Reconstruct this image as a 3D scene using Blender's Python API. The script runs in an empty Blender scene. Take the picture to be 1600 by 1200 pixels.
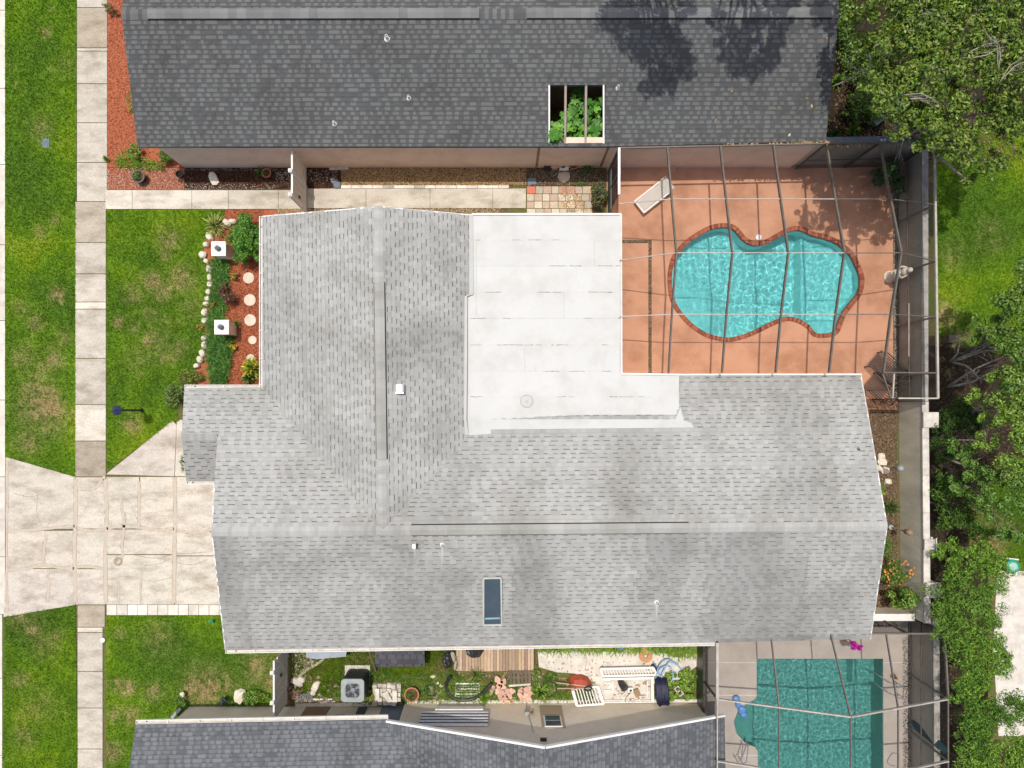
import bpy, bmesh, math, random
import numpy as np
from mathutils import Vector, noise
rnd = random.Random(7)
nrs = np.random.RandomState(7)
scene = bpy.context.scene
COL = scene.collection
# ------------------------------------------------------------------ camera, sky, sun
CH = 27.5; FP = 1100.0; NX = 785.0; NY = 640.0          # camera height, focal length (px of the 1600 px photograph), nadir point
cd = bpy.data.cameras.new("camera"); cam = bpy.data.objects.new("camera", cd); COL.objects.link(cam)
cam.location = (0, 0, CH); cam.rotation_euler = (0, 0, 0)
cd.sensor_fit = 'HORIZONTAL'; cd.sensor_width = 36; cd.lens = 36*FP/1600
cd.shift_x = (800-NX)/1600; cd.shift_y = (NY-600)/1600
cd.clip_start = 0.5; cd.clip_end = 600
scene.camera = cam
SUNV = Vector((-0.14, 0.20, 1)).normalized()
world = bpy.data.worlds.new("World"); scene.world = world; world.use_nodes = True
wn = world.node_tree.nodes; wl = world.node_tree.links
sky = wn.new("ShaderNodeTexSky"); sky.sky_type = 'NISHITA'; sky.sun_disc = False
sky.sun_elevation = math.asin(SUNV.z); sky.sun_rotation = math.atan2(SUNV.x, SUNV.y)
sky.air_density = 0.8; sky.dust_density = 4.0
wn["Background"].inputs[1].default_value = 0.15
wl.new(sky.outputs[0], wn["Background"].inputs[0])
ld = bpy.data.lights.new("sun", 'SUN'); ld.energy = 3.2; ld.cycles.is_caustics_light = True; ld.angle = math.radians(0.5); ld.color = (1, 0.95, 0.87)
sun = bpy.data.objects.new("sun", ld); COL.objects.link(sun)
sun.rotation_euler = SUNV.to_track_quat('Z', 'Y').to_euler(); sun.location = (0, 0, 60)
scene.view_settings.view_transform = 'Standard'; scene.view_settings.look = 'None'
scene.view_settings.gamma = 1; scene.view_settings.exposure = 0.0
scene.view_settings.use_curve_mapping = False
scene.cycles.max_bounces = 6; scene.cycles.transparent_max_bounces = 24

# ------------------------------------------------------------------ helpers
def G(px, py, z=0.0):
    k = (CH - z)/FP
    return Vector(((px-NX)*k, (NY-py)*k, z))
def W(gx, gy, z=0.0):                    # ground pixel -> world position, at any height above it
    return Vector(((gx-NX)*0.025, (NY-gy)*0.025, z))
class MB:
    def __init__(s): s.v = []; s.f = []; s.c = []
    def add(s, vs, fs, col=None):
        b = len(s.v); s.v += [tuple(p) for p in vs]
        for f in fs: s.f.append(tuple(b+i for i in f)); s.c.append(col or (1, 1, 1))
    def quad(s, a, b, c, d, col=None): s.add([a, b, c, d], [(0, 1, 2, 3)], col)
    def box(s, cx, cy, cz, sx, sy, sz, rot=0, col=None):
        c, n = math.cos(rot), math.sin(rot); vs = []
        for dz in (-.5, .5):
            for dx, dy in ((-.5, -.5), (.5, -.5), (.5, .5), (-.5, .5)):
                x, y = dx*sx, dy*sy; vs.append((cx+x*c-y*n, cy+x*n+y*c, cz+dz*sz))
        s.add(vs, [(3, 2, 1, 0), (4, 5, 6, 7), (0, 1, 5, 4), (1, 2, 6, 5), (2, 3, 7, 6), (3, 0, 4, 7)], col)
        return s
    def beam(s, p, q, w, h, col=None, up=(0, 0, 1)):
        p, q = Vector(p), Vector(q); d = (q-p)
        if d.length < 1e-6: return s
        d.normalize(); u = Vector(up)
        if abs(d.dot(u)) > .98: u = Vector((1, 0, 0))
        r = d.cross(u).normalized(); u = r.cross(d)
        vs = [e + r*(a*w/2) + u*(b*h/2) for e in (p, q) for a, b in ((-1, -1), (1, -1), (1, 1), (-1, 1))]
        s.add(vs, [(0, 1, 2, 3), (7, 6, 5, 4), (4, 5, 1, 0), (5, 6, 2, 1), (6, 7, 3, 2), (7, 4, 0, 3)], col)
        return s
    def prism(s, pts, z0, z1, col=None):
        n = len(pts); a = sum(pts[i][0]*pts[(i+1) % n][1]-pts[(i+1) % n][0]*pts[i][1] for i in range(n))
        if a < 0: pts = pts[::-1]
        vs = [(p[0], p[1], z0) for p in pts]+[(p[0], p[1], z1) for p in pts]
        s.add(vs, [tuple(range(n, 2*n)), tuple(range(n-1, -1, -1))]+[(i, (i+1) % n, n+(i+1) % n, n+i) for i in range(n)], col)
        return s
    def tube(s, pts, r, n=6, col=None):
        pts = [Vector(p) for p in pts]; m = len(pts)
        rs = r if isinstance(r, (list, tuple)) else [r]*m
        vs = []; prev = None
        for i, p in enumerate(pts):
            d = (pts[min(i+1, m-1)]-pts[max(i-1, 0)])
            d = d.normalized() if d.length > 1e-9 else Vector((0, 0, 1))
            if prev is None:
                a = Vector((0, 0, 1)) if abs(d.z) < .9 else Vector((1, 0, 0))
                prev = d.cross(a).normalized()
            prev = (prev - d*prev.dot(d)); prev = prev.normalized() if prev.length > 1e-6 else d.orthogonal().normalized()
            b = d.cross(prev)
            for k in range(n):
                t = 2*math.pi*k/n; vs.append(p+(prev*math.cos(t)+b*math.sin(t))*rs[i])
        fs = [(i*n+k, i*n+(k+1) % n, (i+1)*n+(k+1) % n, (i+1)*n+k) for i in range(m-1) for k in range(n)]
        fs += [tuple(range(n-1, -1, -1)), tuple(range((m-1)*n, m*n))]
        s.add(vs, fs, col); return s
    def lathe(s, cx, cy, prof, n=16, col=None, rot=0):
        vs = []; m = len(prof)
        for r, z in prof:
            for k in range(n):
                t = 2*math.pi*k/n+rot; vs.append((cx+r*math.cos(t), cy+r*math.sin(t), z))
        fs = [(i*n+k, i*n+(k+1) % n, (i+1)*n+(k+1) % n, (i+1)*n+k) for i in range(m-1) for k in range(n)]
        fs += [tuple(range(n-1, -1, -1)), tuple(range((m-1)*n, m*n))]
        s.add(vs, fs, col); return s
    def rock(s, cx, cy, cz, rx, ry, rz, seed=0, col=None, rot=0, n=8, m=5, j=.18):
        R = random.Random(seed); vs = [(cx, cy, cz-rz)]; c0, s0 = math.cos(rot), math.sin(rot)
        for i in range(1, m):
            ph = -math.pi/2+math.pi*i/m
            for k in range(n):
                t = 2*math.pi*k/n; q = 1+R.uniform(-j, j)
                x = math.copysign(abs(math.cos(t))**.7, math.cos(t))*math.cos(ph)**.7*rx*q
                y = math.copysign(abs(math.sin(t))**.7, math.sin(t))*math.cos(ph)**.7*ry*q
                vs.append((cx+x*c0-y*s0, cy+x*s0+y*c0, cz+math.sin(ph)*rz*q))
        vs.append((cx, cy, cz+rz*.95)); L = len(vs)-1
        fs = [(0, 1+(k+1) % n, 1+k) for k in range(n)]
        for i in range(m-2):
            for k in range(n):
                a = 1+i*n; fs.append((a+k, a+(k+1) % n, a+n+(k+1) % n, a+n+k))
        a = 1+(m-2)*n; fs += [(a+k, a+(k+1) % n, L) for k in range(n)]
        s.add(vs, fs, col); return s
    def build(s, name, mat, parent=None, kind=None, smooth=False, label=None):
        off = rootloc(parent)
        me = bpy.data.meshes.new(name)
        me.from_pydata([(x-off[0], y-off[1], z-off[2]) for x, y, z in s.v], [], s.f)
        ca = me.color_attributes.new("Col", 'FLOAT_COLOR', 'CORNER')
        buf = []
        for f, c in zip(s.f, s.c): buf += [c[0], c[1], c[2], 1.0]*len(f)
        ca.data.foreach_set("color", buf)
        if smooth: me.polygons.foreach_set("use_smooth", [True]*len(me.polygons))
        me.update()
        return link(name, me, mat, parent, kind, label)
def rootloc(o):
    x = y = z = 0.0
    while o is not None: x += o.location.x; y += o.location.y; z += o.location.z; o = o.parent
    return (x, y, z)
def link(name, me, mat, parent=None, kind=None, label=None):
    o = bpy.data.objects.new(name, me); COL.objects.link(o)
    if mat is not None and not me.materials: me.materials.append(mat)
    if parent is not None: o.parent = parent
    if kind: o["kind"] = kind
    if label: o["label"] = label
    return o
def tag(o, label, cat, group=None):
    o["label"] = label; o["category"] = cat
    if group: o["group"] = group
    return o
def thing(name, label, cat, loc=(0, 0, 0), group=None):
    o = bpy.data.objects.new(name, None); COL.objects.link(o); o.location = tuple(loc); o.empty_display_size = .2
    return tag(o, label, cat, group)
def struct(mb, name, mat, **k): return mb.build(name, mat, kind='structure', **k)
def dup(root, loc, rotz, label=None):
    r = root.copy(); COL.objects.link(r); r.location = tuple(loc); r.rotation_euler = (0, 0, rotz)
    if label: r['label'] = label
    for ch in list(root.children):
        c = ch.copy(); COL.objects.link(c); c.parent = r
        for g in ch.children:
            d = g.copy(); COL.objects.link(d); d.parent = c
    return r
ORD = "first second third fourth fifth sixth seventh eighth ninth tenth eleventh twelfth thirteenth fourteenth fifteenth sixteenth seventeenth eighteenth nineteenth twentieth".split()

def npmesh(name, verts, k, cols, mat, parent=None, kind=None, label=None):
    """verts (N*k,3), k-gon faces, cols (N,3)"""
    off = np.array(rootloc(parent)); verts = verts-off
    nv = len(verts); nf = nv//k
    me = bpy.data.meshes.new(name)
    me.vertices.add(nv); me.vertices.foreach_set("co", verts.astype(np.float32).ravel())
    me.loops.add(nv); me.loops.foreach_set("vertex_index", np.arange(nv, dtype=np.int32))
    me.polygons.add(nf); me.polygons.foreach_set("loop_start", np.arange(0, nv, k, dtype=np.int32))
    try: me.polygons.foreach_set("loop_total", np.full(nf, k, dtype=np.int32))
    except Exception: pass
    ca = me.color_attributes.new("Col", 'FLOAT_COLOR', 'CORNER')
    c4 = np.ones((nf, 4), np.float32); c4[:, :3] = cols
    ca.data.foreach_set("color", np.repeat(c4, k, axis=0).ravel())
    me.update(); me.validate()
    return link(name, me, mat, parent, kind, label)
def unit(a): return a/np.maximum(np.linalg.norm(a, axis=1, keepdims=True), 1e-9)
def leaves(name, cen, nor, L, Wd, pal, mat, parent=None, kind=None, seed=0, drop=None, label=None):
    R = np.random.RandomState(seed); n = len(cen)
    nor = unit(nor); t = unit(np.cross(nor, R.normal(size=(n, 3)))); b = np.cross(nor, t)
    l = (L*R.uniform(.65, 1.25, n))[:, None]; w = (Wd*R.uniform(.7, 1.2, n))[:, None]
    fold = nor*w*.25
    v = np.stack([cen-t*l*.5, cen-b*w*.5+fold, cen+t*l*.5, cen+b*w*.5+fold], 1).reshape(-1, 3)
    pal = np.array(pal); c = pal[R.randint(0, len(pal), n)]*R.uniform(.7, 1.25, (n, 1))
    return npmesh(name, v, 4, c, mat, parent, kind, label)
def cloud(c, r, n, seed, sub=14, spread=.33, up=.7):
    """leaf centres + normals gathered in sub-clumps inside an ellipsoid"""
    R = np.random.RandomState(seed); c = np.array(c, float); r = np.array(r, float)
    d = unit(R.normal(size=(sub, 3))); d[:, 2] = np.where(d[:, 2] < -.3, -d[:, 2], d[:, 2])
    sc = d*(R.uniform(.35, .95, (sub, 1)))*r
    idx = R.randint(0, sub, n)
    g = R.normal(size=(n, 3))*.55
    g = g/np.maximum(1, np.linalg.norm(g, axis=1, keepdims=True))
    p = sc[idx]+g*r*spread*R.uniform(.7, 1.3, (sub, 1))[idx]
    nn = unit(g*r)+R.normal(size=(n, 3))*.45+np.array([0, 0, up])
    return p+c, nn
def inpoly(px, py, poly):
    x = np.asarray(px); y = np.asarray(py); ins = np.zeros(x.shape, bool); n = len(poly)
    for i in range(n):
        x0, y0 = poly[i][0], poly[i][1]; x1, y1 = poly[(i+1) % n][0], poly[(i+1) % n][1]
        c = ((y0 > y) != (y1 > y)) & (x < (x1-x0)*(y-y0)/((y1-y0) if abs(y1-y0) > 1e-12 else 1e-12)+x0)
        ins ^= c
    return ins
def scatter(poly, n, seed):
    """n random points (world xy) in a polygon given in ground pixels"""
    R = np.random.RandomState(seed); P = np.array([W(*p)[:2] for p in poly])
    lo, hi = P.min(0), P.max(0); out = np.zeros((0, 2))
    while len(out) < n:
        q = R.uniform(lo, hi, (n*2+50, 2)); q = q[inpoly(q[:, 0], q[:, 1], P)]; out = np.vstack([out, q])
    return out[:n]
def area(poly): 
    P = [W(*p) for p in poly]; n = len(P)
    return abs(sum(P[i][0]*P[(i+1) % n][1]-P[(i+1) % n][0]*P[i][1] for i in range(n)))/2
def chips(name, poly, dens, size, pal, mat, z=.01, seed=1, parent=None, pts=None):
    """loose stones / bark chips: flattened irregular octahedra in one mesh"""
    n = int(area(poly)*dens) if pts is None else len(pts)
    q = scatter(poly, n, seed) if pts is None else pts; R = np.random.RandomState(seed+9)
    s = R.uniform(size[0], size[1], (n, 1)); a = R.uniform(0, 6.28, n); asp = R.uniform(.55, 1, (n, 1))
    c = np.column_stack([q, np.full(n, z)+R.uniform(0, .012, n)])
    ax = np.column_stack([np.cos(a), np.sin(a), R.uniform(-.3, .3, n)])*s*.5
    ay = np.column_stack([-np.sin(a), np.cos(a), R.uniform(-.3, .3, n)])*s*.5*asp
    az = np.tile([[0, 0, 1.]], (n, 1))*s*R.uniform(.22, .45, (n, 1))
    tris = []
    for p, r_ in ((ax, ay), (ay, -ax), (-ax, -ay), (-ay, ax)):
        tris.append(np.stack([c+p, c+r_, c+az*1.0+p*.2], 1))
    v = np.concatenate(tris, 1).reshape(-1, 3)
    pal = np.array(pal); col = pal[R.randint(0, len(pal), n)]*R.uniform(.7, 1.25, (n, 1))
    return npmesh(name, v, 3, np.repeat(col, 4, axis=0), mat, parent, 'stuff')

# ------------------------------------------------------------------ materials
def M(name, col=(.5, .5, .5), col2=None, scale=3, rough=.85, bump=0.0, bscale=60, spec=.25, metal=0, stain=None, sscale=.6, samt=.5,
      grain=.12, gscale=90, transl=0, stretch=None):
    m = bpy.data.materials.new(name); m.use_nodes = True; N = m.node_tree.nodes; L = m.node_tree.links
    bs = N["Principled BSDF"]; geo = N.new("ShaderNodeNewGeometry"); pos = geo.outputs["Position"]
    if stretch:
        mp = N.new("ShaderNodeMapping"); mp.inputs["Scale"].default_value = stretch; L.new(pos, mp.inputs[0]); pos = mp.outputs[0]
    def nz(sc, det=4, ro=.55):
        t = N.new("ShaderNodeTexNoise"); t.inputs["Scale"].default_value = sc; t.inputs["Detail"].default_value = det
        t.inputs["Roughness"].default_value = ro; L.new(pos, t.inputs["Vector"]); return t.outputs[0]
    def mix(fac, a, b, mode='MIX'):
        x = N.new("ShaderNodeMix"); x.data_type = 'RGBA'; x.blend_type = mode
        for i, s in ((0, fac), (6, a), (7, b)):
            if hasattr(s, "is_linked"): L.new(s, x.inputs[i])
            else: x.inputs[i].default_value = s if i == 0 else (*s, 1)
        return x.outputs[2]
    def ramp(v, a, b):
        r = N.new("ShaderNodeMapRange"); r.inputs[1].default_value = a; r.inputs[2].default_value = b; L.new(v, r.inputs[0]); return r.outputs[0]
    c = mix(ramp(nz(scale), .35, .65), col, col2 or tuple(x*.8 for x in col))
    if grain:
        c = mix(1.0, c, mix(ramp(nz(gscale, 2), .3, .7), (1-grain,)*3, (1+grain,)*3), 'MULTIPLY')
    if stain: c = mix(1.0, c, mix(ramp(nz(sscale, 5, .65), .45, .7), (1, 1, 1), tuple(1-samt*(1-x) for x in stain)), 'MULTIPLY')
    at = N.new("ShaderNodeAttribute"); at.attribute_name = "Col"
    c = mix(1.0, c, at.outputs[0], 'MULTIPLY')
    L.new(c, bs.inputs["Base Color"])
    bs.inputs["Roughness"].default_value = rough; bs.inputs["Metallic"].default_value = metal
    bs.inputs["Specular IOR Level"].default_value = spec
    if bump:
        b = N.new("ShaderNodeBump"); b.inputs["Strength"].default_value = bump; b.inputs["Distance"].default_value = .02
        L.new(nz(bscale, 3), b.inputs["Height"]); L.new(b.outputs[0], bs.inputs["Normal"])
    if transl:
        out = N["Material Output"]; tr = N.new("ShaderNodeBsdfTranslucent"); L.new(c, tr.inputs[0])
        ms = N.new("ShaderNodeMixShader"); ms.inputs[0].default_value = transl
        L.new(bs.outputs[0], ms.inputs[1]); L.new(tr.outputs[0], ms.inputs[2]); L.new(ms.outputs[0], out.inputs[0])
    return m
mt = {}
mt['lawn'] = M('lawn', (1, 1, 1), (.8, .8, .8), 25, .95, .6, 60, .05, grain=.3, gscale=35)
mt['grassblade'] = M('grassblade', (1, 1, 1), (.8, .85, .8), 3, .7, spec=.1, grain=0, transl=.25)
mt['concrete'] = M('concrete', (.53, .485, .42), (.46, .425, .365), 1.6, .92, .25, 120, .15, stain=(.50, .46, .40), sscale=1.5, samt=.75, grain=.2, gscale=40, stretch=(.6, 1.3, 1))
mt['patch'] = M('patch', (.50, .435, .35), (.45, .39, .31), 5, .9, .2, 80, .1)
mt['crackline'] = M('crackline', (.36, .295, .22), (.28, .225, .165), 9, .95)
mt['pale'] = M('pale_concrete', (.66, .62, .55), (.54, .50, .44), 3, .9, .2, 90, .15, stain=(.6, .58, .55), sscale=2, samt=.4)
mt['asphalt'] = M('asphalt', (.05, .05, .052), (.065, .063, .06), 6, .95, .4, 150)
mt['soil'] = M('soil', (.13, .085, .05), (.07, .045, .025), 9, .98, .6, 70, .05, grain=.3)
mt['earth'] = M('earth', (.10, .14, .03), (.14, .10, .05), .6, .98, .5, 60, .05, grain=.3, gscale=20)
mt['redmulch'] = M('redmulch', (.40, .135, .07), (.30, .09, .045), 9, .95, .7, 70, .05, grain=.3, gscale=50)
mt['chip'] = M('chip', (1, 1, 1), (.85, .85, .85), 20, .9, 0, spec=.1, grain=.15)
mt['shingle'] = M('shingle', (1, 1, 1), (.93, .93, .93), 1.2, .95, .2, 160, .08, stain=(.60, .585, .55), sscale=.42, samt=.62, grain=.14, gscale=75)
mt['roofbase'] = mt['shingle']
mt['membrane'] = M('membrane', (.555, .56, .54), (.53, .535, .515), .8, .7, .05, 60, .2, stain=(.82, .80, .76), sscale=1.0, samt=.6, grain=.03)
mt['gutter'] = M('gutter', (.78, .76, .72), (.66, .64, .6), 4, .5, spec=.3, grain=.05)
mt['white'] = M('white_paint', (.80, .78, .74), (.72, .70, .66), 3, .5, spec=.4, grain=.04)
mt['stucco'] = M('stucco', (.78, .62, .50), (.73, .58, .46), .9, .95, .35, 90, .1, stain=(.7, .66, .6), sscale=1.5, samt=.4)
mt['stuccos'] = M('stucco_south', (.86, .77, .62), (.82, .73, .58), .9, .95, .3, 90, .1, stain=(.75, .7, .62), sscale=1.5, samt=.35)
mt['wallgrey'] = M('garden_wall', (.74, .71, .59), (.62, .6, .49), 2, .95, .3, 50, .08, stain=(.6, .62, .55), sscale=1.3, samt=.6, stretch=(1, 1, .3))
mt['cap'] = M('wall_cap', (.66, .62, .56), (.5, .47, .42), 3, .9, .2, 60, .1, stain=(.45, .45, .42), sscale=2.2, samt=.7)
mt['dark'] = M('dark_interior', (.02, .018, .016), (.015, .013, .012), 3, .95)
mt['deck'] = M('pool_deck', (.575, .305, .19), (.51, .265, .16), .8, .85, .2, 140, .15, stain=(.66, .60, .56), sscale=.8, samt=.65, grain=.08)
mt['deck2'] = M('grey_deck', (.42, .37, .32), (.36, .32, .28), 1.2, .88, .2, 120, .15, stain=(.75, .72, .7), sscale=.8, samt=.5)
mt['brick'] = M('coping_brick', (.33, .10, .055), (.25, .075, .045), 14, .85, .3, 90, .15)
mt['plaster'] = M('pool_plaster', (.66, .84, .82), (.56, .78, .76), 1.5, .6, .05, 40, .3, grain=.06, gscale=8)
mt['plaster2'] = M('pool_plaster_green', (.27, .47, .43), (.22, .41, .37), 1.5, .6, .05, 40, .3, grain=.1, gscale=14)
mt['alu'] = M('cage_frame', (.15, .13, .108), (.11, .095, .078), 4, .55, spec=.4, grain=.06)
mt['aluw'] = M('cage_frame_white', (.44, .41, .36), (.34, .315, .27), 4, .5, spec=.4, grain=.05)
mt['black'] = M('black_plastic', (.022, .022, .024), (.035, .035, .037), 6, .4, spec=.5)
mt['wood'] = M('weathered_wood', (.44, .34, .255), (.35, .26, .19), 6, .85, .3, 30, .1, stretch=(9, 1, 1), grain=.15, gscale=20)
mt['greywood'] = M('grey_wood', (.19, .15, .11), (.13, .10, .075), 6, .9, .3, 30, .1, stretch=(9, 1, 1))
mt['bark'] = M('bark', (.23, .20, .165), (.13, .11, .085), 8, .95, .8, 30, .05)
mt['palebark'] = M('pale_bark', (.42, .38, .32), (.28, .25, .2), 8, .95, .6, 30, .05)
mt['leaf'] = M('leaf', (1, 1, 1), (.82, .85, .8), 1.5, .48, spec=.4, grain=0, transl=.22)
mt['cream'] = M('cream_vinyl', (.78, .70, .57), (.72, .645, .52), 3, .6, grain=.04)
mt['crown_shade_soil'] = M('crown_shade_soil', (.045, .034, .022), (.028, .022, .015), 7, .98, .6, 60, .03, grain=.3)  # dark leaf soil with the shade of the crowns painted into its colour
mt['leafdull'] = M('leaf_dull', (1, 1, 1), (.82, .85, .8), 1.5, .75, spec=.15, grain=0, transl=.22)
mt['terracotta'] = M('terracotta', (.48, .20, .11), (.40, .16, .09), 8, .85, .2, 60)
mt['metalgrey'] = M('painted_metal', (.30, .34, .34), (.25, .285, .285), 5, .5, spec=.4, grain=.05)
mt['acdark'] = M('louvre_metal', (.10, .125, .12), (.07, .09, .085), 6, .6)
mt['steel'] = M('galvanised_steel', (.50, .53, .56), (.42, .45, .48), 4, .35, metal=.6, spec=.5, grain=.08)
mt['slate'] = M('slate_blue_paint', (.17, .21, .25), (.14, .175, .21), 3, .7)
mt['brown'] = M('brown_paint', (.30, .20, .12), (.25, .165, .1), 3, .7)
mt['red'] = M('faded_red', (.40, .075, .035), (.30, .055, .03), 7, .5, .1, 30, .35)
mt['blue'] = M('blue_plastic', (.10, .26, .55), (.08, .2, .45), 7, .4, spec=.4)
mt['navy'] = M('navy_fabric', (.018, .02, .055), (.012, .013, .03), 9, .5, .6, 25, .4)
mt['pink'] = M('pink_cement', (.62, .40, .32), (.52, .34, .27), 7, .9, .4, 60)
mt['stone'] = M('white_stone', (.72, .66, .55), (.58, .52, .42), 12, .9, .6, 40, .1, grain=.15)
mt['paver'] = M('paver', (1, 1, 1), (.85, .84, .82), 12, .92, .3, 90, .1, grain=.15)
mt['magenta'] = M('magenta_plastic', (.62, .03, .40), (.5, .02, .33), 7, .5)
mt['glassdark'] = M('window_glass', (.07, .10, .13), (.06, .085, .11), 2, .08, spec=.6, grain=0)
mt['skyglass'] = M('skylight_glass', (.06, .085, .105), (.05, .07, .09), 2, .2, spec=.25, grain=0)
mt['tan'] = M('tan_wood', (.52, .27, .12), (.42, .2, .085), 5, .5, spec=.35, stretch=(1, 6, 1))
mt['green'] = M('green_plastic', (.03, .30, .20), (.025, .25, .16), 4, .4, spec=.4)
def screen_mat(name="insect_screen", open_=.91, dc=(.055, .05, .045)):
    m = bpy.data.materials.new(name); m.use_nodes = True; N = m.node_tree.nodes; L = m.node_tree.links
    out = N["Material Output"]; N.remove(N["Principled BSDF"])
    geo = N.new("ShaderNodeNewGeometry"); dot = N.new("ShaderNodeVectorMath"); dot.operation = 'DOT_PRODUCT'
    L.new(geo.outputs["Normal"], dot.inputs[0]); L.new(geo.outputs["Incoming"], dot.inputs[1])
    ab = N.new("ShaderNodeMath"); ab.operation = 'ABSOLUTE'; L.new(dot.outputs["Value"], ab.inputs[0])
    mx = N.new("ShaderNodeMath"); mx.operation = 'MAXIMUM'; mx.inputs[1].default_value = .06; L.new(ab.outputs[0], mx.inputs[0])
    iv = N.new("ShaderNodeMath"); iv.operation = 'DIVIDE'; iv.inputs[0].default_value = 1; L.new(mx.outputs[0], iv.inputs[1])
    pw = N.new("ShaderNodeMath"); pw.operation = 'POWER'; pw.inputs[0].default_value = open_; L.new(iv.outputs[0], pw.inputs[1])
    tr = N.new("ShaderNodeBsdfTransparent"); df = N.new("ShaderNodeBsdfDiffuse"); df.inputs[0].default_value = (*dc, 1)
    ms = N.new("ShaderNodeMixShader"); L.new(pw.outputs[0], ms.inputs[0]); L.new(df.outputs[0], ms.inputs[1]); L.new(tr.outputs[0], ms.inputs[2])
    L.new(ms.outputs[0], out.inputs[0]); return m
mt['screen'] = screen_mat(); mt['sidescreen'] = screen_mat('side_screen', .80, (.03, .03, .032))
def water_mat(name, tint, rough=.0):
    m = bpy.data.materials.new(name); m.use_nodes = True; N = m.node_tree.nodes; L = m.node_tree.links
    out = N["Material Output"]; N.remove(N["Principled BSDF"])
    fr = N.new("ShaderNodeFresnel"); fr.inputs["IOR"].default_value = 1.33
    rf = N.new("ShaderNodeBsdfRefraction"); rf.inputs["IOR"].default_value = 1.33; rf.inputs["Roughness"].default_value = rough; rf.inputs["Color"].default_value = (*tint, 1)
    gl = N.new("ShaderNodeBsdfGlossy"); gl.inputs["Roughness"].default_value = .10
    ms = N.new("ShaderNodeMixShader"); L.new(fr.outputs[0], ms.inputs[0]); L.new(rf.outputs[0], ms.inputs[1]); L.new(gl.outputs[0], ms.inputs[2])
    L.new(ms.outputs[0], out.inputs[0]); return m
# ------------------------------------------------------------------ ground and paving
def fill(outer, holes, z, name, mat, kind='structure', parent=None, thick=0):
    bm = bmesh.new(); edges = []
    for loop in [outer]+holes:
        vs = [bm.verts.new((p[0], p[1], z)) for p in loop]
        edges += [bm.edges.new((vs[i], vs[(i+1) % len(vs)])) for i in range(len(vs))]
    bmesh.ops.triangle_fill(bm, use_beauty=True, use_dissolve=False, edges=edges)
    for f in bm.faces:
        f.normal_update()
        if f.normal.z < 0: f.normal_flip()
    off = rootloc(parent)
    if parent is not None: bmesh.ops.translate(bm, vec=(-off[0], -off[1], -off[2]), verts=bm.verts)
    me = bpy.data.meshes.new(name); bm.to_mesh(me); bm.free()
    ca = me.color_attributes.new("Col", 'FLOAT_COLOR', 'CORNER'); ca.data.foreach_set("color", [1.0]*(4*len(me.loops)))
    return link(name, me, mat, parent, kind)
def xy(pts): return [tuple(W(*p)[:2]) for p in pts]
def catmull(pts, k=6, closed=True):
    n = len(pts); out = []
    for i in range(n if closed else n-1):
        g = (lambda j: pts[j % n]) if closed else (lambda j: pts[max(0, min(n-1, j))])
        p0, p1, p2, p3 = g(i-1), g(i), g(i+1), g(i+2)
        for s in range(k):
            t = s/k
            out.append(tuple(.5*((2*p1[a])+(-p0[a]+p2[a])*t+(2*p0[a]-5*p1[a]+4*p2[a]-p3[a])*t*t+(-p0[a]+3*p1[a]-3*p2[a]+p3[a])*t**3) for a in range(len(p1))))
    if not closed: out.append(tuple(pts[-1]))
    return out
POOLC = [(45,490),(50,400),(80,300),(160,205),(250,140),(350,90),(440,75),(510,88),(550,130),(590,175),(640,203),(700,212),(770,195),(850,152),(920,115),(985,95),(1045,106),(1110,138),(1200,160),(1290,195),(1345,238),(1400,290),(1435,360),(1465,430),(1472,500),(1450,575),(1400,640),(1345,710),(1312,780),(1290,845),(1258,870),(1190,880),(1130,872),(1095,825),(1040,785),(980,760),(920,752),(860,765),(780,800),(700,840),(620,875),(540,900),(470,910),(390,900),(300,870),(210,810),(140,740),(80,655),(55,580)]
POOL1 = catmull([(1040+x/4.848, 340+y/4.848) for x, y in POOLC], 3)
pool1 = xy(POOL1)
cx1 = sum(p[0] for p in pool1)/len(pool1); cy1 = sum(p[1] for p in pool1)/len(pool1)
def offset(poly, d):
    n = len(poly); out = []; a = sum(poly[i][0]*poly[(i+1) % n][1]-poly[(i+1) % n][0]*poly[i][1] for i in range(n)); sg = 1 if a > 0 else -1
    for i in range(n):
        x0, y0 = poly[i-1]; x1, y1 = poly[(i+1) % n]; dx, dy = x1-x0, y1-y0; l = math.hypot(dx, dy) or 1
        out.append((poly[i][0]+sg*dy/l*d, poly[i][1]-sg*dx/l*d))
    return out
POOL2 = [(1182, 1029), (1380, 1029), (1381, 1340), (1184, 1340), (1184, 1174), (1180, 1168), (1163, 1160), (1150, 1145), (1146, 1128), (1152, 1112), (1165, 1100), (1178, 1093), (1182, 1088)]
pool2 = xy(POOL2)
big = [(-70, -70), (70, -70), (70, 70), (-70, 70)]
h1 = xy([(1000, 330), (1385, 330), (1385, 560), (1000, 560)]); h2 = xy([(1130, 1015), (1395, 1015), (1395, 1360), (1130, 1360)])
fill(big, [h1, h2], -0.02, 'ground', mt['earth'])

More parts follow.
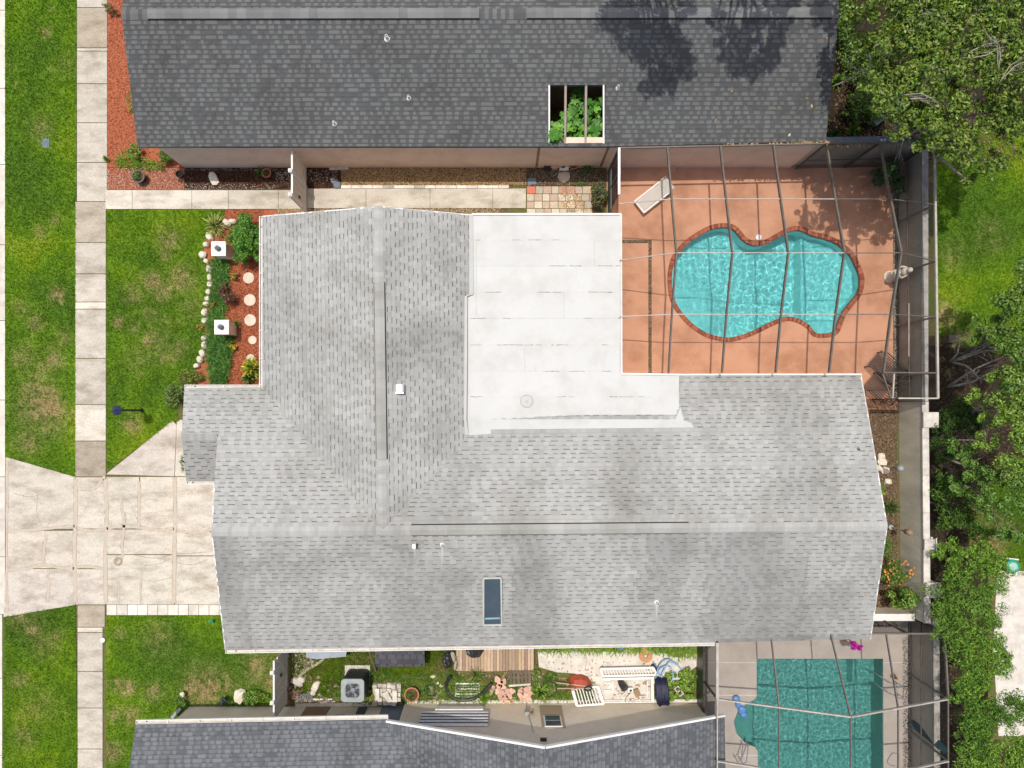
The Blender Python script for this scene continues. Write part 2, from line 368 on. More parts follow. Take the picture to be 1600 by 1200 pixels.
def lawncol(x, y, seed=0, kind=0):
    a = noise.noise(Vector((x*.35, y*.35, 3.1+seed))); b = noise.noise(Vector((x*1.3, y*1.3, 7.7+seed))); c = noise.noise(Vector((x*4.5, y*4.5, 1.3)))
    g = Vector((.155, .285, .016)); y_ = Vector((.27, .36, .022)); d = Vector((.10, .20, .02)); br = Vector((.42, .32, .16))
    t = max(0, min(1, .42+a*.9+b*.35)); col = d.lerp(g, min(1, t*1.6)).lerp(y_, max(0, t-.55)*1.7)
    gx, gy = x/.025+NX, NY-y/.025
    dry = .0
    for px, py, r, s in DRY:
        q = ((gx-px)/r)**2+((gy-py)/r)**2
        if q < 3: dry = max(dry, .82*s*math.exp(-q*1.4))
    dry = dry*(1.0+b*.9+c*1.1)+max(0, b*.55+c*.5-.33)*.9
    return tuple(col.lerp(br, max(0, min(.9, dry)))*(1+c*.22))
DRY = [(65, 635, 38, 1), (45, 690, 22, .7), (50, 612, 16, .8), (80, 665, 25, .6), (205, 662, 16, .9), (268, 372, 20, .75), (258, 398, 12, .6), (285, 435, 22, .85), (240, 440, 16, .9), (255, 455, 20, .6),
       (205, 462, 16, .7), (235, 490, 14, .4), (186, 503, 10, .9), (208, 510, 10, .5), (90, 460, 12, .8), (55, 505, 14, .6), (80, 565, 22, .8), (55, 590, 14, .4), (87, 345, 10, .5), (62, 360, 10, .5), (72, 52, 8, .7), (40, 970, 25, .6), (50, 983, 16, .8), (90, 990, 14, .4),
       (30, 1065, 16, .6), (40, 1150, 18, .6), (185, 992, 10, .8), (180, 1070, 12, 1.1), (200, 1075, 14, .9), (240, 1082, 16, .8), (320, 1075, 34, 1.1), (345, 1065, 20, .9), (205, 1120, 18, .6), (175, 1175, 16, .9), (178, 1115, 14, .7), (400, 1040, 30, .55), (425, 1060, 20, .7), (65, 200, 20, .4), (110, 100, 20, .2), (280, 545, 14, .5), (255, 560, 12, .4),
       (1480, 495, 20, .9), (1500, 520, 22, .7), (1490, 400, 25, .35), (1550, 370, 25, .4), (485, 1030, 30, .6), (560, 1030, 40, .45), (700, 1045, 30, .6), (1540, 850, 30, 1.2), (1530, 800, 30, .9), (1560, 830, 25, .6), (245, 540, 30, .35), (215, 560, 24, .3), (300, 480, 18, .4), (40, 560, 24, .4), (30, 480, 16, .3), (100, 530, 18, .35), (250, 1000, 30, .3), (70, 1010, 24, .35), (60, 1100, 30, .35)]
def lawn(name, poly, seed=0, dens=520, bright=1.0, z=.004, hgt=(.03, .055)):
    P = xy(poly); xs = [p[0] for p in P]; ys = [p[1] for p in P]; st = .16
    x0, x1, y0, y1 = min(xs), max(xs), min(ys), max(ys); vs = []; cs = []
    nx = int((x1-x0)/st)+1; ny = int((y1-y0)/st)+1
    mb = MB()
    for i in range(nx):
        for j in range(ny):
            cell = clip(P, x0+i*st, x0+(i+1)*st, y0+j*st, y0+(j+1)*st)
            if len(cell) < 3: continue
            c = lawncol(x0+(i+.5)*st, y0+(j+.5)*st, seed); mb.add([(a, b, z) for a, b in cell], [tuple(range(len(cell)))], tuple(v*.75*bright for v in c))
    for f_i, f in enumerate(mb.f):
        p = [mb.v[k] for k in f]; a = sum(p[k][0]*p[(k+1) % len(p)][1]-p[(k+1) % len(p)][0]*p[k][1] for k in range(len(p)))
        if a < 0: mb.f[f_i] = tuple(reversed(f))
    mb.build('lawn' if not name else name, mt['lawn'], kind='structure')
    n = int(area(poly)*dens); q = scatter(poly, n, seed+40); R = np.random.RandomState(seed)
    col = np.array([lawncol(a, b, seed) for a, b in q])*bright
    blades(name.replace('lawn', 'grass') if 'lawn' in name else 'grass', q, col, hgt, seed)
def blades(name, q, col, hgt, seed, nb=3, wid=.009, kind='stuff', mat='grassblade', lean=.8):
    R = np.random.RandomState(seed+3); n = len(q); vs = []; cc = []
    for b in range(nb):
        a = R.uniform(0, 6.283, n); h = R.uniform(hgt[0], hgt[1], n); l = R.uniform(.2, lean, n)*h
        o = q+R.uniform(-.02, .02, (n, 2)); z0 = np.full(n, .002)
        t = np.column_stack([np.cos(a), np.sin(a)])
        s = np.column_stack([-np.sin(a), np.cos(a)])*wid*R.uniform(.7, 1.4, (n, 1))
        p0 = np.column_stack([o-s, z0]); p1 = np.column_stack([o+s, z0]); p2 = np.column_stack([o+t*l[:, None]+s*.4, h]); p3 = np.column_stack([o+t*l[:, None]*1.1-s*.4, h])
        vs.append(np.stack([p0, p1, p2, p3], 1)); cc.append(col*R.uniform(.75, 1.4, (n, 1)))
    return npmesh(name, np.concatenate(vs, 0).reshape(-1, 3), 4, np.concatenate(cc, 0), mt[mat], None, kind)
def clip(poly, x0, x1, y0, y1):
    for ax, lim, sg in ((0, x0, 1), (0, x1, -1), (1, y0, 1), (1, y1, -1)):
        out = []; n = len(poly)
        for i in range(n):
            a, b = poly[i], poly[(i+1) % n]; da, db = sg*(a[ax]-lim), sg*(b[ax]-lim)
            if da >= 0: out.append(a)
            if (da >= 0) != (db >= 0):
                t = da/(da-db); out.append(tuple(a[k]+(b[k]-a[k])*t for k in range(len(a))))
        poly = out
        if len(poly) < 3: return []
    return poly
lawn('lawn', [(9, -60), (120, -60), (118, 745), (9, 713)], 1, bright=1.06)
lawn('lawn', [(7, 962), (118, 945), (122, 1260), (4, 1260)], 2, bright=.95)
lawn('lawn', [(167, 328), (352, 328), (350, 345), (330, 352), (322, 375), (317, 400), (328, 430), (325, 465), (320, 490), (321, 545), (308, 575), (272, 612), (278, 655), (167, 735)], 3)
lawn('lawn', [(166, 962), (430, 962), (430, 1102), (297, 1104), (297, 1260), (166, 1260)], 4, bright=1.03)
lawn('back_lawn', [(1462, 200), (1720, 200), (1720, 560), (1600, 560), (1466, 534)], 5, bright=1.0)
lawn('back_lawn', [(1520, 760), (1720, 700), (1720, 905), (1560, 900), (1515, 850)], 6, bright=.8)
lawn('side_lawn', [(458, 1012), (715, 1012), (715, 1060), (640, 1070), (575, 1085), (500, 1090), (458, 1085)], 7, dens=900, bright=.8, hgt=(.04, .12))

# road gutter, sidewalk, driveway
road = MB(); a = xy([(-900, -900), (-70, -900), (-70, 2200), (-900, 2200)]); road.prism(a, -.03, -.012); struct(road, 'road', mt['asphalt'])
def slabs(root, name, rects, mat, z0=-.02, z1=.012, tint=(.8, 1.12), seed=0, gap=.35, jit=0):
    """rects: list of ground pixel polygons or (x0,y0,x1,y1)"""
    R = random.Random(seed)
    for i, r in enumerate(rects):
        t = R.uniform(*tint); col = (t, t*R.uniform(.985, 1.01), t*R.uniform(.96, 1.0)); 
        if len(r) == 4 and not isinstance(r[0], (tuple, list)):
            x0, y0, x1, y1 = r; r = [(x0+gap, y0+gap), (x1-gap, y0+gap), (x1-gap, y1-gap), (x0+gap, y1-gap)]
        elif len(r) == 5 and not isinstance(r[0], (tuple, list)): x0, y0, x1, y1, t = r; col = t if isinstance(t, tuple) else (t, t, t*.98); r = [(x0+gap, y0+gap), (x1-gap, y0+gap), (x1-gap, y1-gap), (x0+gap, y1-gap)]
        mb = MB(); mb.prism(xy(r), z0, z1+R.uniform(-jit, jit), col); mb.build(name, mat, root)
def base(name, kind='structure'):
    o = bpy.data.objects.new(name, None); COL.objects.link(o); o['kind'] = kind; return o
kb = base('kerb'); ys = [-60, 16, 138, 257, 382, 501, 625, 745, 870, 960, 1060, 1180, 1260]
slabs(kb, 'kerb_section', [(-70, ys[i], 8.5 if ys[i] < 950 else 4, ys[i+1]) for i in range(len(ys)-1)], mt['pale'], -.02, .006, seed=5, tint=(.95, 1.1), gap=.5)
sw = base('sidewalk')
ysl = [(-60, 12, 1.0), (12, 75, (.80, .76, .68)), (75, 80, 1.25), (80, 131, .97), (131, 192, .95), (192, 254, 1.0), (254, 315, 1.02), (315, 379, (.84, .80, .74)), (379, 428, .95), (428, 472, 1.02), (472, 483, 1.35), (483, 560, 1.02), (560, 632, .95), (632, 689, 1.2), (689, 745, (.70, .665, .60))]
slabs(sw, 'paving_slab', [(120 if y < 300 else 117.5, y, 168 if y < 280 else 166, y1, t) for y, y1, t in ysl], mt['concrete'], gap=.55)
ysl = [(945, 980, (.78, .74, .67)), (980, 988, 1.3), (988, 1049, .95), (1049, 1106, .97), (1106, 1170, 1.0), (1170, 1260, 1.02)]
slabs(sw, 'paving_slab', [(121, y, 164.5 if y < 980 else 161, y1, t) for y, y1, t in ysl], mt['concrete'], gap=.6)
dw = base('driveway')
slabs(dw, 'concrete_panel', [[(9, 714), (117, 745), (117.4, 826), (9, 828)], (9, 829, 117.4, 888), [(9, 889), (117.4, 889), (117.4, 945), (6, 964)],
      (118, 745.5, 165, 826), (118, 827, 165, 888), (118, 889, 165, 944.5),
      [(166, 741), (270, 657), (276, 664), (272.5, 744)], [(276.5, 660), (283, 655), (330, 700), (330, 744), (273.5, 744)],
      (166, 745, 218, 826), (219, 745, 272.5, 826), (273.5, 745, 352, 830), (166, 827, 272.5, 866), (273.5, 831, 352, 868), (166, 867, 272.5, 944.5), (273.5, 869, 360, 944.5)],
      mt['concrete'], z1=.014, tint=(1.02, 1.13), seed=3, gap=.25)
def ribbon(mb, pts, w, z, col=None, wob=.8, seed=0, taper=False):
    R = random.Random(seed); p = catmull(pts, 9, False); L = []; Rr = []
    for i, q in enumerate(p):
        a = p[max(0, i-1)]; b = p[min(len(p)-1, i+1)]; dx, dy = b[0]-a[0], b[1]-a[1]; l = math.hypot(dx, dy) or 1
        ww = w*(1 if not taper else max(.15, 1-abs(i/len(p)*2-1)))
        s0, s1 = ww/2+R.uniform(-wob, wob)*.5, ww/2+R.uniform(-wob, wob)*.5
        L.append(W(q[0]-dy/l*s0, q[1]+dx/l*s0, z)); Rr.append(W(q[0]+dy/l*s1, q[1]-dx/l*s1, z))
    for i in range(len(p)-1): mb.quad(Rr[i], L[i], L[i+1], Rr[i+1], col)
PATCH = [[(118, 748), (118.5, 800), (117, 860), (118, 940)], [(164, 748), (167, 800), (165, 860), (166, 943)], [(273, 746), (274, 800), (273, 860), (272, 942)],
         [(73, 834), (69, 860), (68, 880)], [(75, 890), (76, 920), (74, 942)], [(188, 778), (194, 815), (191, 850), (192, 868), (184, 880)], [(218, 752), (218, 780), (217, 822)],
         [(12, 829), (50, 828), (90, 824), (117, 822)], [(120, 824), (140, 829), (163, 827)], [(167, 826), (190, 822), (225, 825), (248, 828), (272, 826)], [(276, 828), (300, 832), (328, 830)],
         [(12, 890), (45, 888), (66, 882), (95, 887), (116, 888)], [(120, 886), (140, 885), (163, 889)], [(126, 763), (145, 764), (156, 755), (164, 744)],
         [(11, 720), (12, 780), (11, 840), (11, 900), (12, 955)], [(184, 905), (186, 925), (185, 943)], [(222, 890), (220, 920), (221, 943)]]
pm = MB(); pe = MB()
for i, p in enumerate(PATCH):
    w = (5.6 if i < 3 else 4.0 if i < 14 else 2.6)
    ribbon(pe, p, w+.9, .0165, seed=i, wob=.8); ribbon(pm, p, w, .019, seed=i+50, wob=.7)
pe.build('crack', mt['crackline'], dw, kind='stuff'); pm.build('crack_filler', mt['patch'], dw, kind='stuff')
cr = MB()
for i, p in enumerate([[(196, 800), (197, 812), (194, 824)], [(60, 768), (58, 800), (66, 822)], [(205, 790), (215, 812)], [(170, 872), (200, 866), (240, 872), (275, 866), (330, 862)], [(275, 878), (300, 882), (325, 874)], [(225, 884), (250, 880), (268, 872)], [(70, 834), (78, 815), (82, 805)], [(168, 906), (200, 900), (235, 908), (270, 902)], [(280, 925), (310, 918), (338, 926)], [(110, 893), (117, 905), (112, 915)], [(20, 770), (50, 776), (80, 765)]]):
    ribbon(cr, p, .7, .0162, seed=i, wob=.5)
cr.lathe(*W(185, 877)[:2], [(.18, .014), (.18, .02), (.10, .02), (.09, .016)], 20)
cr.build('crack', mt['crackline'], dw, kind='stuff')
eb = base('edging_path')
slabs(eb, 'edging_block', [(x, 944.5, x+(17.5 if i in (1,) else 16), 961, t) for i, (x, t) in enumerate(zip(range(167, 352, 16), [1.05, .92, 1.2, 1.18, 1.0, .97, 1.15, 1.1, 1.0, 1.12, 1.06, 1.16]))], mt['pale'], z1=.03, gap=.4)
# side walkway
wk = base('walkway')
xs = [165, 207, 300, 357, 435, 480, 572, 672, 770, 822]
slabs(wk, 'walkway_slab', [(xs[i], 297 if i < 5 else 294.5, xs[i+1], 327 if i < 5 else 325.5, t) for i, t in enumerate([1.22, 1.22, 1.16, 1.02, .98, 1.02, 1.06, 1.05, 1.12])], mt['concrete'], z1=.02, gap=.3)
slabs(wk, 'edging_block', [(533+i*16.4, 290, 533+(i+1)*16.4, 295, [1.2, 1.15, 1.2, 1.18, .7, 1.2, 1.1, .72, 1.2, 1.2, 1.15, 1.2, 1.1, 1.22, 1.2, 1.15][i]) for i in range(16)], mt['pale'], z1=.06, gap=.3)
# paver patio with coloured pavers
pp = base('paver_patio'); R = random.Random(4); rects = []
yy = [291, 303, 314.5, 326, 338]
for j in range(4):
    xx = 823; i = 0
    while xx < 925:
        w = R.choice([11.5, 13, 14]); c = R.choice([(.55, .47, .36), (.5, .38, .30), (.62, .55, .44), (.45, .40, .32), (.52, .42, .3)])
        if j == 0 and i == 0: c = (.62, .2, .13); w = 14
        if j == 0 and 3 < i < 6: c = (.5, .3, .22)
        rects.append((xx, yy[j], min(xx+w, 935), yy[j+1], c)); xx += w; i += 1
slabs(pp, 'paver', rects, mt['paver'], z1=.02, gap=.45, jit=.004)
chips('leaf_litter', [(880, 292), (900, 300), (925, 330), (885, 332), (872, 310)], 420, (.03, .07), [(.6, .42, .18), (.7, .52, .3), (.5, .32, .12)], mt['chip'], z=.025, seed=3)

# planting beds
def bed(name, poly, mat, z=.004): mb = MB(); mb.prism(xy(poly), -.015, z); struct(mb, name, mat)
bed('mulch_bed', [(168, -60), (300, -60), (300, 261.5), (168, 261.5)], mt['redmulch'])
chips('bark_mulch', [(168, -40), (235, -40), (235, 262), (168, 262)], 420, (.025, .07), [(.52, .15, .07), (.62, .22, .12), (.4, .1, .05), (.66, .33, .22)], mt['chip'], seed=11)
bed('mulch_bed', [(165.5, 262.5), (288, 262.5), (288, 296.5), (165.5, 296.5)], mt['redmulch'])
chips('shell_gravel', [(167, 263), (288, 263), (288, 295), (167, 295)], 1500, (.025, .055), [(.62, .2, .11), (.5, .14, .07), (.75, .62, .5), (.4, .16, .09), (.55, .25, .15), (.8, .7, .6)], mt['chip'], seed=12)
bed('gravel_bed', [(288.5, 262), (532, 262), (532, 296), (288.5, 296)], mt['soil'])
chips('dark_bark_mulch', [(289, 263), (532, 263), (532, 295), (289, 295)], 1100, (.025, .06), [(.10, .025, .02), (.06, .02, .02), (.14, .03, .02), (.04, .03, .025)], mt['chip'], seed=13)
chips('white_pebbles', [(289, 263), (430, 263), (430, 268), (289, 267)], 500, (.025, .05), [(.6, .56, .48), (.35, .3, .25)], mt['chip'], z=.02, seed=14)
chips('white_pebbles', [(289, 287), (430, 289), (430, 296), (289, 296)], 500, (.02, .05), [(.7, .66, .58), (.4, .3, .25)], mt['chip'], z=.02, seed=15)
chips('white_pebbles', [(430, 264), (528, 264), (528, 285), (430, 285)], 420, (.025, .06), [(.55, .52, .42), (.7, .65, .55), (.25, .22, .18)], mt['chip'], z=.02, seed=16)
bed('gravel_bed', [(532.5, 262), (822, 262), (822, 289.8), (532.5, 289.8)], mt['soil'])
chips('tan_gravel', [(533, 262), (822, 262), (822, 290), (533, 290)], 1900, (.03, .06), [(.56, .39, .18), (.66, .48, .25), (.42, .27, .11), (.75, .58, .36), (.46, .32, .17)], mt['chip'], seed=17)
bed('gravel_bed', [(822.5, 262), (948, 262), (948, 290.5), (822.5, 290.5)], mt['soil'])
chips('mixed_gravel', [(823, 263), (948, 263), (948, 290), (823, 290)], 700, (.03, .07), [(.2, .17, .12), (.35, .28, .18), (.12, .11, .1), (.42, .36, .25)], mt['chip'], seed=18)
bed('gravel_bed', [(480, 326), (782, 326), (782, 350), (480, 350)], mt['soil'])
chips('pale_gravel', [(430, 326), (782, 325.6), (782, 338), (430, 338)], 1700, (.03, .06), [(.55, .42, .25), (.68, .56, .38), (.45, .32, .18)], mt['chip'], seed=19)
FB = [(352, 328), (480, 328), (480, 620), (285, 620), (300, 600), (283, 590), (308, 575), (321, 545), (320, 490), (325, 465), (328, 430), (317, 400), (322, 375), (330, 352), (350, 345)]
bed('mulch_bed', FB, mt['redmulch'])
chips('bark_mulch', [(352, 328), (412, 328), (425, 610), (330, 600), (325, 560), (335, 400), (345, 360)], 900, (.02, .055), [(.44, .14, .07), (.36, .10, .05), (.50, .19, .10), (.28, .08, .04), (.22, .08, .05)], mt['chip'], seed=20)
bed('painted_shade_soil', [(1250, -60), (1720, -60), (1720, 198), (1462, 198), (1462, 250), (1250, 250)], mt['crown_shade_soil'], .001)  # ground under the trees, darkened in colour to stand in for crown shade
bed('painted_shade_soil', [(1413, 536), (1719, 562), (1719, 699), (1518, 760), (1514, 852), (1544, 884), (1544, 1200), (1432, 1200), (1430, 945), (1413, 940)], mt['crown_shade_soil'], .001)
bed('mulch_bed', [(1345, 622), (1402, 622), (1402, 980), (1345, 980)], mt['soil'])
chips('leaf_litter', [(1350, 625), (1402, 625), (1402, 980), (1350, 980)], 700, (.03, .08), [(.24, .18, .12), (.34, .26, .18), (.16, .11, .07), (.3, .2, .12)], mt['chip'], seed=21)
chips('leaf_litter', [(1310, 60), (1460, 60), (1600, 250), (1440, 260), (1300, 225)], 200, (.04, .10), [(.24, .16, .09), (.36, .26, .16), (.14, .09, .05)], mt['chip'], seed=22, z=.03)
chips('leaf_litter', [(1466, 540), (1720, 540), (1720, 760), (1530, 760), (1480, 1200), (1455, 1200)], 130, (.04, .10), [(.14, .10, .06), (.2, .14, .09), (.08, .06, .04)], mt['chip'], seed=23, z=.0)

# ------------------------------------------------------------------ pools and decks
deckp = xy([(948, 256), (1400, 252), (1403, 640), (948, 640)])
fill(deckp, [offset(pool1, .06)], .02, 'pool_deck', mt['deck'])
sk = MB(); sk.prism(deckp, -.4, -.3); 
def basin(parent, poly, floorz, bbox, mat, name='basin'):
    mb = MB(); n = len(poly); a = sum(poly[i][0]*poly[(i+1) % n][1]-poly[(i+1) % n][0]*poly[i][1] for i in range(n))
    P = poly if a > 0 else poly[::-1]
    for i in range(n):
        p, q = P[i], P[(i+1) % n]; mb.quad((p[0], p[1], -.01), (p[0], p[1], -2.2), (q[0], q[1], -2.2), (q[0], q[1], -.01), (1.0, 1.0, 1.0))
    x0, y0 = W(bbox[0], bbox[3])[:2]; x1, y1 = W(bbox[2], bbox[1])[:2]; st = .12; vs = {}
    nx = int((x1-x0)/st); ny = int((y1-y0)/st); b = len(mb.v)
    for i in range(nx+1):
        for j in range(ny+1):
            x, y = x0+i*st, y0+j*st; mb.v.append((x, y, floorz(x/.025+NX, NY-y/.025)))
    for i in range(nx):
        for j in range(ny):
            k = b+i*(ny+1)+j; mb.f.append((k, k+ny+1, k+ny+2, k+1)); mb.c.append((1, 1, 1))
    return mb.build(name, mat, parent, smooth=False)
def sst(a, b, x): t = max(0, min(1, (x-a)/(b-a))); return t*t*(3-2*t)
def f1(gx, gy):
    z = -.85-.45*sst(1110, 1235, gx)
    if gx > 1256: z = -.72+.1*sst(1290, 1345, gx)
    z += (1-sst(40, 85, math.hypot(gx-1062, gy-495)))*.5
    if gy > 497 and gx > 1256: z = -.30
    return z
sw1 = thing('swimming_pool', 'freeform turquoise swimming pool with a red brick rim in the terracotta deck', 'pool', W(1195, 440))
basin(sw1, pool1, f1, (1035, 345, 1360, 540), mt['plaster'])
def wave(x, y, amp, wl):
    f = 1/wl
    n = noise.noise(Vector((x*f, y*f, 2.2)))+.55*noise.noise(Vector((x*f*1.9+3, y*f*1.9, 5.1)))+.28*noise.noise(Vector((x*f*3.7, y*f*3.7+9, 8.3)))
    return amp*n
def watersurface(parent, poly, mat, zt, amp, wl, st=.035):
    """rippled water surface, cut along the pool wall by running just into it"""
    P = offset(poly, .05); xs = [p[0] for p in P]; ys = [p[1] for p in P]; mb = MB(); idx = {}
    x0, x1, y0, y1 = min(xs), max(xs), min(ys), max(ys); nx = int((x1-x0)/st)+1; ny = int((y1-y0)/st)+1
    gx, gy = np.meshgrid(x0+(np.arange(nx)+.5)*st, y0+(np.arange(ny)+.5)*st, indexing='ij'); ins = inpoly(gx, gy, P)
    def vid(i, j):
        if (i, j) not in idx: idx[(i, j)] = len(mb.v); x, y = x0+i*st, y0+j*st; mb.v.append((x, y, zt+wave(x, y, amp, wl)))
        return idx[(i, j)]
    for i in range(nx):
        for j in range(ny):
            if ins[i, j]: mb.f.append((vid(i, j), vid(i+1, j), vid(i+1, j+1), vid(i, j+1))); mb.c.append((1, 1, 1))
    o = mb.build('water', mat, parent, smooth=True); o.cycles.is_caustics_caster = True
    for c in parent.children:
        if c.name.startswith('basin'): c.cycles.is_caustics_receiver = True
    return o
mt['water1'] = water_mat('pool_water', (.54, .915, .93)); mt['water2'] = water_mat('pool_water_green', (.62, .88, .87))
watersurface(sw1, pool1, mt['water1'], -.10, .018, .31)
# brick coping, one brick at a time
def walkloop(poly, step):
    n = len(poly); tot = sum(math.dist(poly[i], poly[(i+1) % n]) for i in range(n)); cnt = round(tot/step); step = tot/cnt; out = []; d = 0; nxt = step/2
    for i in range(n):
        p, q = poly[i], poly[(i+1) % n]; l = math.dist(p, q)
        while nxt < d+l: t = (nxt-d)/l; out.append((p[0]+(q[0]-p[0])*t, p[1]+(q[1]-p[1])*t, math.atan2(q[1]-p[1], q[0]-p[0]))); nxt += step
        d += l
    return out
R = random.Random(2)
ring = offset(pool1, .075); bl = walkloop(ring, .083)
bmesh_b = []
for v in range(5):
    t = [.75, 1.5, 1.1, .9, 1.35][v]; mb = MB(); mb.box(0, 0, .0, .060+.004*(v % 2), .165, .06, 0, (t, t*.97, t*.95)); o = mb.build('brick', mt['brick']); bmesh_b.append(o.data); bpy.data.objects.remove(o)
for x, y, a in bl:
    o = bpy.data.objects.new('brick', R.choice(bmesh_b)); COL.objects.link(o); o.parent = sw1
    o.location = (x-sw1.location.x, y-sw1.location.y, .012+R.uniform(-.003, .003)); o.rotation_euler = (0, 0, a+R.uniform(-.03, .03))
mo = MB(); r0 = offset(pool1, -.012); r1 = offset(pool1, .17); n = len(r0)
for i in range(n): mo.quad((*r0[i], .018), (*r0[(i+1) % n], .018), (*r1[(i+1) % n], .022), (*r1[i], .022)); mo.quad((*r0[i], -.12), (*r0[(i+1) % n], -.12), (*r0[(i+1) % n], .018), (*r0[i], .018))
mo.build('mortar_bed', M('mortar', (.26, .13, .08), (.2, .1, .06), 9, .9), sw1)
dr = MB(); dr.lathe(*W(1334, 439)[:2], [(.075, -.70), (.075, -.685), (.05, -.685), (.045, -.70)], 16); dr.build('light_ring', mt['slate'], sw1)
# gravel channel inlaid in the deck and along the wall
chn = MB(); chn.prism(xy([(955, 375), (1018, 375), (1018, 585), (1013, 585), (1013, 380), (955, 380)]), .02, .0235); struct(chn, 'gravel_channel', mt['soil'])
chips('channel_gravel', [(955, 375.5), (1017.5, 375.5), (1017.5, 585), (1013.5, 585), (1013.5, 379.5), (955, 379.5)], 2600, (.02, .045), [(.3, .22, .14), (.45, .33, .2), (.2, .14, .09), (.5, .4, .3)], mt['chip'], z=.024, seed=31)
chn = MB(); chn.prism(xy([(1395, 262), (1402, 262), (1402, 622), (1395, 622)]), .02, .0235); struct(chn, 'gravel_channel', mt['soil'])
chips('channel_gravel', [(1395.5, 262), (1401.5, 262), (1401.5, 622), (1395.5, 622)], 2000, (.025, .055), [(.4, .36, .3), (.25, .2, .15), (.6, .55, .48)], mt['chip'], z=.024, seed=32)
# second pool
deck2 = xy([(1090, 985), (1424, 960), (1426, 1400), (1090, 1400)])
fill(deck2, [pool2], .015, 'pool_deck', mt['deck2'])
jt = MB()
for p in [[(1095, 1035), (1182, 1035)], [(1380, 1035), (1410, 1035)], [(1090, 1086), (1182, 1086)], [(1150, 1180), (1184, 1180)]]: ribbon(jt, [p[0], p[1]], 1.0, .0185, wob=0)
jt.build('deck_joint', mt['pale'], bpy.data.objects['pool_deck.001'])
sw2 = thing('swimming_pool', 'rectangular green swimming pool with a rounded shallow bay in the grey deck', 'pool', W(1280, 1180))
def f2(gx, gy):
    if gx < 1181: return -.42
    if gx > 1345 and gy < 1080: return -1.0
    return -1.35
basin(sw2, pool2, f2, (1140, 1020, 1390, 1350), mt['plaster2'])
watersurface(sw2, pool2, mt['water2'], -.09, .0075, .22)
cp = MB(); r1 = offset(pool2, -.012); n = len(pool2)
for i in range(n): cp.quad((*pool2[i], .016), (*pool2[(i+1) % n], .016), (*r1[(i+1) % n], .0), (*r1[i], .0))
cp.build('rim', mt['deck2'], sw2)
chips('planter_gravel', [(1410, 995), (1421, 995), (1423, 1260), (1411, 1260)], 1300, (.03, .07), [(.5, .46, .4), (.25, .2, .16), (.12, .09, .07), (.6, .55, .5)], mt['chip'], z=.02, seed=33)
# white paving far right
fp = MB(); fp.prism(xy([(1558, 892), (1720, 892), (1720, 1150), (1560, 1150), (1552, 1010)]), -.015, .006); struct(fp, 'patio', mt['pale'])
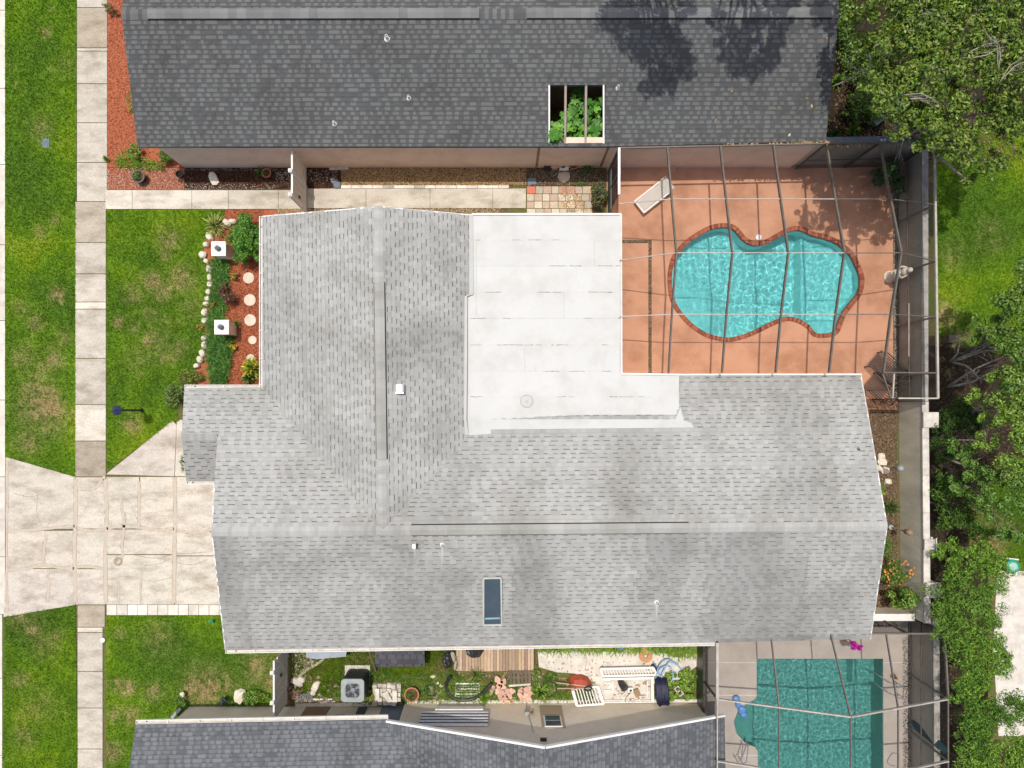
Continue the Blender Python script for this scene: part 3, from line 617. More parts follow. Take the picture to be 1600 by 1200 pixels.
# ------------------------------------------------------------------ houses
CAM = Vector((0, 0, CH))
class Plane:
    def __init__(s, a, b, c):
        a, b, c = Vector(a), Vector(b), Vector(c); s.p = a; s.n = (b-a).cross(c-a).normalized()
        if s.n.z < 0: s.n = -s.n
        g = Vector((s.n.x, s.n.y, 0)); s.down = Vector((s.n.x, s.n.y, 0))
        if s.down.length < 1e-5: s.down = Vector((0, -1, 0))
        s.down.normalize(); s.u = Vector((-s.down.y, s.down.x, 0))
    def z(s, x, y): return s.p.z-(s.n.x*(x-s.p.x)+s.n.y*(y-s.p.y))/s.n.z
    def ray(s, px, py):
        d = G(px, py, 0)-CAM; t = s.n.dot(s.p-CAM)/s.n.dot(d); return CAM+d*t
SHP = {}
def roofplane(root, polypx, plane, rseed, base, teeth, band, pitch=.146, twid=(.12, .26), gwid=(.12, .26), keep=[], holes=[], skips=.1, course0=.13, line=None, lh=.016, tv=.03, bh=.036, grime=0):
    """deck under the shingles, then every shingle tab of every course, cut to the outline of the plane"""
    W3 = [plane.ray(*p) if len(p) == 2 else Vector(p) for p in polypx]
    H3 = [[plane.ray(*p) for p in h] for h in holes]
    mb = MB(); pieces = [[tuple(v[:2]) for v in W3]]
    down, u = plane.down, plane.u; R = random.Random(rseed)
    def uv(p): return (p[0]*u.x+p[1]*u.y, p[0]*down.x+p[1]*down.y)
    def xyw(a, b, h=0):
        x = a*u.x+b*down.x; y = a*u.y+b*down.y; return (x, y, plane.z(x, y)+h)
    P = [uv(p) for p in W3]
    if H3:
        hs = [uv(p) for p in H3[0]]; hu0, hu1 = min(p[0] for p in hs), max(p[0] for p in hs); hv0, hv1 = min(p[1] for p in hs), max(p[1] for p in hs)
        polys = [clip(P, -99, hu0, -99, 99), clip(P, hu1, 99, -99, 99), clip(P, hu0, hu1, -99, hv0), clip(P, hu0, hu1, hv1, 99)]
    else: polys = [P]
    for Q in polys:
        if len(Q) < 3: continue
        n = len(Q); t = [xyw(a, b, 0) for a, b in Q]; bt = [(x, y, z-.12) for x, y, z in t]
        ar = sum(t[i][0]*t[(i+1) % n][1]-t[(i+1) % n][0]*t[i][1] for i in range(n))
        if ar < 0: t.reverse(); bt.reverse()
        mb.add(t+bt, [tuple(range(n)), tuple(range(2*n-1, n-1, -1))]+[(i, n+i, n+(i+1) % n, (i+1) % n) for i in range(n)], tuple(b*.95 for b in base))
    mb.build('roof_deck', mt['shingle'], root)
    v0, v1 = min(p[1] for p in P), max(p[1] for p in P); u0, u1 = min(p[0] for p in P), max(p[0] for p in P)
    course = MB(); tabs = []
    v = v1-course0; first = True
    k = 0
    while v > v0-pitch:
        sk_ = R.random() < skips
        rowt = R.uniform(.965, 1.035)
        gr = (lambda aa: 1-grime*max(0, min(1, .35+1.5*noise.noise(Vector((aa*.55, v*.16, 4.4)))+.5*noise.noise(Vector((aa*1.9, v*.4, 9.1)))+.4*noise.noise(Vector((aa*.2, v*.5, 2.1)))))) if grime else (lambda aa: 1)
        # base course strip
        ns = max(1, int((u1-u0)/.5)) if grime else 1
        for Q in polys:
            for s_ in range(ns):
                ua = u0-.01+(u1-u0+.02)*s_/ns; ub = u0-.01+(u1-u0+.02)*(s_+1)/ns
                c = clip(Q, ua, ub, v, v+pitch); gg = gr((ua+ub)/2)
                if len(c) >= 3: _ext(course, c, xyw, .004+0, tuple(b*rowt*gg for b in base), side=False)
        if line:
            for Q in polys:
                c = clip(Q, u0-1, u1+1, v+.002, v+lh)
                if len(c) >= 3: _ext(course, c, xyw, .0125, line, side=False)
        a = u0-R.uniform(0, .3)
        while a < u1:
            g = R.uniform(*gwid); tw = R.uniform(*twid)
            if R.random() < .10: tw += R.uniform(.1, .25)
            if not sk_ and R.random() < .93:
                for Q in polys:
                    c = clip(Q, a, a+g, v+.002, v+bh*(R.uniform(.75, 1.1)))
                    if len(c) >= 3: _ext(course, c, xyw, .0055, tuple(b*R.uniform(.85, 1.2) for b in band), side=False)
            t = R.uniform(1-tv, 1+tv); t2 = R.gauss(1, .02)
            col = tuple(x*t*t2 for x in (teeth if R.random() < .85 else [b*.93 for b in base]))
            gg = gr(a+g); col = tuple(x*gg for x in col)
            for Q in polys:
                c = clip(Q, a+g, a+g+tw, v, v+pitch-.004)
                if len(c) >= 3: tabs.append((c, col, (c, a, v)))
            a += g+tw
        v -= pitch; k += 1
    return course, tabs, xyw
def _ext(mb, c, xyw, h, col, side=True):
    n = len(c); t = [xyw(a, b, h) for a, b in c]
    ar = sum(t[i][0]*t[(i+1) % n][1]-t[(i+1) % n][0]*t[i][1] for i in range(n))
    if ar < 0: c = c[::-1]; t.reverse()
    if not side: mb.add(t, [tuple(range(n))], col); return
    b = [xyw(a, b_, 0) for a, b_ in c]
    mb.add(t+b, [tuple(range(n))]+[(i, n+i, n+(i+1) % n, (i+1) % n) for i in range(n)], col)
def finish_roof(root, parts, limit=290, seed=0):
    R = random.Random(seed); allt = []
    st = MB()
    for course, tabs, xyw in parts:
        b = len(st.v); st.v += course.v; st.f += [tuple(b+i for i in f) for f in course.f]; st.c += course.c
        for c, col, _ in tabs:
            ar = abs(sum(c[i][0]*c[(i+1) % len(c)][1]-c[(i+1) % len(c)][0]*c[i][1] for i in range(len(c))))/2
            allt.append((ar, c, col, xyw))
    allt.sort(key=lambda t: -t[0])
    for ar, c, col, xyw in allt[:limit]:
        mb = MB(); _ext(mb, c, xyw, .011, col); mb.build('shingle', mt['shingle'], root)
    for ar, c, col, xyw in allt[limit:]: _ext(st, c, xyw, .011, col)
    st.build('shingles', mt['shingle'], root, kind='stuff')
def ridgecaps(mb, p, q, n1, n2, cols, w=.15, step=.14, seed=0, h=.016):
    """overlapping cap shingles folded over a ridge; n1, n2 = horizontal directions down each side with drop per metre"""
    R = random.Random(seed); p, q = Vector(p), Vector(q); L = (q-p).length; d = (q-p)/L; k = int(L/step)
    for i in range(k):
        a = p+d*(i*step); b = p+d*((i+1)*step+.0); c = R.choice(cols); t = R.uniform(.96, 1.04); c = tuple(x*t for x in c)
        for (nx_, ny_, dr) in (n1, n2):
            o = Vector((nx_*w, ny_*w, -dr*w)); z0 = Vector((0, 0, h)); z1 = Vector((0, 0, h+.006))
            mb.add([a+z1, b+z0, b+o+z0, a+o+z1], [(0, 1, 2, 3)], c)
def ridgevent(root, p, q, n1, n2, cols, w=.17, h=.075, seed=0):
    mb = MB(); R = random.Random(seed); p, q = Vector(p), Vector(q); L = (q-p).length; d = (q-p)/L; k = max(2, int(L/.30))
    for i in range(k):
        a = p+d*(L*i/k); b = p+d*(L*(i+1)/k); c = R.choice(cols)
        for (nx_, ny_, dr) in (n1, n2):
            o = Vector((nx_*w, ny_*w, -dr*w)); z = Vector((0, 0, h))
            mb.add([a+z, b+z, b+o+z, a+o+z], [(0, 1, 2, 3)], c)
    mb.build('ridge_vent', mt['shingle'], root)
    mb = MB()
    for (nx_, ny_, dr) in (n1, n2):
        o = Vector((nx_*w, ny_*w, -dr*w)); z = Vector((0, 0, h-.004)); o2 = Vector((nx_*(w+.03), ny_*(w+.03), -dr*(w+.03)))
        mb.add([p+o+z, q+o+z, q+o2+Vector((0, 0, .014)), p+o2+Vector((0, 0, .014))], [(0, 1, 2, 3)])
    for e in (p, q):
        a, b = Vector((n1[0]*w, n1[1]*w, -n1[2]*w)), Vector((n2[0]*w, n2[1]*w, -n2[2]*w)); z = Vector((0, 0, h-.004))
        mb.add([e+a+z, e+z, e+b+z, e+b, e+a], [(0, 1, 2, 3, 4)])
    mb.build('ridge_vent_slot', mt['black'], root)
def gutter(root, p, q, side, w=.11, name='gutter'):
    """open trough: outer lip, floor, hangers"""
    mb = MB(); p, q = Vector(p), Vector(q); d = (q-p).normalized(); s = Vector((side[0], side[1], 0))
    z = Vector((0, 0, -.02)); b = Vector((0, 0, -.10))
    def strip(a0, a1, th=.012): mb.beam(p+a0, q+a0, th, .09); 
    mb.beam(p+s*w+z-Vector((0, 0, .035)), q+s*w+z-Vector((0, 0, .035)), .022, .085)
    mb.beam(p+s*(w*.5)+b, q+s*(w*.5)+b, w, .012, (.72, .7, .66)); mb.beam(p+s*.008+z-Vector((0, 0, .035)), q+s*.008+z-Vector((0, 0, .035)), .012, .08)
    for e in (p, q): mb.beam(e+z-Vector((0, 0, .04)), e+s*w+z-Vector((0, 0, .04)), .012, .08)
    g = mb.build(name, mt['gutter'], root)
    hb = MB(); L = (q-p).length; k = int(L/1.0)
    for i in range(1, k): a = p+d*(L*i/k); hb.beam(a+z, a+s*w+z, .02, .012)
    if k > 1: hb.build('hanger', mt['gutter'], g, kind='stuff')
    mouth = MB(); a = p+d*min(.35, L*.2)+s*w*.5; mouth.lathe(a.x, a.y, [(.028, a.z-.092), (.028, a.z-.084)], 10); mouth.build('outlet', mt['black'], g)
    return g
def wallring(root, pts, z0, z1, mat, th=.18, name='wall'):
    n = len(pts)
    for i in range(n):
        mb = MB(); p, q = Vector((*pts[i], (z0+z1)/2)), Vector((*pts[(i+1) % n], (z0+z1)/2)); d = (q-p).normalized()
        mb.beam(p+d*.002, q-d*.002-d*th*.5, th, z1-z0); mb.build(name, mat, root)
LB, LT, LD = (.365, .368, .35), (.395, .398, .378), (.135, .136, .13)
# ---------------- main house
house = thing('house', 'L-shaped house in the middle with light grey shingle roof and a white flat roof section', 'house', W(700, 700))
roof = bpy.data.objects.new('roof', None); COL.objects.link(roof); roof.parent = house
ZR = 3.6
C_, D_ = G(330, 831, ZR), G(1387, 822, ZR)
S_ = Plane(C_, D_, G(856, 1006, 2.45)); N_ = Plane(C_, D_, G(1345, 585, 2.28))
J = C_.lerp(D_, (598-330)/1057)
topr = G(591, 322, ZR)
Wp = Plane(J, topr, N_.ray(410, 605)); Ep = Plane(J, topr, N_.ray(733, 680))
cfg = dict(base=LB, teeth=LT, band=LD, line=(.31, .312, .297), lh=.012)
parts = [roofplane(roof, [(330, 831), (1387, 822), (1360, 998), (1117, 1004), (352, 1016)], S_, 1, **{**cfg, 'grime': .24}),
         roofplane(roof, [(410, 605), tuple(J), tuple(C_), (335, 755), (340, 683), (284, 683), (288, 606)], N_, 2, **cfg),
         roofplane(roof, [tuple(J), (733, 680), (733, 648), (1058, 648), (1058, 586), (1345, 586), tuple(D_)], N_, 3, **{**cfg, 'grime': .13}),
         roofplane(roof, [(410, 605), (410, 338), tuple(topr), tuple(J)], Wp, 4, **{**cfg, 'grime': .08}),
         roofplane(roof, [tuple(topr), (737, 336), (738, 460), (728, 462), (727, 560), (726, 640), (733, 680), tuple(J)], Ep, 5, **{**cfg, 'grime': .17})]
bz = N_.ray(284, 683); bz2 = N_.ray(341, 683)
Bp = Plane(bz, bz2, G(290, 755, 2.28))
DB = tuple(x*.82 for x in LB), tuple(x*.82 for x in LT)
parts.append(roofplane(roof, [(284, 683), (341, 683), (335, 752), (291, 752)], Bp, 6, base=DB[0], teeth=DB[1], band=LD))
finish_roof(roof, parts, 290)
caps = MB(); cc = [LT, LB, (.42, .42, .40), (.40, .40, .38)]
sd = lambda pl: (pl.down.x, pl.down.y, math.hypot(pl.n.x, pl.n.y)/pl.n.z)
ridgecaps(caps, C_, D_, sd(S_), sd(N_), cc, w=.155, seed=1); ridgecaps(caps, topr, J, sd(Wp), sd(Ep), cc, w=.15, seed=2)
ridgecaps(caps, bz, bz2, sd(Bp), sd(N_)[:2]+(-sd(N_)[2],), [DB[1], LB], w=.12, seed=3, h=.02)
caps.build('ridge_cap', mt['shingle'], roof, kind='stuff')
ridgevent(roof, C_.lerp(D_, (643-330)/1057), C_.lerp(D_, (1076-330)/1057), sd(S_), sd(N_), [(.37, .37, .345), (.345, .345, .32), (.385, .385, .36)], seed=4)
ridgevent(roof, topr.lerp(J, (440-322)/(826-322)), topr.lerp(J, (715-322)/(826-322)), sd(Wp), sd(Ep), [(.355, .355, .33), (.335, .335, .31), (.37, .37, .345)], seed=5)
# flat roof of membrane sheets
_c = N_.ray(733, 657); Fp = Plane(G(733, 335, _c.z+.06), _c+Vector((0, 0, .004)), G(970, 335, _c.z+.0))
fr = bpy.data.objects.new('flat_roof', None); COL.objects.link(fr); fr.parent = house
fy = [335, 375, 415.5, 456.5, 497.5, 539, 580, 620, 656]
for i in range(8):
    x0 = 733 if i < 3 else 727; x1 = 970 if i < 6 else 1061
    mb = MB(); y0, y1 = fy[i], fy[i+1]
    pl = [(x0, y0), (x1, y0), (x1, y1), (x0, y1)]
    if i == 5: pl = [(727, 539), (970, 539), (970, 580), (727, 580)]
    if i == 6: pl = [(727, 580), (970, 580), (970, 584.5), (1061, 585.5), (1061, 620), (727, 620)]
    top = [Fp.ray(*p)+Vector((0, 0, .004*(i % 2))) for p in pl]; top = top[::-1]
    n = len(top); bot = [v-Vector((0, 0, .14)) for v in top]; t = [1, .985, 1.01, .99, 1.0, .985, 1.0, .99][i]
    ar = sum(top[k][0]*top[(k+1) % n][1]-top[(k+1) % n][0]*top[k][1] for k in range(n))
    if ar < 0: top.reverse(); bot.reverse()
    mb.add([*top, *bot], [tuple(range(n))]+[(k, n+k, n+(k+1) % n, (k+1) % n) for k in range(n)], (t, t, t)); mb.build('roofing_sheet', mt['membrane'], fr)
mb = MB()   # the coated strip lapping up over the shingles
mb.add([N_.ray(727, 655)+Vector((0, 0, .016)), N_.ray(733, 680)+Vector((0, 0, .016)), N_.ray(767, 678)+Vector((0, 0, .016)), N_.ray(767, 671)+Vector((0, 0, .016)), N_.ray(1084, 668)+Vector((0, 0, .016)), N_.ray(1080, 661)+Vector((0, 0, .016)), N_.ray(1068, 657)+Vector((0, 0, .016)), N_.ray(1063, 636)+Vector((0, 0, .016)), N_.ray(1055, 655)+Vector((0, 0, .016))], [tuple(range(9))], (.93, .94, .94))
Q = [Ep.ray(x, y)+Vector((0, 0, .016)) for x, y in [(733, 336), (739, 336), (740, 460), (730, 463), (730, 560), (729, 655), (732, 679), (727, 679), (725, 655), (726, 463), (733, 460)]]
mb.add(Q, [tuple(range(len(Q)))], (.9, .9, .88)); mb.build('lap_strip', mt['membrane'], fr)
ck = MB(); R = random.Random(8)
for i, y in enumerate(fy[1:-1]):
    xs_ = 970 if i < 5 else 1055; x = 735
    q = [Fp.ray(x, y-.14), Fp.ray(x, y+.14), Fp.ray(xs_, y+.14), Fp.ray(xs_, y-.14)]; ck.add([v+Vector((0, 0, .0075)) for v in q], [(0, 1, 2, 3)], (.80, .80, .79))
    while x < xs_-4:
        l = R.uniform(2, 26); big_ = R.random() < .34
        if R.random() < .8:
            pts = []; k = max(2, int(l/4))
            for s in range(k+1): pts.append((x+l*s/k, y+R.uniform(-.35, .35)))
            for s in range(k):
                a, b = pts[s], pts[s+1]; w = R.uniform(.5, 1.0) if big_ else R.uniform(.10, .28); g = R.uniform(.12, .4) if big_ else R.uniform(.5, .75)
                q = [Fp.ray(a[0], a[1]-w/2), Fp.ray(a[0], a[1]+w/2), Fp.ray(b[0], b[1]+w/2*R.uniform(.4, 1)), Fp.ray(b[0], b[1]-w/2*R.uniform(.4, 1))]
                ck.add([v+Vector((0, 0, .0085)) for v in q], [(0, 1, 2, 3)], (g, g, g*.97))
        x += l+R.uniform(0, 9)
for x, y0, y1 in [(929, 376, 415), (881, 457, 497), (820, 539, 580), (837, 572, 580), (744, 376, 497)]:
    q = [Fp.ray(x-.25, y0), Fp.ray(x+.25, y0), Fp.ray(x+.25, y1), Fp.ray(x-.25, y1)]; ck.add([v+Vector((0, 0, .0085)) for v in q][::-1], [(0, 1, 2, 3)], (.55, .55, .54))
ck.build('seam_stain', M('seam', (.75, .75, .73), (.6, .6, .58), 20, .9), fr, kind='stuff')
p = Fp.ray(823, 627); rg = MB()
for k in range(28):
    a0, a1 = 2*math.pi*k/28, 2*math.pi*(k+.8)/28
    rg.add([(p.x+r_*math.cos(a), p.y+r_*math.sin(a), p.z+.01) for a, r_ in ((a0, .215), (a0, .232), (a1, .232), (a1, .215))], [(3, 2, 1, 0)], (.5, .5, .5))
rg.lathe(p.x, p.y, [(.21, p.z+.004), (.2, p.z+.012), (.04, p.z+.014), (.03, p.z+.05)], 20, (.93, .93, .92)); rg.build('roof_drain', mt['membrane'], fr)
# white drip edges of the flat roof
de = MB()
for a, b in [((737, 335), (970, 335)), ((970, 335), (971, 584)), ((971, 584), (1061, 585.5))]: de.beam(Fp.ray(*a)+Vector((0, 0, .0)), Fp.ray(*b)+Vector((0, 0, .0)), .06, .12)
de.beam(N_.ray(1061, 585.5)+Vector((0, 0, .01)), N_.ray(1345, 585)+Vector((0, 0, .01)), .06, .1)
de.build('drip_edge', mt['gutter'], house)
for pl, a, b in [(N_, (1345, 586), (1386, 822)), (S_, (1386, 822), (1360, 998)), (S_, (331, 832), (352, 1014)), (N_, (335, 757), (331, 830)), (Wp, (411, 338), (590, 323)), (Ep, (592, 323), (737, 336))]:
    rk = MB(); rk.beam(pl.ray(*a)-Vector((0, 0, .06)), pl.ray(*b)-Vector((0, 0, .06)), .04, .13); rk.build('rake_board', mt['gutter'], house)
e1, e2 = S_.ray(352, 1016), S_.ray(1117, 1004); gutter(house, e1, e2, (0, -1))
gutter(house, Wp.ray(410, 338), Wp.ray(410, 605), (-1, 0)); gutter(house, N_.ray(288, 606), N_.ray(410, 606), (0, 1), .1); gutter(house, Bp.ray(291, 752), Bp.ray(335, 752), (0, -1), .1)
# walls
def at(pl, px, py, dx=0, dy=0): v = pl.ray(px, py); return (v.x+dx, v.y+dy)
ws = [at(S_, 352, 1016, .35, .35), at(S_, 1360, 998, -.35, .35), at(N_, 1345, 585, -.3, -.12), at(Fp, 1061, 585, -.3, -.12), at(Fp, 970, 585, -.12, -.12), at(Fp, 970, 335, -.12, -.2), at(Wp, 410, 338, .35, -.2), at(N_, 410, 606, .35, -.3), at(N_, 288, 606, .3, -.3), at(Bp, 291, 752, .25, .2), at(Bp, 335, 752, .35, .2)]
wallring(house, ws, 0, 2.2, mt['stucco'])
gd = MB(); x0, y0 = ws[10]; gd.box(x0-.13, y0-3.0, 1.05, .06, 4.6, 2.1)
for k in range(4): gd.box(x0-.165, y0-3.0, .27+k*.52, .012, 4.5, .46)
gd.build('garage_door', mt['white'], house)
for sgn, pts in ((1, [(C_, (352, 1016), (335, 757))],),):
    mb = MB(); a = S_.ray(350, 1000); b = N_.ray(336, 770); c = C_
    mb.add([(c.x+.3, a.y, 2.2), (c.x+.3, b.y, 2.2), (c.x+.3, c.y, c.z-.13)], [(0, 1, 2)]); d = D_; a = S_.ray(1360, 990); b = N_.ray(1350, 640)
    mb.add([(d.x-.3, a.y, 2.2), (d.x-.3, b.y, 2.2), (d.x-.3, d.y, d.z-.13)], [(0, 1, 2)])
    t = topr; mb.add([(t.x-4.2, t.y-.2, 2.2), (t.x+3.0, t.y-.2, 2.2), (t.x+3, t.y-.2, 2.7), (t.x, t.y-.2, t.z-.13)], [(0, 1, 2, 3)]); mb.build('gable', mt['stucco'], house)
# roof fittings of the main house
def pipe(root, p, r=.045, h=.3, mat='white', hood=False, name='vent_pipe'):
    mb = MB(); mb.lathe(p.x, p.y, [(r*2.2, p.z-.02), (r*2.0, p.z+.02), (r*1.1, p.z+.06), (r, p.z+.07), (r, p.z+h), (r*.75, p.z+h), (r*.7, p.z+h-.03)], 12)
    o = mb.build(name, mt[mat], root)
    hm = MB(); hm.lathe(p.x, p.y, [(r*.72, p.z+h-.028), (r*.72, p.z+h-.02)], 10); hm.build('opening', mt['black'], o)
p = Ep.ray(626, 607); mb = MB(); mb.tube([(p.x, p.y+.14, p.z+.17), (p.x, p.y-.14, p.z+.17)], .14, 14); mb.box(p.x, p.y, p.z+.06, .28, .26, .14)
g_ = mb.build('vent_hood', mt['white'], roof); mb = MB(); mb.box(p.x, p.y-.16, p.z+.12, .27, .04, .24); mb.build('grille', mt['steel'], g_)
p = S_.ray(648, 852); mb = MB(); mb.box(p.x, p.y, p.z+.1, .11, .15, .2); mb.build('flue_cap', mt['white'], roof); mb = MB(); mb.box(p.x+.07, p.y, p.z+.1, .03, .15, .2); mb.build('flue_side', mt['black'], roof)
pipe(roof, S_.ray(691, 851), .04, .25); pipe(roof, S_.ray(1026, 941), .045, .25); pipe(roof, N_.ray(1341, 702), .03, .1, 'slate')
st = MB()   # pale run-off streaks below the pipes
for px, y0, y1, w in [(691, 853, 880, 3.2), (1026, 944, 966, 4), (648, 856, 872, 3)]:
    k = 6
    for i in range(k):
        a, b = y0+(y1-y0)*i/k, y0+(y1-y0)*(i+1)/k; ww = w*(1-.1*i); q = [S_.ray(px-ww/2, a), S_.ray(px-ww/2, b), S_.ray(px+ww/2, b), S_.ray(px+ww/2, a)]
        st.add([v+Vector((0, 0, .0125)) for v in q], [(0, 1, 2, 3)], tuple(c*(1.25-.04*i) for c in LT))
st.build('streak', mt['shingle'], roof, kind='stuff')
# skylight
q = [S_.ray(x, y) for x, y in [(755.5, 975.5), (784, 975), (783, 902), (755.5, 902.5)]]; zz = Vector((0, 0, .10)); sk = MB()
for i in range(4): sk.beam(q[i]+zz*.5, q[(i+1) % 4]+zz*.5, .06, .13)
sl = sk.build('skylight', M('skylight_frame', (.42, .44, .39), (.36, .38, .34), 4, .5), roof); mb = MB(); mb.add([v+Vector((0, 0, .085)) for v in q], [(0, 1, 2, 3)]); mb.build('pane', mt['skyglass'], sl)
mb = MB(); a, b = q[0].lerp(q[3], .16), q[1].lerp(q[2], .16); mb.add([q[0]+Vector((.06, .05, .089)), q[1]+Vector((-.06, .05, .089)), b+Vector((-.06, 0, .089)), a+Vector((.06, 0, .089))], [(0, 1, 2, 3)]); mb.build('blind', M('blind', (.22, .38, .42), (.2, .35, .4), 3, .5), sl)

# ---------------- north house
DBs, DT, DD = (.098, .102, .103), (.142, .147, .145), (.06, .062, .063)
nh = thing('house', 'long house along the top of the picture with charcoal shingle roof and pink walls', 'house', W(760, 150))
nroof = bpy.data.objects.new('roof', None); COL.objects.link(nroof); nroof.parent = nh
a, b = G(190, 22, 3.6), G(1311, 20, 3.6)
NS = Plane(a, b, G(752, 226, 2.45)); NN = Plane(a, b, Vector((a.x, a.y+5, 2.3)))
hole = [(858, 133), (943, 133), (943, 224), (858, 224)]
cfgn = dict(base=DBs, teeth=DT, band=DD, twid=(.10, .22), gwid=(.08, .20), skips=.04, line=(.086, .089, .09), lh=.038, tv=.06)
parts = [roofplane(nroof, [tuple(a), tuple(b), (1290, 221), (945, 229), (215, 229)], NS, 11, holes=[hole], **cfgn),
         roofplane(nroof, [tuple(a), tuple(b), tuple(b+(G(1320, -170, 2.3)-G(1311, 20, 2.3))), tuple(a+(G(180, -170, 2.3)-G(190, 20, 2.3)))], NN, 12, **cfgn)]
finish_roof(nroof, parts, 290)
caps = MB(); ridgecaps(caps, a, b, sd(NS), sd(NN), [DT, DBs, (.15, .155, .155)], w=.18, seed=5); caps.build('ridge_cap', mt['shingle'], nroof, kind='stuff')
ridgevent(nroof, a.lerp(b, (231-190)/1121), a.lerp(b, (749-190)/1121), sd(NS), sd(NN), [(.19, .195, .195), (.17, .175, .175), (.21, .215, .21)], seed=6)
ridgevent(nroof, a.lerp(b, (823-190)/1121), a.lerp(b, (1300-190)/1121), sd(NS), sd(NN), [(.19, .195, .195), (.17, .175, .175), (.21, .215, .21)], seed=7)
for px, py, r in [(605, 61, .05), (639, 154, .04), (523, 194, .04), (965, 138, .035)]: pipe(nroof, NS.ray(px, py), r, .22)
H = [NS.ray(*p) for p in hole]; fm = MB()
for i in (1, 3): fm.beam(H[i]+Vector((0, 0, -.02)), H[(i+1) % 4]+Vector((0, 0, -.02)), .05, .14)
fm.build('opening_trim', mt['white'], nroof)
fm = MB(); fm.beam(H[2]+Vector((0, .1, -.06)), H[3].lerp(H[2], .3)+Vector((0, .1, -.06)), .24, .1); fm.build('opening_sill', mt['stucco'], nroof)
for px in (884, 916):
    fm = MB(); fm.beam(NS.ray(px, 130)-Vector((0, 0, .10)), NS.ray(px-1, 226)-Vector((0, 0, .10)), .075, .16); fm.build('rafter', mt['brown'] if 0 else M('rafter_paint', (.34, .29, .24), (.28, .24, .2), 4, .8), nroof)
x0, x1 = H[0].x-.3, H[1].x+.3; y1, y0 = H[0].y+.5, H[2].y-.02
for s in [((x0, y0), (x0, y1)), ((x0, y1), (x1, y1)), ((x1, y1), (x1, y0))]:
    mb = MB(); mb.beam((*s[0], 1.2), (*s[1], 1.2), .1, 2.3); mb.build('atrium_wall', mt['brown'], nh)
wn_ = [(G(215, 229, 2.4).x+.85, W(0, 262).y), (W(960, 0).x+3.0, W(0, 262).y), (W(1238, 0).x, W(0, 262).y), (W(1238, 0).x, 20.5), (G(215, 229, 2.4).x+.85, 20.5)]
xw0, yw0 = W(288, 262)[:2]; xw1 = W(1238, 0).x
wnp = [(xw0, yw0+.09), (xw1, yw0+.09), (xw1, 17.2), (xw0, 17.2)]
wallring(nh, wnp, 0, 2.33, mt['stucco'])
pj = MB(); pj.box(W(498, 0).x, yw0-.06, .9, .55, .05, .02)
mb = MB(); mb.beam(NS.ray(215, 229)-Vector((0, 0, .07)), NS.ray(1290, 221)-Vector((0, 0, .07)), .03, .12); mb.build('fascia', M('fascia', (.2, .2, .2), (.16, .16, .16), 3, .7), nh)
mb = MB()
for xx in (xw0+.05, xw1-.05): mb.add([(xx, yw0+.1, 2.33), (xx, 17.2, 2.33), (xx, a.y, a.z-.16)], [(0, 1, 2)])
mb.build('gable', mt['stucco'], nh)
# fallen leaves on the charcoal roof and along the cage edge
pts = []; R = random.Random(9)
for px, py in [(994, 64), (967, 108), (1118, 188), (1137, 187), (1159, 205), (1183, 188), (1246, 154), (1260, 154), (1268, 166), (1233, 211), (1285, 158), (925, 57), (884, 30), (1143, 143), (1266, 36), (1292, 60), (1198, 57), (1210, 170)]: pts.append(NS.ray(px, py)+Vector((0, 0, .02)))
for i in range(150): px = 1120+R.random()**.6*240; pts.append(NS.ray(px, 229-(px-945)*.023+R.uniform(-1.2, 3.5)) if px < 1290 else G(px, R.uniform(222, 230), 2.5))
pts = np.array([tuple(p) for p in pts]); R_ = np.random.RandomState(3)
nn_ = R_.normal(size=pts.shape)*.5+np.array([0, 0, 1.]); leaves('fallen_leaves', pts, nn_, .13, .07, [(.55, .30, .12), (.62, .42, .2), (.42, .2, .08), (.7, .6, .4)], mt['leafdull'], None, 'stuff', 4)

# ---------------- south house
SBs, STt, SDd = (.12, .129, .142), (.162, .171, .18), (.06, .065, .072)
sh = thing('house', 'house along the bottom edge with slate grey shingle roof and cream stucco side wall', 'house', W(660, 1160))
sroof = bpy.data.objects.new('roof', None); COL.objects.link(sroof); sroof.parent = sh
e0, e1 = G(212, 1132, 2.5), G(606, 1124, 2.5); P1 = Plane(e0, e1, e0.lerp(e1, .5)+Vector((0, -4, 2.5+1.1-2.5)))
pk = G(852, 1168, 4.45); pkS = pk+Vector((0, -9, 0)); wl_ = G(606, 1127, 2.62); er = G(1132, 1118, 2.2)
P2 = Plane(pk, pkS, wl_); P3 = Plane(pk, pkS, er)
# valley between P1 and P2
dvec = P1.n.cross(P2.n); dvec = dvec if dvec.y < 0 else -dvec; v0 = P2.ray(604, 1127); v1 = v0+dvec*(4.0/abs(dvec.y))
cfgs = dict(base=SBs, teeth=STt, band=SDd, skips=.3, pitch=.14, twid=(.10, .22), gwid=(.06, .14), line=(.10, .108, .12), lh=.022, tv=.10)
parts = [roofplane(sroof, [tuple(e0), (604, 1125), tuple(v1), (e0.x-.05, v1.y, P1.z(e0.x-.05, v1.y))], P1, 21, **cfgs),
         roofplane(sroof, [tuple(v0), tuple(pk), tuple(pk+Vector((0, -4.5, 0))), tuple(v1)], P2, 22, **cfgs),
         roofplane(sroof, [tuple(pk), tuple(er), tuple(er+Vector((.1, -4.5, 0))), tuple(pk+Vector((0, -4.5, 0)))], P3, 23, **cfgs)]
finish_roof(sroof, parts, 290)
rk = MB(); rk.beam(v0+Vector((0, 0, -.04)), pk+Vector((0, 0, -.04)), .07, .14); rk.beam(pk+Vector((0, 0, -.04)), er+Vector((0, 0, -.04)), .07, .14); rk.build('rake_board', mt['white'], sh)
gutter(sh, e0, e1, (0, 1), .13)
yw = W(0, 1098).y; xa, xb, xm = W(633, 0).x, W(1096, 0).x, W(296, 0).x
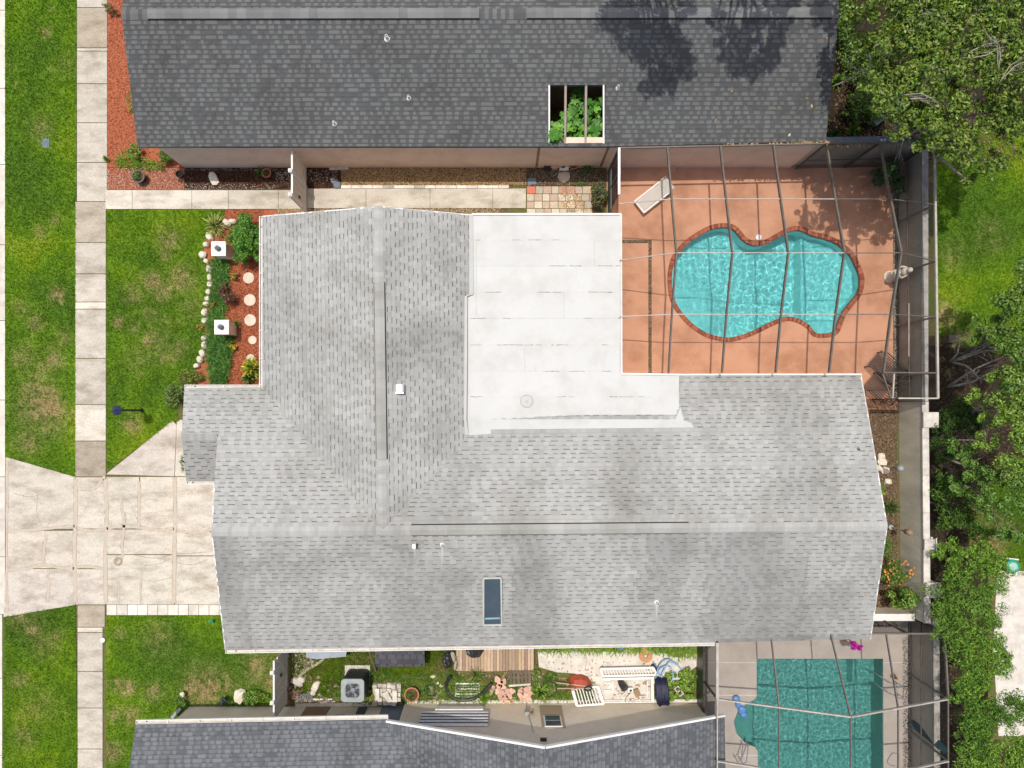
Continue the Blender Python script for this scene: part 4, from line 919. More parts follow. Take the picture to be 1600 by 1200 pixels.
mb = MB(); g0 = (xa, yw, 0); zz_ = lambda x, pl: pl.z(x, yw)-.15
pkx = pk.x
mb.add([(xa, yw, 0), (xb, yw, 0), (xb, yw, zz_(xb, P3)), (pkx, yw, zz_(pkx, P3)), (xa, yw, zz_(xa, P2))], [(0, 1, 2, 3, 4)])
mb.add([(xa, yw, 0), (xa, yw-1.2, 0), (xa, yw-1.2, 2.5), (xa, yw, 2.6)], [(3, 2, 1, 0)]); mb.add([(xb, yw, 0), (xb, yw-4, 0), (xb, yw-4, 2.1), (xb, yw, 2.1)], [(0, 1, 2, 3)])
mb.build('gable_wall', mt['stuccos'], sh)
yw2 = W(0, 1104).y; mb = MB(); mb.beam((xm, yw2-.08, 1.2), (xa-.01, yw2-.08, 1.2), .16, 2.4); mb.beam((xm+.08, yw2-.17, 1.2), (xm+.08, yw2-4, 1.2), .16, 2.4); mb.build('wall', mt['stuccos'], sh)
def wallpanel(root, name, gx0, gx1, z0, z1, mat, y, off=.02, th=.04):
    mb = MB(); xA, xB = W(gx0, 0).x, W(gx1, 0).x; mb.box((xA+xB)/2, y+off, (z0+z1)/2, xB-xA, th, z1-z0); return mb.build(name, mt[mat], root)
d = wallpanel(sh, 'door', 480, 517, .05, 2.05, 'brown', yw2, .02); 
mb = MB(); mb.box(W(511, 0).x, yw2+.07, 1.0, .04, .06, .04); mb.build('handle', mt['black'], d)
wallpanel(sh, 'shutter', 562, 575, .1, 2.1, 'acdark', yw2, .03); wallpanel(sh, 'shutter', 534, 547, .9, 1.2, 'metalgrey', yw2, .04, .1)
wallpanel(sh, 'door', 598, 631, .02, 2.1, 'slate', yw2, .03)
# window with frame
wr = wallpanel(sh, 'window_recess', 842, 876, .3, 2.2, 'brown', yw, .012, .02); wr.data.materials.clear(); wr.data.materials.append(M('recess', (.46, .36, .25), (.42, .33, .23), 3, .9))
wf = wallpanel(sh, 'window', 846, 872, 1.25, 2.15, 'white', yw, .035, .03)
for zc in ((1.30, 1.66), (1.72, 2.10)): wallpanel(wf, 'pane', 848, 870, *zc, 'glassdark', yw, .055, .012)
# corrugated storm shutter over a window, with a pale sill
mb = MB(); xA, xB = W(664, 0).x, W(764, 0).x
wallpanel(sh, 'sill', 683, 756, .55, .82, 'white', yw, .05, .1)
sc_ = MB(); zz0 = 1.0
for i in range(9):
    c = (.80, .81, .82) if i % 2 == 0 else (.11, .125, .16); z0 = 1.0+i*.125; y0_ = yw+.06+(.012 if i % 2 == 0 else 0)
    sc_.box((xA+xB)/2, y0_, z0+.06, xB-xA, .05, .12, 0, c)
sc_.build('storm_shutter', mt['paver'], sh, kind='stuff')
mb = MB(); mb.box(W(822, 0).x, yw+.06, 1.0, .16, .12, .28); mb.build('meter_box', mt['metalgrey'], sh); mb = MB(); mb.box(W(829, 0).x, yw+.05, 1.1, .08, .1, .22); mb.build('tap_box', mt['brown'], sh)
mb = MB(); mb.tube([(W(822, 0).x, yw+.03, .1), (W(822, 0).x, yw+.03, .9)], .012, 6); mb.tube([(W(823, 0).x, yw+.03, 1.1), (W(826, 0).x, yw+.03, 1.8), (W(829, 0).x, yw+.03, 2.6)], .01, 6); mb.build('conduit', mt['metalgrey'], sh)
mb = MB(); mb.box(W(841, 0).x, yw+.2, 3.5, .22, .1, .1); mb.build('floodlight', mt['black'], sh)
# ------------------------------------------------------------------ screen cages over the pools
def panel(root, *pts):
    side = max(p[2] for p in pts)-min(p[2] for p in pts) > 2
    mb = MB(); mb.add(pts, [tuple(range(len(pts)))]); mb.build('screen_panel', mt['sidescreen' if side else 'screen'], root)
cage = thing('pool_enclosure', 'screened aluminium cage over the freeform pool beside the white flat roof', 'pool cage', W(1180, 440))
CX = [950, 1018, 1093, 1168, 1243, 1319, 1398]; CY = [270, 350, 430, 509, 588, 624]; CZ = [2.6, 3.26, 3.92, 3.30, 2.82, 2.6]
def node(i, j):
    z = CZ[j]
    if i == 0: z = [2.6, 2.7, 2.75, 2.72, 2.66, 2.6][j]
    if i == 6: z = 2.6
    y = CY[j]
    if j == 0: y = 270-(CX[i]-950)*.021
    return W(CX[i]+(0 if i < 6 else (j-2)*1.0), y, z)
def fbeam(root, a, b, mat='alu', w=.052, h=.12, name='beam'): mb = MB(); mb.beam(a, b, w, h); mb.build(name, mt[mat], root)
for i in range(1, 6):
    for j in range(4): fbeam(cage, node(i, j), node(i, j+1), 'alu')
for j in (1, 2, 3):
    for i in range(6): fbeam(cage, node(i, j), node(i+1, j), 'aluw' if i < 4 else 'alu', .03, .04, 'purlin')
fbeam(cage, node(0, 0), node(6, 0), 'alu', .05, .08, 'eave_beam'); fbeam(cage, node(6, 0), node(6, 5), 'aluw', .07, .08, 'eave_beam')
fbeam(cage, node(5, 4), node(6, 4), 'alu', .045, .05, 'purlin')
se = W(1345, 624, 2.6); fbeam(cage, se, node(6, 5), 'aluw', .05, .06, 'eave_beam'); fbeam(cage, W(1319, 588, 2.75), W(1335, 624, 2.6), 'alu', .045, .05, 'purlin'); fbeam(cage, W(1337, 588, 2.7), W(1337, 624, 2.6), 'aluw', .045, .05, 'purlin')
fbeam(cage, node(0, 0), W(950, 336, 2.6), 'white', .08, .10, 'eave_beam')
for i in range(6):
    for j in range(4):
        panel(cage, node(i, j+1), node(i+1, j+1), node(i+1, j), node(i, j))
panel(cage, W(1345, 624, 2.6), node(6, 5), node(6, 4), W(1345, 588, 2.7))
# side walls of the cage
for j in range(6):
    p = node(6, j); fbeam(cage, (p.x, p.y, .02), p, 'alu', .05, .08, 'post')
    if j < 5: q = node(6, j+1); panel(cage, (p.x, p.y, .02), (q.x, q.y, .02), q, p); fbeam(cage, (p.x, p.y, .9), (q.x, q.y, .9), 'alu', .04, .05, 'rail')
for i in range(7):
    p = node(i, 0); 
    if i >= 4: fbeam(cage, (p.x, p.y, .02), p, 'black', .05, .07, 'post')
    if 4 <= i < 6: q = node(i+1, 0); panel(cage, (p.x, p.y, .02), (q.x, q.y, .02), q, p); fbeam(cage, (p.x, p.y, .9), (q.x, q.y, .9), 'alu', .04, .05, 'rail')
W0 = W(950, 270, 2.6); W1 = W(950, 336, 2.6)
fbeam(cage, (W0.x, W0.y, 0), W0, 'alu', .05, .08, 'post'); fbeam(cage, (W1.x, (W0.y+W1.y)/2, 0), (W1.x, (W0.y+W1.y)/2, 2.6), 'alu', .05, .05, 'post')
fbeam(cage, (W0.x, W0.y, .9), (W1.x, W1.y, .9), 'alu', .04, .05, 'rail'); panel(cage, (W0.x, W0.y, .02), (W1.x, W1.y, .02), W1, W0)
kp = MB(); kp.beam((W0.x-.01, W0.y, .35), (W1.x-.01, W1.y, .35), .02, .7); kp.build('kick_panel', mt['acdark'], cage)
p, q = W(1345, 624, 2.6), node(6, 5); panel(cage, (p.x, p.y, .02), (q.x, q.y, .02), q, p)

cage2 = thing('pool_enclosure', 'screened aluminium cage over the rectangular pool at the bottom right', 'pool cage', W(1260, 1100))
rx, xl, xr = 1251, 1090, 1418; ry = [958, 1051, 1139, 1227, 1315]
def zc(x): return 2.5+1.45*(1-abs(x-rx)/((rx-xl) if x < rx else (xr-rx)))
cols2 = [1090, 1167, 1251, 1330, 1418]
for j, y in enumerate(ry[1:]):
    for i in range(4): fbeam(cage2, W(cols2[i], y, zc(cols2[i])), W(cols2[i+1], y, zc(cols2[i+1])), 'aluw', .045, .10)
for i, x in enumerate(cols2):
    if 0 < i < 4: fbeam(cage2, W(x, ry[0]+(8 if i == 1 else 0), 2.5), W(x, ry[1], zc(x)), 'alu', .04, .08, 'beam')
    for j in range(1, 4): fbeam(cage2, W(x, ry[j], zc(x)), W(x, ry[j+1], zc(x)), 'aluw' if i in (0,) else 'alu', .038, .06, 'purlin')
fbeam(cage2, W(1090, 971, 2.5), W(1090, ry[1], 2.5), 'aluw', .09, .1, 'eave_beam'); fbeam(cage2, W(1300, ry[0], 2.5), W(xr-5, ry[0], 2.5), 'alu', .05, .07, 'eave_beam'); fbeam(cage2, W(xr-5, ry[0], 2.5), W(xr, ry[1], 2.5), 'alu', .06, .08, 'eave_beam')
for i in range(4):
    for j in range(4):
        z = (lambda x, jj: 2.5 if jj == 0 else zc(x)); a, b = cols2[i], cols2[i+1]
        panel(cage2, W(a, ry[j+1], z(a, j+1)), W(b, ry[j+1], z(b, j+1)), W(b, ry[j], z(b, j)), W(a, ry[j], z(a, j)))
for j in range(5):
    for x in (1090, xr):
        fbeam(cage2, W(x, ry[j]+(12 if x < 1100 and j == 0 else 0), 0), W(x, ry[j]+(12 if x < 1100 and j == 0 else 0), 2.5), 'alu' if x > 1200 else 'black', .05, .07, 'post')
        if j < 4: panel(cage2, W(x, ry[j+1], 0), W(x, ry[j], 0), W(x, ry[j], 2.5), W(x, ry[j+1], 2.5)); fbeam(cage2, W(x, ry[j], .9), W(x, ry[j+1], .9), 'alu', .04, .05, 'rail')
for y0, y1 in ((985, 1015), (1050, 1082)): fbeam(cage2, W(1089.5, y0, 1.8), W(1089.5, y1, .5), 'alu', .03, .03, 'brace')
kp = MB(); kp.beam(W(1088.5, 975, .45), W(1088.5, 1100, .45), .02, .9); kp.build('kick_panel', mt['black'], cage2)
for x0, x1 in ((1300, 1360), (1360, 1413)): panel(cage2, W(x0, ry[0], 0), W(x1, ry[0], 0), W(x1, ry[0], 2.5), W(x0, ry[0], 2.5))
for x in (1360, 1413): fbeam(cage2, W(x, ry[0], 0), W(x, ry[0], 2.5), 'black', .05, .07, 'post')

# ------------------------------------------------------------------ garden walls
def gwall(label, a, b, h, th=.2, capw=.24, mat='wallgrey', capmat='cap', pil=[]):
    a, b = W(*a), W(*b); t = thing('garden_wall', label, 'wall', (a+b)/2)
    mb = MB(); mb.beam(a+Vector((0, 0, h/2)), b+Vector((0, 0, h/2)), th, h); mb.build('wall', mt[mat], t)
    L = (b-a).length; d = (b-a)/L; k = max(1, int(L/1.2))
    for i in range(k):
        t_ = .92+.16*((i*37) % 5)/5; mb = MB(); mb.beam(a+d*(L*i/k+.004)+Vector((0, 0, h+.03)), a+d*(L*(i+1)/k-.004)+Vector((0, 0, h+.03)), capw, .06, (t_, t_, t_)); mb.build('coping_stone', mt[capmat], t)
    for px, py, w in pil:
        p = W(px, py); mb = MB(); mb.box(p.x, p.y, (h+.1)/2, w, w, h+.1); q = mb.build('pillar', mt[mat], t); mb = MB(); mb.box(p.x, p.y, h+.13, w+.06, w+.06, .06); mb.build('pillar_cap', mt[capmat], q)
    return t
gwall('grey garden wall running down the east side behind the middle house, with pale coping', (1408, 628), (1411, 955), 1.52, pil=[(1414, 655, .5), (1417, 905, .5), (1412, 838, .32)])
gwall('grey garden wall behind the cage of the freeform pool', (1408, 256), (1408, 627), 1.5)
gwall('tall grey garden wall between the freeform pool and the planted corner', (1241, 254), (1404, 252), 2.25, .18, .2, capmat='slate')
gwall('tan garden wall behind the rectangular pool cage', (1428, 950), (1430, 1330), 1.35, mat='stuccos')
gwall('low cream wall between the back bed and the rectangular pool cage', (1338, 953), (1406, 953), .95, .2, .28, mat='stuccos', capmat='white')
# ------------------------------------------------------------------ white vinyl fences with gates
def fence(label, x, y0, y1, h, posts, gate):
    t = thing('vinyl_fence', label, 'fence', W(x, (y0+y1)/2)); 
    n = int(abs(y1-y0)/6); 
    for i in range(n):
        ya, yb = y0+(y1-y0)*i/n+.35, y0+(y1-y0)*(i+1)/n-.35; mb = MB(); tt = 1-.05*(i % 2); mb.beam(W(x, ya, h/2), W(x, yb, h/2), .03, h-.1, (tt, tt, tt)); mb.build('board', mt['cream'], t)
    for z in (.25, h-.08):
        mb = MB(); mb.beam(W(x, y0, z), W(x, y1, z), .06, .10); mb.build('rail', mt['white'], t)
    for y in posts:
        mb = MB(); p = W(x-1, y); mb.box(p.x, p.y, h/2+.04, .12, .12, h+.08); o = mb.build('post', mt['white'], t); mb = MB(); mb.lathe(p.x, p.y, [(.10, h+.08), (.10, h+.11), (.01, h+.17)], 4, rot=math.pi/4); mb.build('post_cap', mt['white'], o)
    mb = MB(); p = W(x+1.5, gate); mb.box(p.x, p.y, h*.55, .05, .10, .14); mb.build('latch', mt['black'], t)
    mb = MB(); mb.beam(W(x+1.6, y0, h-.3), W(x+1.6, y0+(y1-y0)*.42, .3), .04, .09); mb.build('brace', mt['cream'], t)
fence('white vinyl fence and gate across the path beside the pink walled house', 479, 264, 330, 1.95, [294, 329], 321)
fence('cream vinyl fence and gate closing the side yard by the air conditioner', 450, 1008, 1096, 1.75, [1024, 1068], 1040)

# ------------------------------------------------------------------ plants
GREEN = [(.10, .22, .03), (.15, .29, .035), (.065, .15, .022), (.20, .34, .05)]
LIME = [(.19, .34, .04), (.26, .42, .05), (.12, .25, .03), (.33, .46, .08)]
DARKG = [(.05, .11, .02), (.075, .155, .028), (.035, .08, .018)]
YELG = [(.38, .40, .12), (.28, .32, .07), (.46, .45, .18), (.18, .24, .04)]
def bush(name, label, cat, gx, gy, rx, ry, h, n, L=.07, Wd=.035, pal=GREEN, seed=1, sub=14, mat='leaf', spread=.33, stems=4, group=None, z0=0):
    t = thing(name, label, cat, W(gx, gy, z0), group)
    c, nn = cloud((W(gx, gy).x, W(gx, gy).y, z0+h*.55), (rx*.025, ry*.025, h*.5), n, seed, sub, spread)
    c[:, 2] = np.maximum(c[:, 2], z0+.02)
    leaves('foliage', c, nn, L, Wd, pal, mt[mat], t, 'stuff', seed)
    R = random.Random(seed); mb = MB(); p = W(gx, gy, z0)
    for k in range(stems):
        a = R.uniform(0, 6.28); mb.tube([p, p+Vector((math.cos(a)*rx*.008, math.sin(a)*ry*.008, h*.35)), p+Vector((math.cos(a)*rx*.016, math.sin(a)*ry*.016, h*.6))], [.015, .01, .005], 5)
    mb.build('stems', mt['bark'], t, kind='stuff'); return t
def rosette(name, label, cat, gx, gy, r, n, w=.03, h=.35, pal=GREEN, seed=1, z0=0, group=None, droop=.6, mat='leafdull'):
    t = thing(name, label, cat, W(gx, gy, z0), group); R = np.random.RandomState(seed); p = np.array(W(gx, gy, z0)); vs = []; cs = []; pal = np.array(pal)
    for k in range(n):
        a = R.uniform(0, 6.283); rr = r*.025*R.uniform(.45, 1.05); hh = h*R.uniform(.5, 1.1); el = R.uniform(0, 1); rr *= (1-.6*el); hh *= .5+.7*el
        d = np.array([math.cos(a), math.sin(a), 0]); s = np.array([-math.sin(a), math.cos(a), 0])*w*.5
        q = [p+d*rr*.05, p+d*rr*.45+np.array([0, 0, hh*.8]), p+d*rr*.8+np.array([0, 0, hh]), p+d*rr+np.array([0, 0, hh*(1-droop*.5)])]; ww = [.5, 1, .75, .08]
        c = pal[R.randint(len(pal))]*R.uniform(.75, 1.25)
        for m in range(3): vs += [q[m]-s*ww[m], q[m]+s*ww[m], q[m+1]+s*ww[m+1], q[m+1]-s*ww[m+1]]; cs.append(c)
    npmesh('foliage', np.array(vs), 4, np.array(cs), mt[mat], t, 'stuff')
    mb = MB(); mb.lathe(p[0], p[1], [(.04+r*.0008, z0), (.02, z0+.06)], 7); mb.build('crown_base', mt['bark'], t); return t
def strip_plants(name, label, cat, poly, dens, hgt, pal, seed, wid=.012, nb=5, group=None):
    q = scatter(poly, int(area(poly)*dens), seed); R = np.random.RandomState(seed); pal = np.array(pal); c = pal[R.randint(0, len(pal), len(q))]
    o = blades(name, q, c, hgt, seed, nb, wid, 'stuff', lean=1.6); o["label"] = label; o["category"] = cat
    return o
# front bed
bush('shrub', 'dense round green shrub in the front bed beside the white gutter', 'shrub', 396, 379, 28, 38, 1.25, 13000, .085, .045, [(.09, .25, .02), (.13, .33, .03), (.055, .16, .015), (.19, .40, .05)], 3, 90, spread=.22)
rosette('spiky_plant', 'pale yellow spiky plant at the north tip of the front bed', 'plant', 339, 355, 26, 230, .032, .4, YELG, 5)
strip_plants('border_grass', 'strip of dark green border grass between the white edging stones and the red mulch', 'border grass', [(337, 405), (354, 403), (354, 470), (347, 500), (364, 520), (354, 600), (334, 600), (328, 562), (329, 510), (333, 478)], 420, (.12, .28), [(.10, .24, .05), (.14, .31, .06), (.07, .17, .04), (.20, .36, .09)], 6, .014)
bush('shrub', 'dark purple leaved shrub between the two white columns', 'shrub', 361, 463, 16, 17, .6, 900, .08, .04, [(.16, .06, .05), (.22, .10, .07), (.09, .04, .04), (.10, .12, .05), (.35, .12, .08)], 7, 16)
bush('flowering_plant', 'small plant with yellow flowers above the purple shrub', 'plant', 368, 434, 8, 7, .3, 220, .06, .04, [(.75, .5, .03), (.12, .26, .04), (.8, .3, .04), (.1, .2, .03)], 8, 8)
bush('flowering_plant', 'small plant with orange flowers left of the purple shrub', 'plant', 337, 478, 7, 7, .25, 170, .06, .035, [(.7, .16, .03), (.14, .26, .04), (.1, .2, .03)], 9, 8)
bush('flowering_plant', 'clump of golden yellow flowers beside the red mulch below the lower white column', 'plant', 364, 543, 9, 6, .22, 240, .06, .04, [(.85, .5, .02), (.8, .42, .02), (.2, .28, .04)], 10, 7)
bush('flowering_plant', 'low plant with red and yellow flowers in the edging gap left of the lower column', 'plant', 317, 512, 9, 8, .2, 170, .05, .03, [(.6, .12, .04), (.18, .28, .05), (.6, .45, .1)], 11, 8)
for k, (x, y, r, s) in enumerate([(372, 505, 9, 20), (338, 512, 7, 21), (360, 400, 8, 22), (352, 420, 7, 23)]):
    rosette('border_plant', 'tuft of grassy green leaves '+['on the house side of the lower white column', 'left of the lower white column', 'in the shade right of the upper white column', 'just below the upper white column'][k], 'plant', x, y, r, 50, .018, .25, GREEN, s)
rosette('croton', 'bright yellow and green leafy plant in the corner under the gutter', 'plant', 400, 576, 24, 170, .07, .75, [(.62, .60, .06), (.45, .50, .06), (.15, .27, .03), (.7, .65, .12)], 12)
rosette('leafy_plant', 'broad dark green arching plant at the foot of the yellow one', 'plant', 392, 590, 18, 50, .07, .45, [(.05, .13, .03), (.09, .2, .04), (.2, .28, .05)], 13)
bush('shrub', 'yellow green weedy shrub between the lawn and the garage corner', 'shrub', 303, 590, 24, 17, .5, 2200, .06, .035, [(.22, .28, .04), (.15, .24, .04), (.36, .38, .08), (.1, .17, .03)], 14, 16)
bush('shrub', 'loose green shrub against the north corner of the garage', 'shrub', 284, 616, 20, 22, .8, 2200, .08, .04, [(.12, .2, .035), (.2, .28, .06), (.07, .13, .02)], 15, 14)
bush('shrub', 'small shrub with white flowers by the garage wall', 'shrub', 290, 722, 7, 14, .4, 260, .06, .03, [(.12, .25, .04), (.08, .17, .03), (.7, .7, .6)], 16, 8)
bush('shrub', 'light green shrub at the corner of the north house by the sidewalk', 'shrub', 217, 240, 14, 11, .5, 600, .07, .035, LIME, 17, 12)
bush('shrub', 'green fern like ground cover under the corner of the north house roof', 'shrub', 262, 251, 20, 13, .5, 1100, .08, .03, GREEN, 18, 18)
bush('shrub', 'yellow green shrub in the red mulch beside the north roof', 'shrub', 218, 165, 11, 18, .6, 520, .08, .04, [(.2, .3, .03), (.32, .36, .05), (.1, .2, .03)], 19, 12)
bush('shrub', 'pale thin shrub in the red mulch near the roof corner', 'shrub', 213, 113, 8, 15, .5, 260, .07, .03, YELG, 24, 9)
bush('shrub', 'dark mixed shrub at the top end of the red mulch bed', 'shrub', 178, 20, 12, 8, .5, 380, .07, .03, [(.2, .24, .05), (.2, .1, .06), (.1, .15, .03)], 25, 9)
rosette('border_plant', 'lime green grass tuft at the sidewalk edge of the shell bed', 'plant', 168, 250, 9, 60, .02, .25, LIME, 26)
strip_plants('border_grass', 'thin line of green weeds below the mulch bed of the north house', 'weeds', [(175, 252), (205, 240), (260, 262), (240, 266), (190, 262)], 160, (.08, .2), LIME, 27)
# north corridor
def pot(label, gx, gy, r, h, mat, pal=None, seed=1, z0=0, tilt=0):
    t = thing('plant_pot', label, 'plant pot', W(gx, gy, z0)); p = W(gx, gy)
    mb = MB(); mb.lathe(p.x, p.y, [(r*.7, z0), (r, z0+h), (r*1.08, z0+h), (r*1.08, z0+h+.03), (r*.9, z0+h+.03), (r*.88, z0+h-.04)], 18); mb.build('pot', mt[mat], t, smooth=False)
    mb = MB(); mb.lathe(p.x, p.y, [(r*.86, z0+h-.06), (r*.86, z0+h-.035)], 14); mb.build('soil', mt['soil'], t)
    if pal:
        c, nn = cloud((p.x, p.y, z0+h+.05), (r*.95, r*.95, .12), 160, seed, 7); leaves('foliage', c, nn, .07, .035, pal, mt['leaf'], t, 'stuff', seed)
    return t
pot('dark plastic pot with a green plant in the shell bed by the sidewalk', 223, 280, .23, .32, 'black', GREEN, 31)
pot('black pot at the corner of the pink wall', 284, 275, .13, .22, 'black', None, 32)
t = pot('tan pot tipped beside the spiky plant against the pink wall', 419, 273, .17, .2, 'terracotta', None, 33)
rosette('spiky_plant', 'green spiky plant in front of the pink wall', 'plant', 409, 271, 12, 40, .025, .35, GREEN, 34)
mb = MB(); p = W(334, 280); mb.rock(p.x, p.y, .05, .17, .27, .07, 4, rot=.5); tag(mb.build('flat_rock', mt['stone']), 'flat grey white rock lying on the dark mulch by the pink wall', 'rock')
mb = MB(); p = W(530, 264); mb.box(p.x, p.y, .05, .75, .11, .08, .02); tag(mb.build('stone_block', mt['cap']), 'long pale stone block against the foot of the pink wall', 'stone block')
for k, (x, y, r) in enumerate([(523, 284, .13), (527, 290, .16), (520, 282, .1)]): mb = MB(); p = W(x, y); mb.rock(p.x, p.y, .05, r, r*.8, .07, k); tag(mb.build('rock', mt['slate' if k < 2 else 'cap']), ['grey rock at the start of the tan gravel', 'largest dark rock beside the corridor path', 'small pale rock next to the dark rocks in the corridor'][k], 'rock')
t = thing('planter_box', 'dark square planter box, leftmost of the row against the pink wall', 'planter', W(854, 260)); mb = MB(); p = W(856, 261)
for dx, dy, sx, sy in ((0, .12, .3, .03), (0, -.12, .3, .03), (.14, 0, .03, .24), (-.14, 0, .03, .24)): mb.box(p.x+dx, p.y+dy, .12, sx, sy, .24)
mb.box(p.x, p.y, .16, .26, .22, .02); mb.build('box', mt['black'], t)
mb = MB(); p = W(865.5, 261); mb.box(p.x, p.y, .15, .24, .24, .3); mb.box(p.x, p.y, .31, .27, .27, .03); tag(mb.build('stand', mt['pink']), 'square pink stand beside the dark planter box', 'stand')
pot('small dark pot with a leafy plant between the pink stand and the white tray', 874, 257, .1, .3, 'black', GREEN, 35)
t = thing('tray', 'white tray with a dark trailing plant in the row of pots', 'tray', W(881, 261)); p = W(881, 262); mb = MB(); mb.box(p.x, p.y, .06, .36, .26, .1); mb.build('tray', mt['white'], t)
c, nn = cloud((p.x, p.y+.02, .16), (.15, .1, .06), 90, 5, 5); leaves('foliage', c, nn, .06, .03, DARKG, mt['leaf'], t, 'stuff', 36)
pot('wide terracotta pot at the right end of the row against the pink wall', 895.5, 261, .16, .22, 'terracotta', None, 37)
bush('shrub', 'weedy ground plants right of the terracotta pot in the corridor corner', 'weeds', 915, 268, 17, 8, .3, 420, .06, .03, DARKG+GREEN, 38, 12)
bush('shrub', 'dark green and bronze shrub between the paver patio and the cage', 'shrub', 932, 312, 15, 20, .9, 1500, .09, .045, [(.05, .10, .03), (.09, .15, .035), (.14, .07, .06), (.3, .28, .08), (.03, .06, .02)], 39, 20)
bush('shrub', 'light green weeds beside the broken path edge', 'weeds', 902, 288, 14, 4, .15, 160, .05, .025, GREEN, 40, 8)
mb = MB(); p = W(831, 284); mb.box(p.x, p.y, .02, .34, .24, .05, .1); tag(mb.build('stepping_slab', mt['slate']), 'dark slate slab at the corner of the tan gravel', 'stepping stone')
mb = MB(); p = W(881, 277); mb.rock(p.x, p.y, .03, .24, .2, .04, 3); tag(mb.build('stepping_slab', mt['patch']), 'round tan slab in front of the row of pots', 'stepping stone')
# atrium plant: big lobed leaves seen through the opening
def bigleaf(label, px, py, z, n, r, seed):
    """philodendron-like plant: large fan leaves on stalks"""
    p = G(px, py, z); t = thing('leafy_plant', label, 'plant', (p.x, p.y, 0)); R = np.random.RandomState(seed); vs = []; cs = []; st = MB()
    for k in range(n):
        a = R.uniform(0, 6.283); rr = r*math.sqrt(R.uniform(0, 1)); c = np.array([p.x+rr*math.cos(a), p.y+rr*math.sin(a), z+R.uniform(-.25, .15)-rr*.4])
        st.tube([(p.x, p.y, max(.1, z-1.2)), (p.x*.5+c[0]*.5, p.y*.5+c[1]*.5, z-.35), tuple(c)], [.02, .014, .008], 5)
        nr = np.array([math.cos(a)*.5*rr/r, math.sin(a)*.5*rr/r, 1.0])+R.normal(size=3)*.15; nr /= np.linalg.norm(nr); u = np.cross(nr, [0, 0, 1.0] if abs(nr[2]) < .9 else [1., 0, 0]); u /= np.linalg.norm(u); v = np.cross(nr, u); a0 = R.uniform(0, 6.28); s = R.uniform(.12, .2)
        K = 11; col = np.array([(.10, .30, .03), (.15, .38, .05), (.07, .22, .03), (.22, .44, .06)][R.randint(4)])*R.uniform(.8, 1.2)
        for m in range(K):
            b0 = a0+5.2*m/K; b1 = a0+5.2*(m+.92)/K; s0 = s*(.85+.3*(m % 2)); lift = .05*s*(m % 2)
            A = c; B = c+(u*math.cos(b0)+v*math.sin(b0))*s0+nr*(.25*s+lift); C = c+(u*math.cos(b1)+v*math.sin(b1))*s0+nr*(.25*s-lift); D = c+(u*math.cos((b0+b1)/2)+v*math.sin((b0+b1)/2))*s0*.55+nr*.04
            vs += [A, B, C, D*.02+A*.98]; cs.append(col)
    npmesh('leaves', np.array(vs), 4, np.array(cs), mt['leaf'], t, 'stuff'); st.build('stalks', mt['bark'], t, kind='stuff')
AT = [(902, 152, 2.2, 9, .30, 'topmost, behind the middle'), (884, 178, 2.3, 8, .32, 'left of centre under the first rafter'), (905, 182, 2.3, 12, .34, 'in the middle between the two rafters'), (930, 165, 2.3, 11, .30, 'at the right edge of the opening'), (900, 205, 2.3, 12, .30, 'above the sill between the rafters'), (925, 200, 2.4, 12, .34, 'low right under the second rafter'), (868, 203, 2.55, 16, .30, 'brightest, spilling over its lower left corner'), (865, 214, 2.55, 10, .2, 'lowest, hanging over the pink wall')]
for i, (px, py, z, n, r, d) in enumerate(AT): bigleaf('large leaved plant in the roof opening, '+d, px, py, z, n+3, r, 60+i)
# planted corner north-east
for k, (x, y, r, s, pal, d) in enumerate([(1258, 185, 15, 41, YELG, 'yellow striped bromeliad nearest the roof edge in the north east corner'), (1283, 190, 16, 42, YELG, 'yellow green bromeliad in the middle of the north east corner'), (1266, 212, 15, 43, [(.3, .36, .06), (.14, .2, .04)], 'spiky green plant above the grey wall by the roof end'), (1300, 214, 16, 44, DARKG, 'dark spiky plant above the middle of the grey wall'), (1330, 205, 17, 45, DARKG+GREEN, 'dark spiky plant in the litter left of the pale trunk'), (1262, 120, 13, 46, [(.3, .34, .08), (.1, .16, .03)], 'small yellow plant beside the charcoal roof edge'), (1290, 90, 18, 47, DARKG, 'dark spreading plant under the big tree'), (1280, 155, 14, 48, LIME, 'bright green round plant beside the curved branch'), (1305, 130, 16, 49, GREEN, 'green leafy plant under the big tree near the roof')]):
    rosette('bromeliad' if k < 3 else 'spiky_plant', d, 'plant', x, y, r, 80, .045, .45, pal, s)
for k, (x, y, rx_, ry_, s) in enumerate([(1300, 40, 34, 40, 50), (1345, 100, 40, 40, 51), (1340, 170, 30, 30, 52), (1400, 150, 40, 40, 53), (1290, -10, 35, 30, 54)]):
    bush('shrub', 'dark green undergrowth shrub '+['at the top beside the charcoal roof', 'beneath the centre of the big tree', 'behind the tall grey wall', 'around the pale trunk', 'at the top edge under the big tree'][k], 'shrub', x, y, rx_, ry_, .9, 4200, .12, .05, DARKG+GREEN+[(.2, .24, .05)], s, 40)
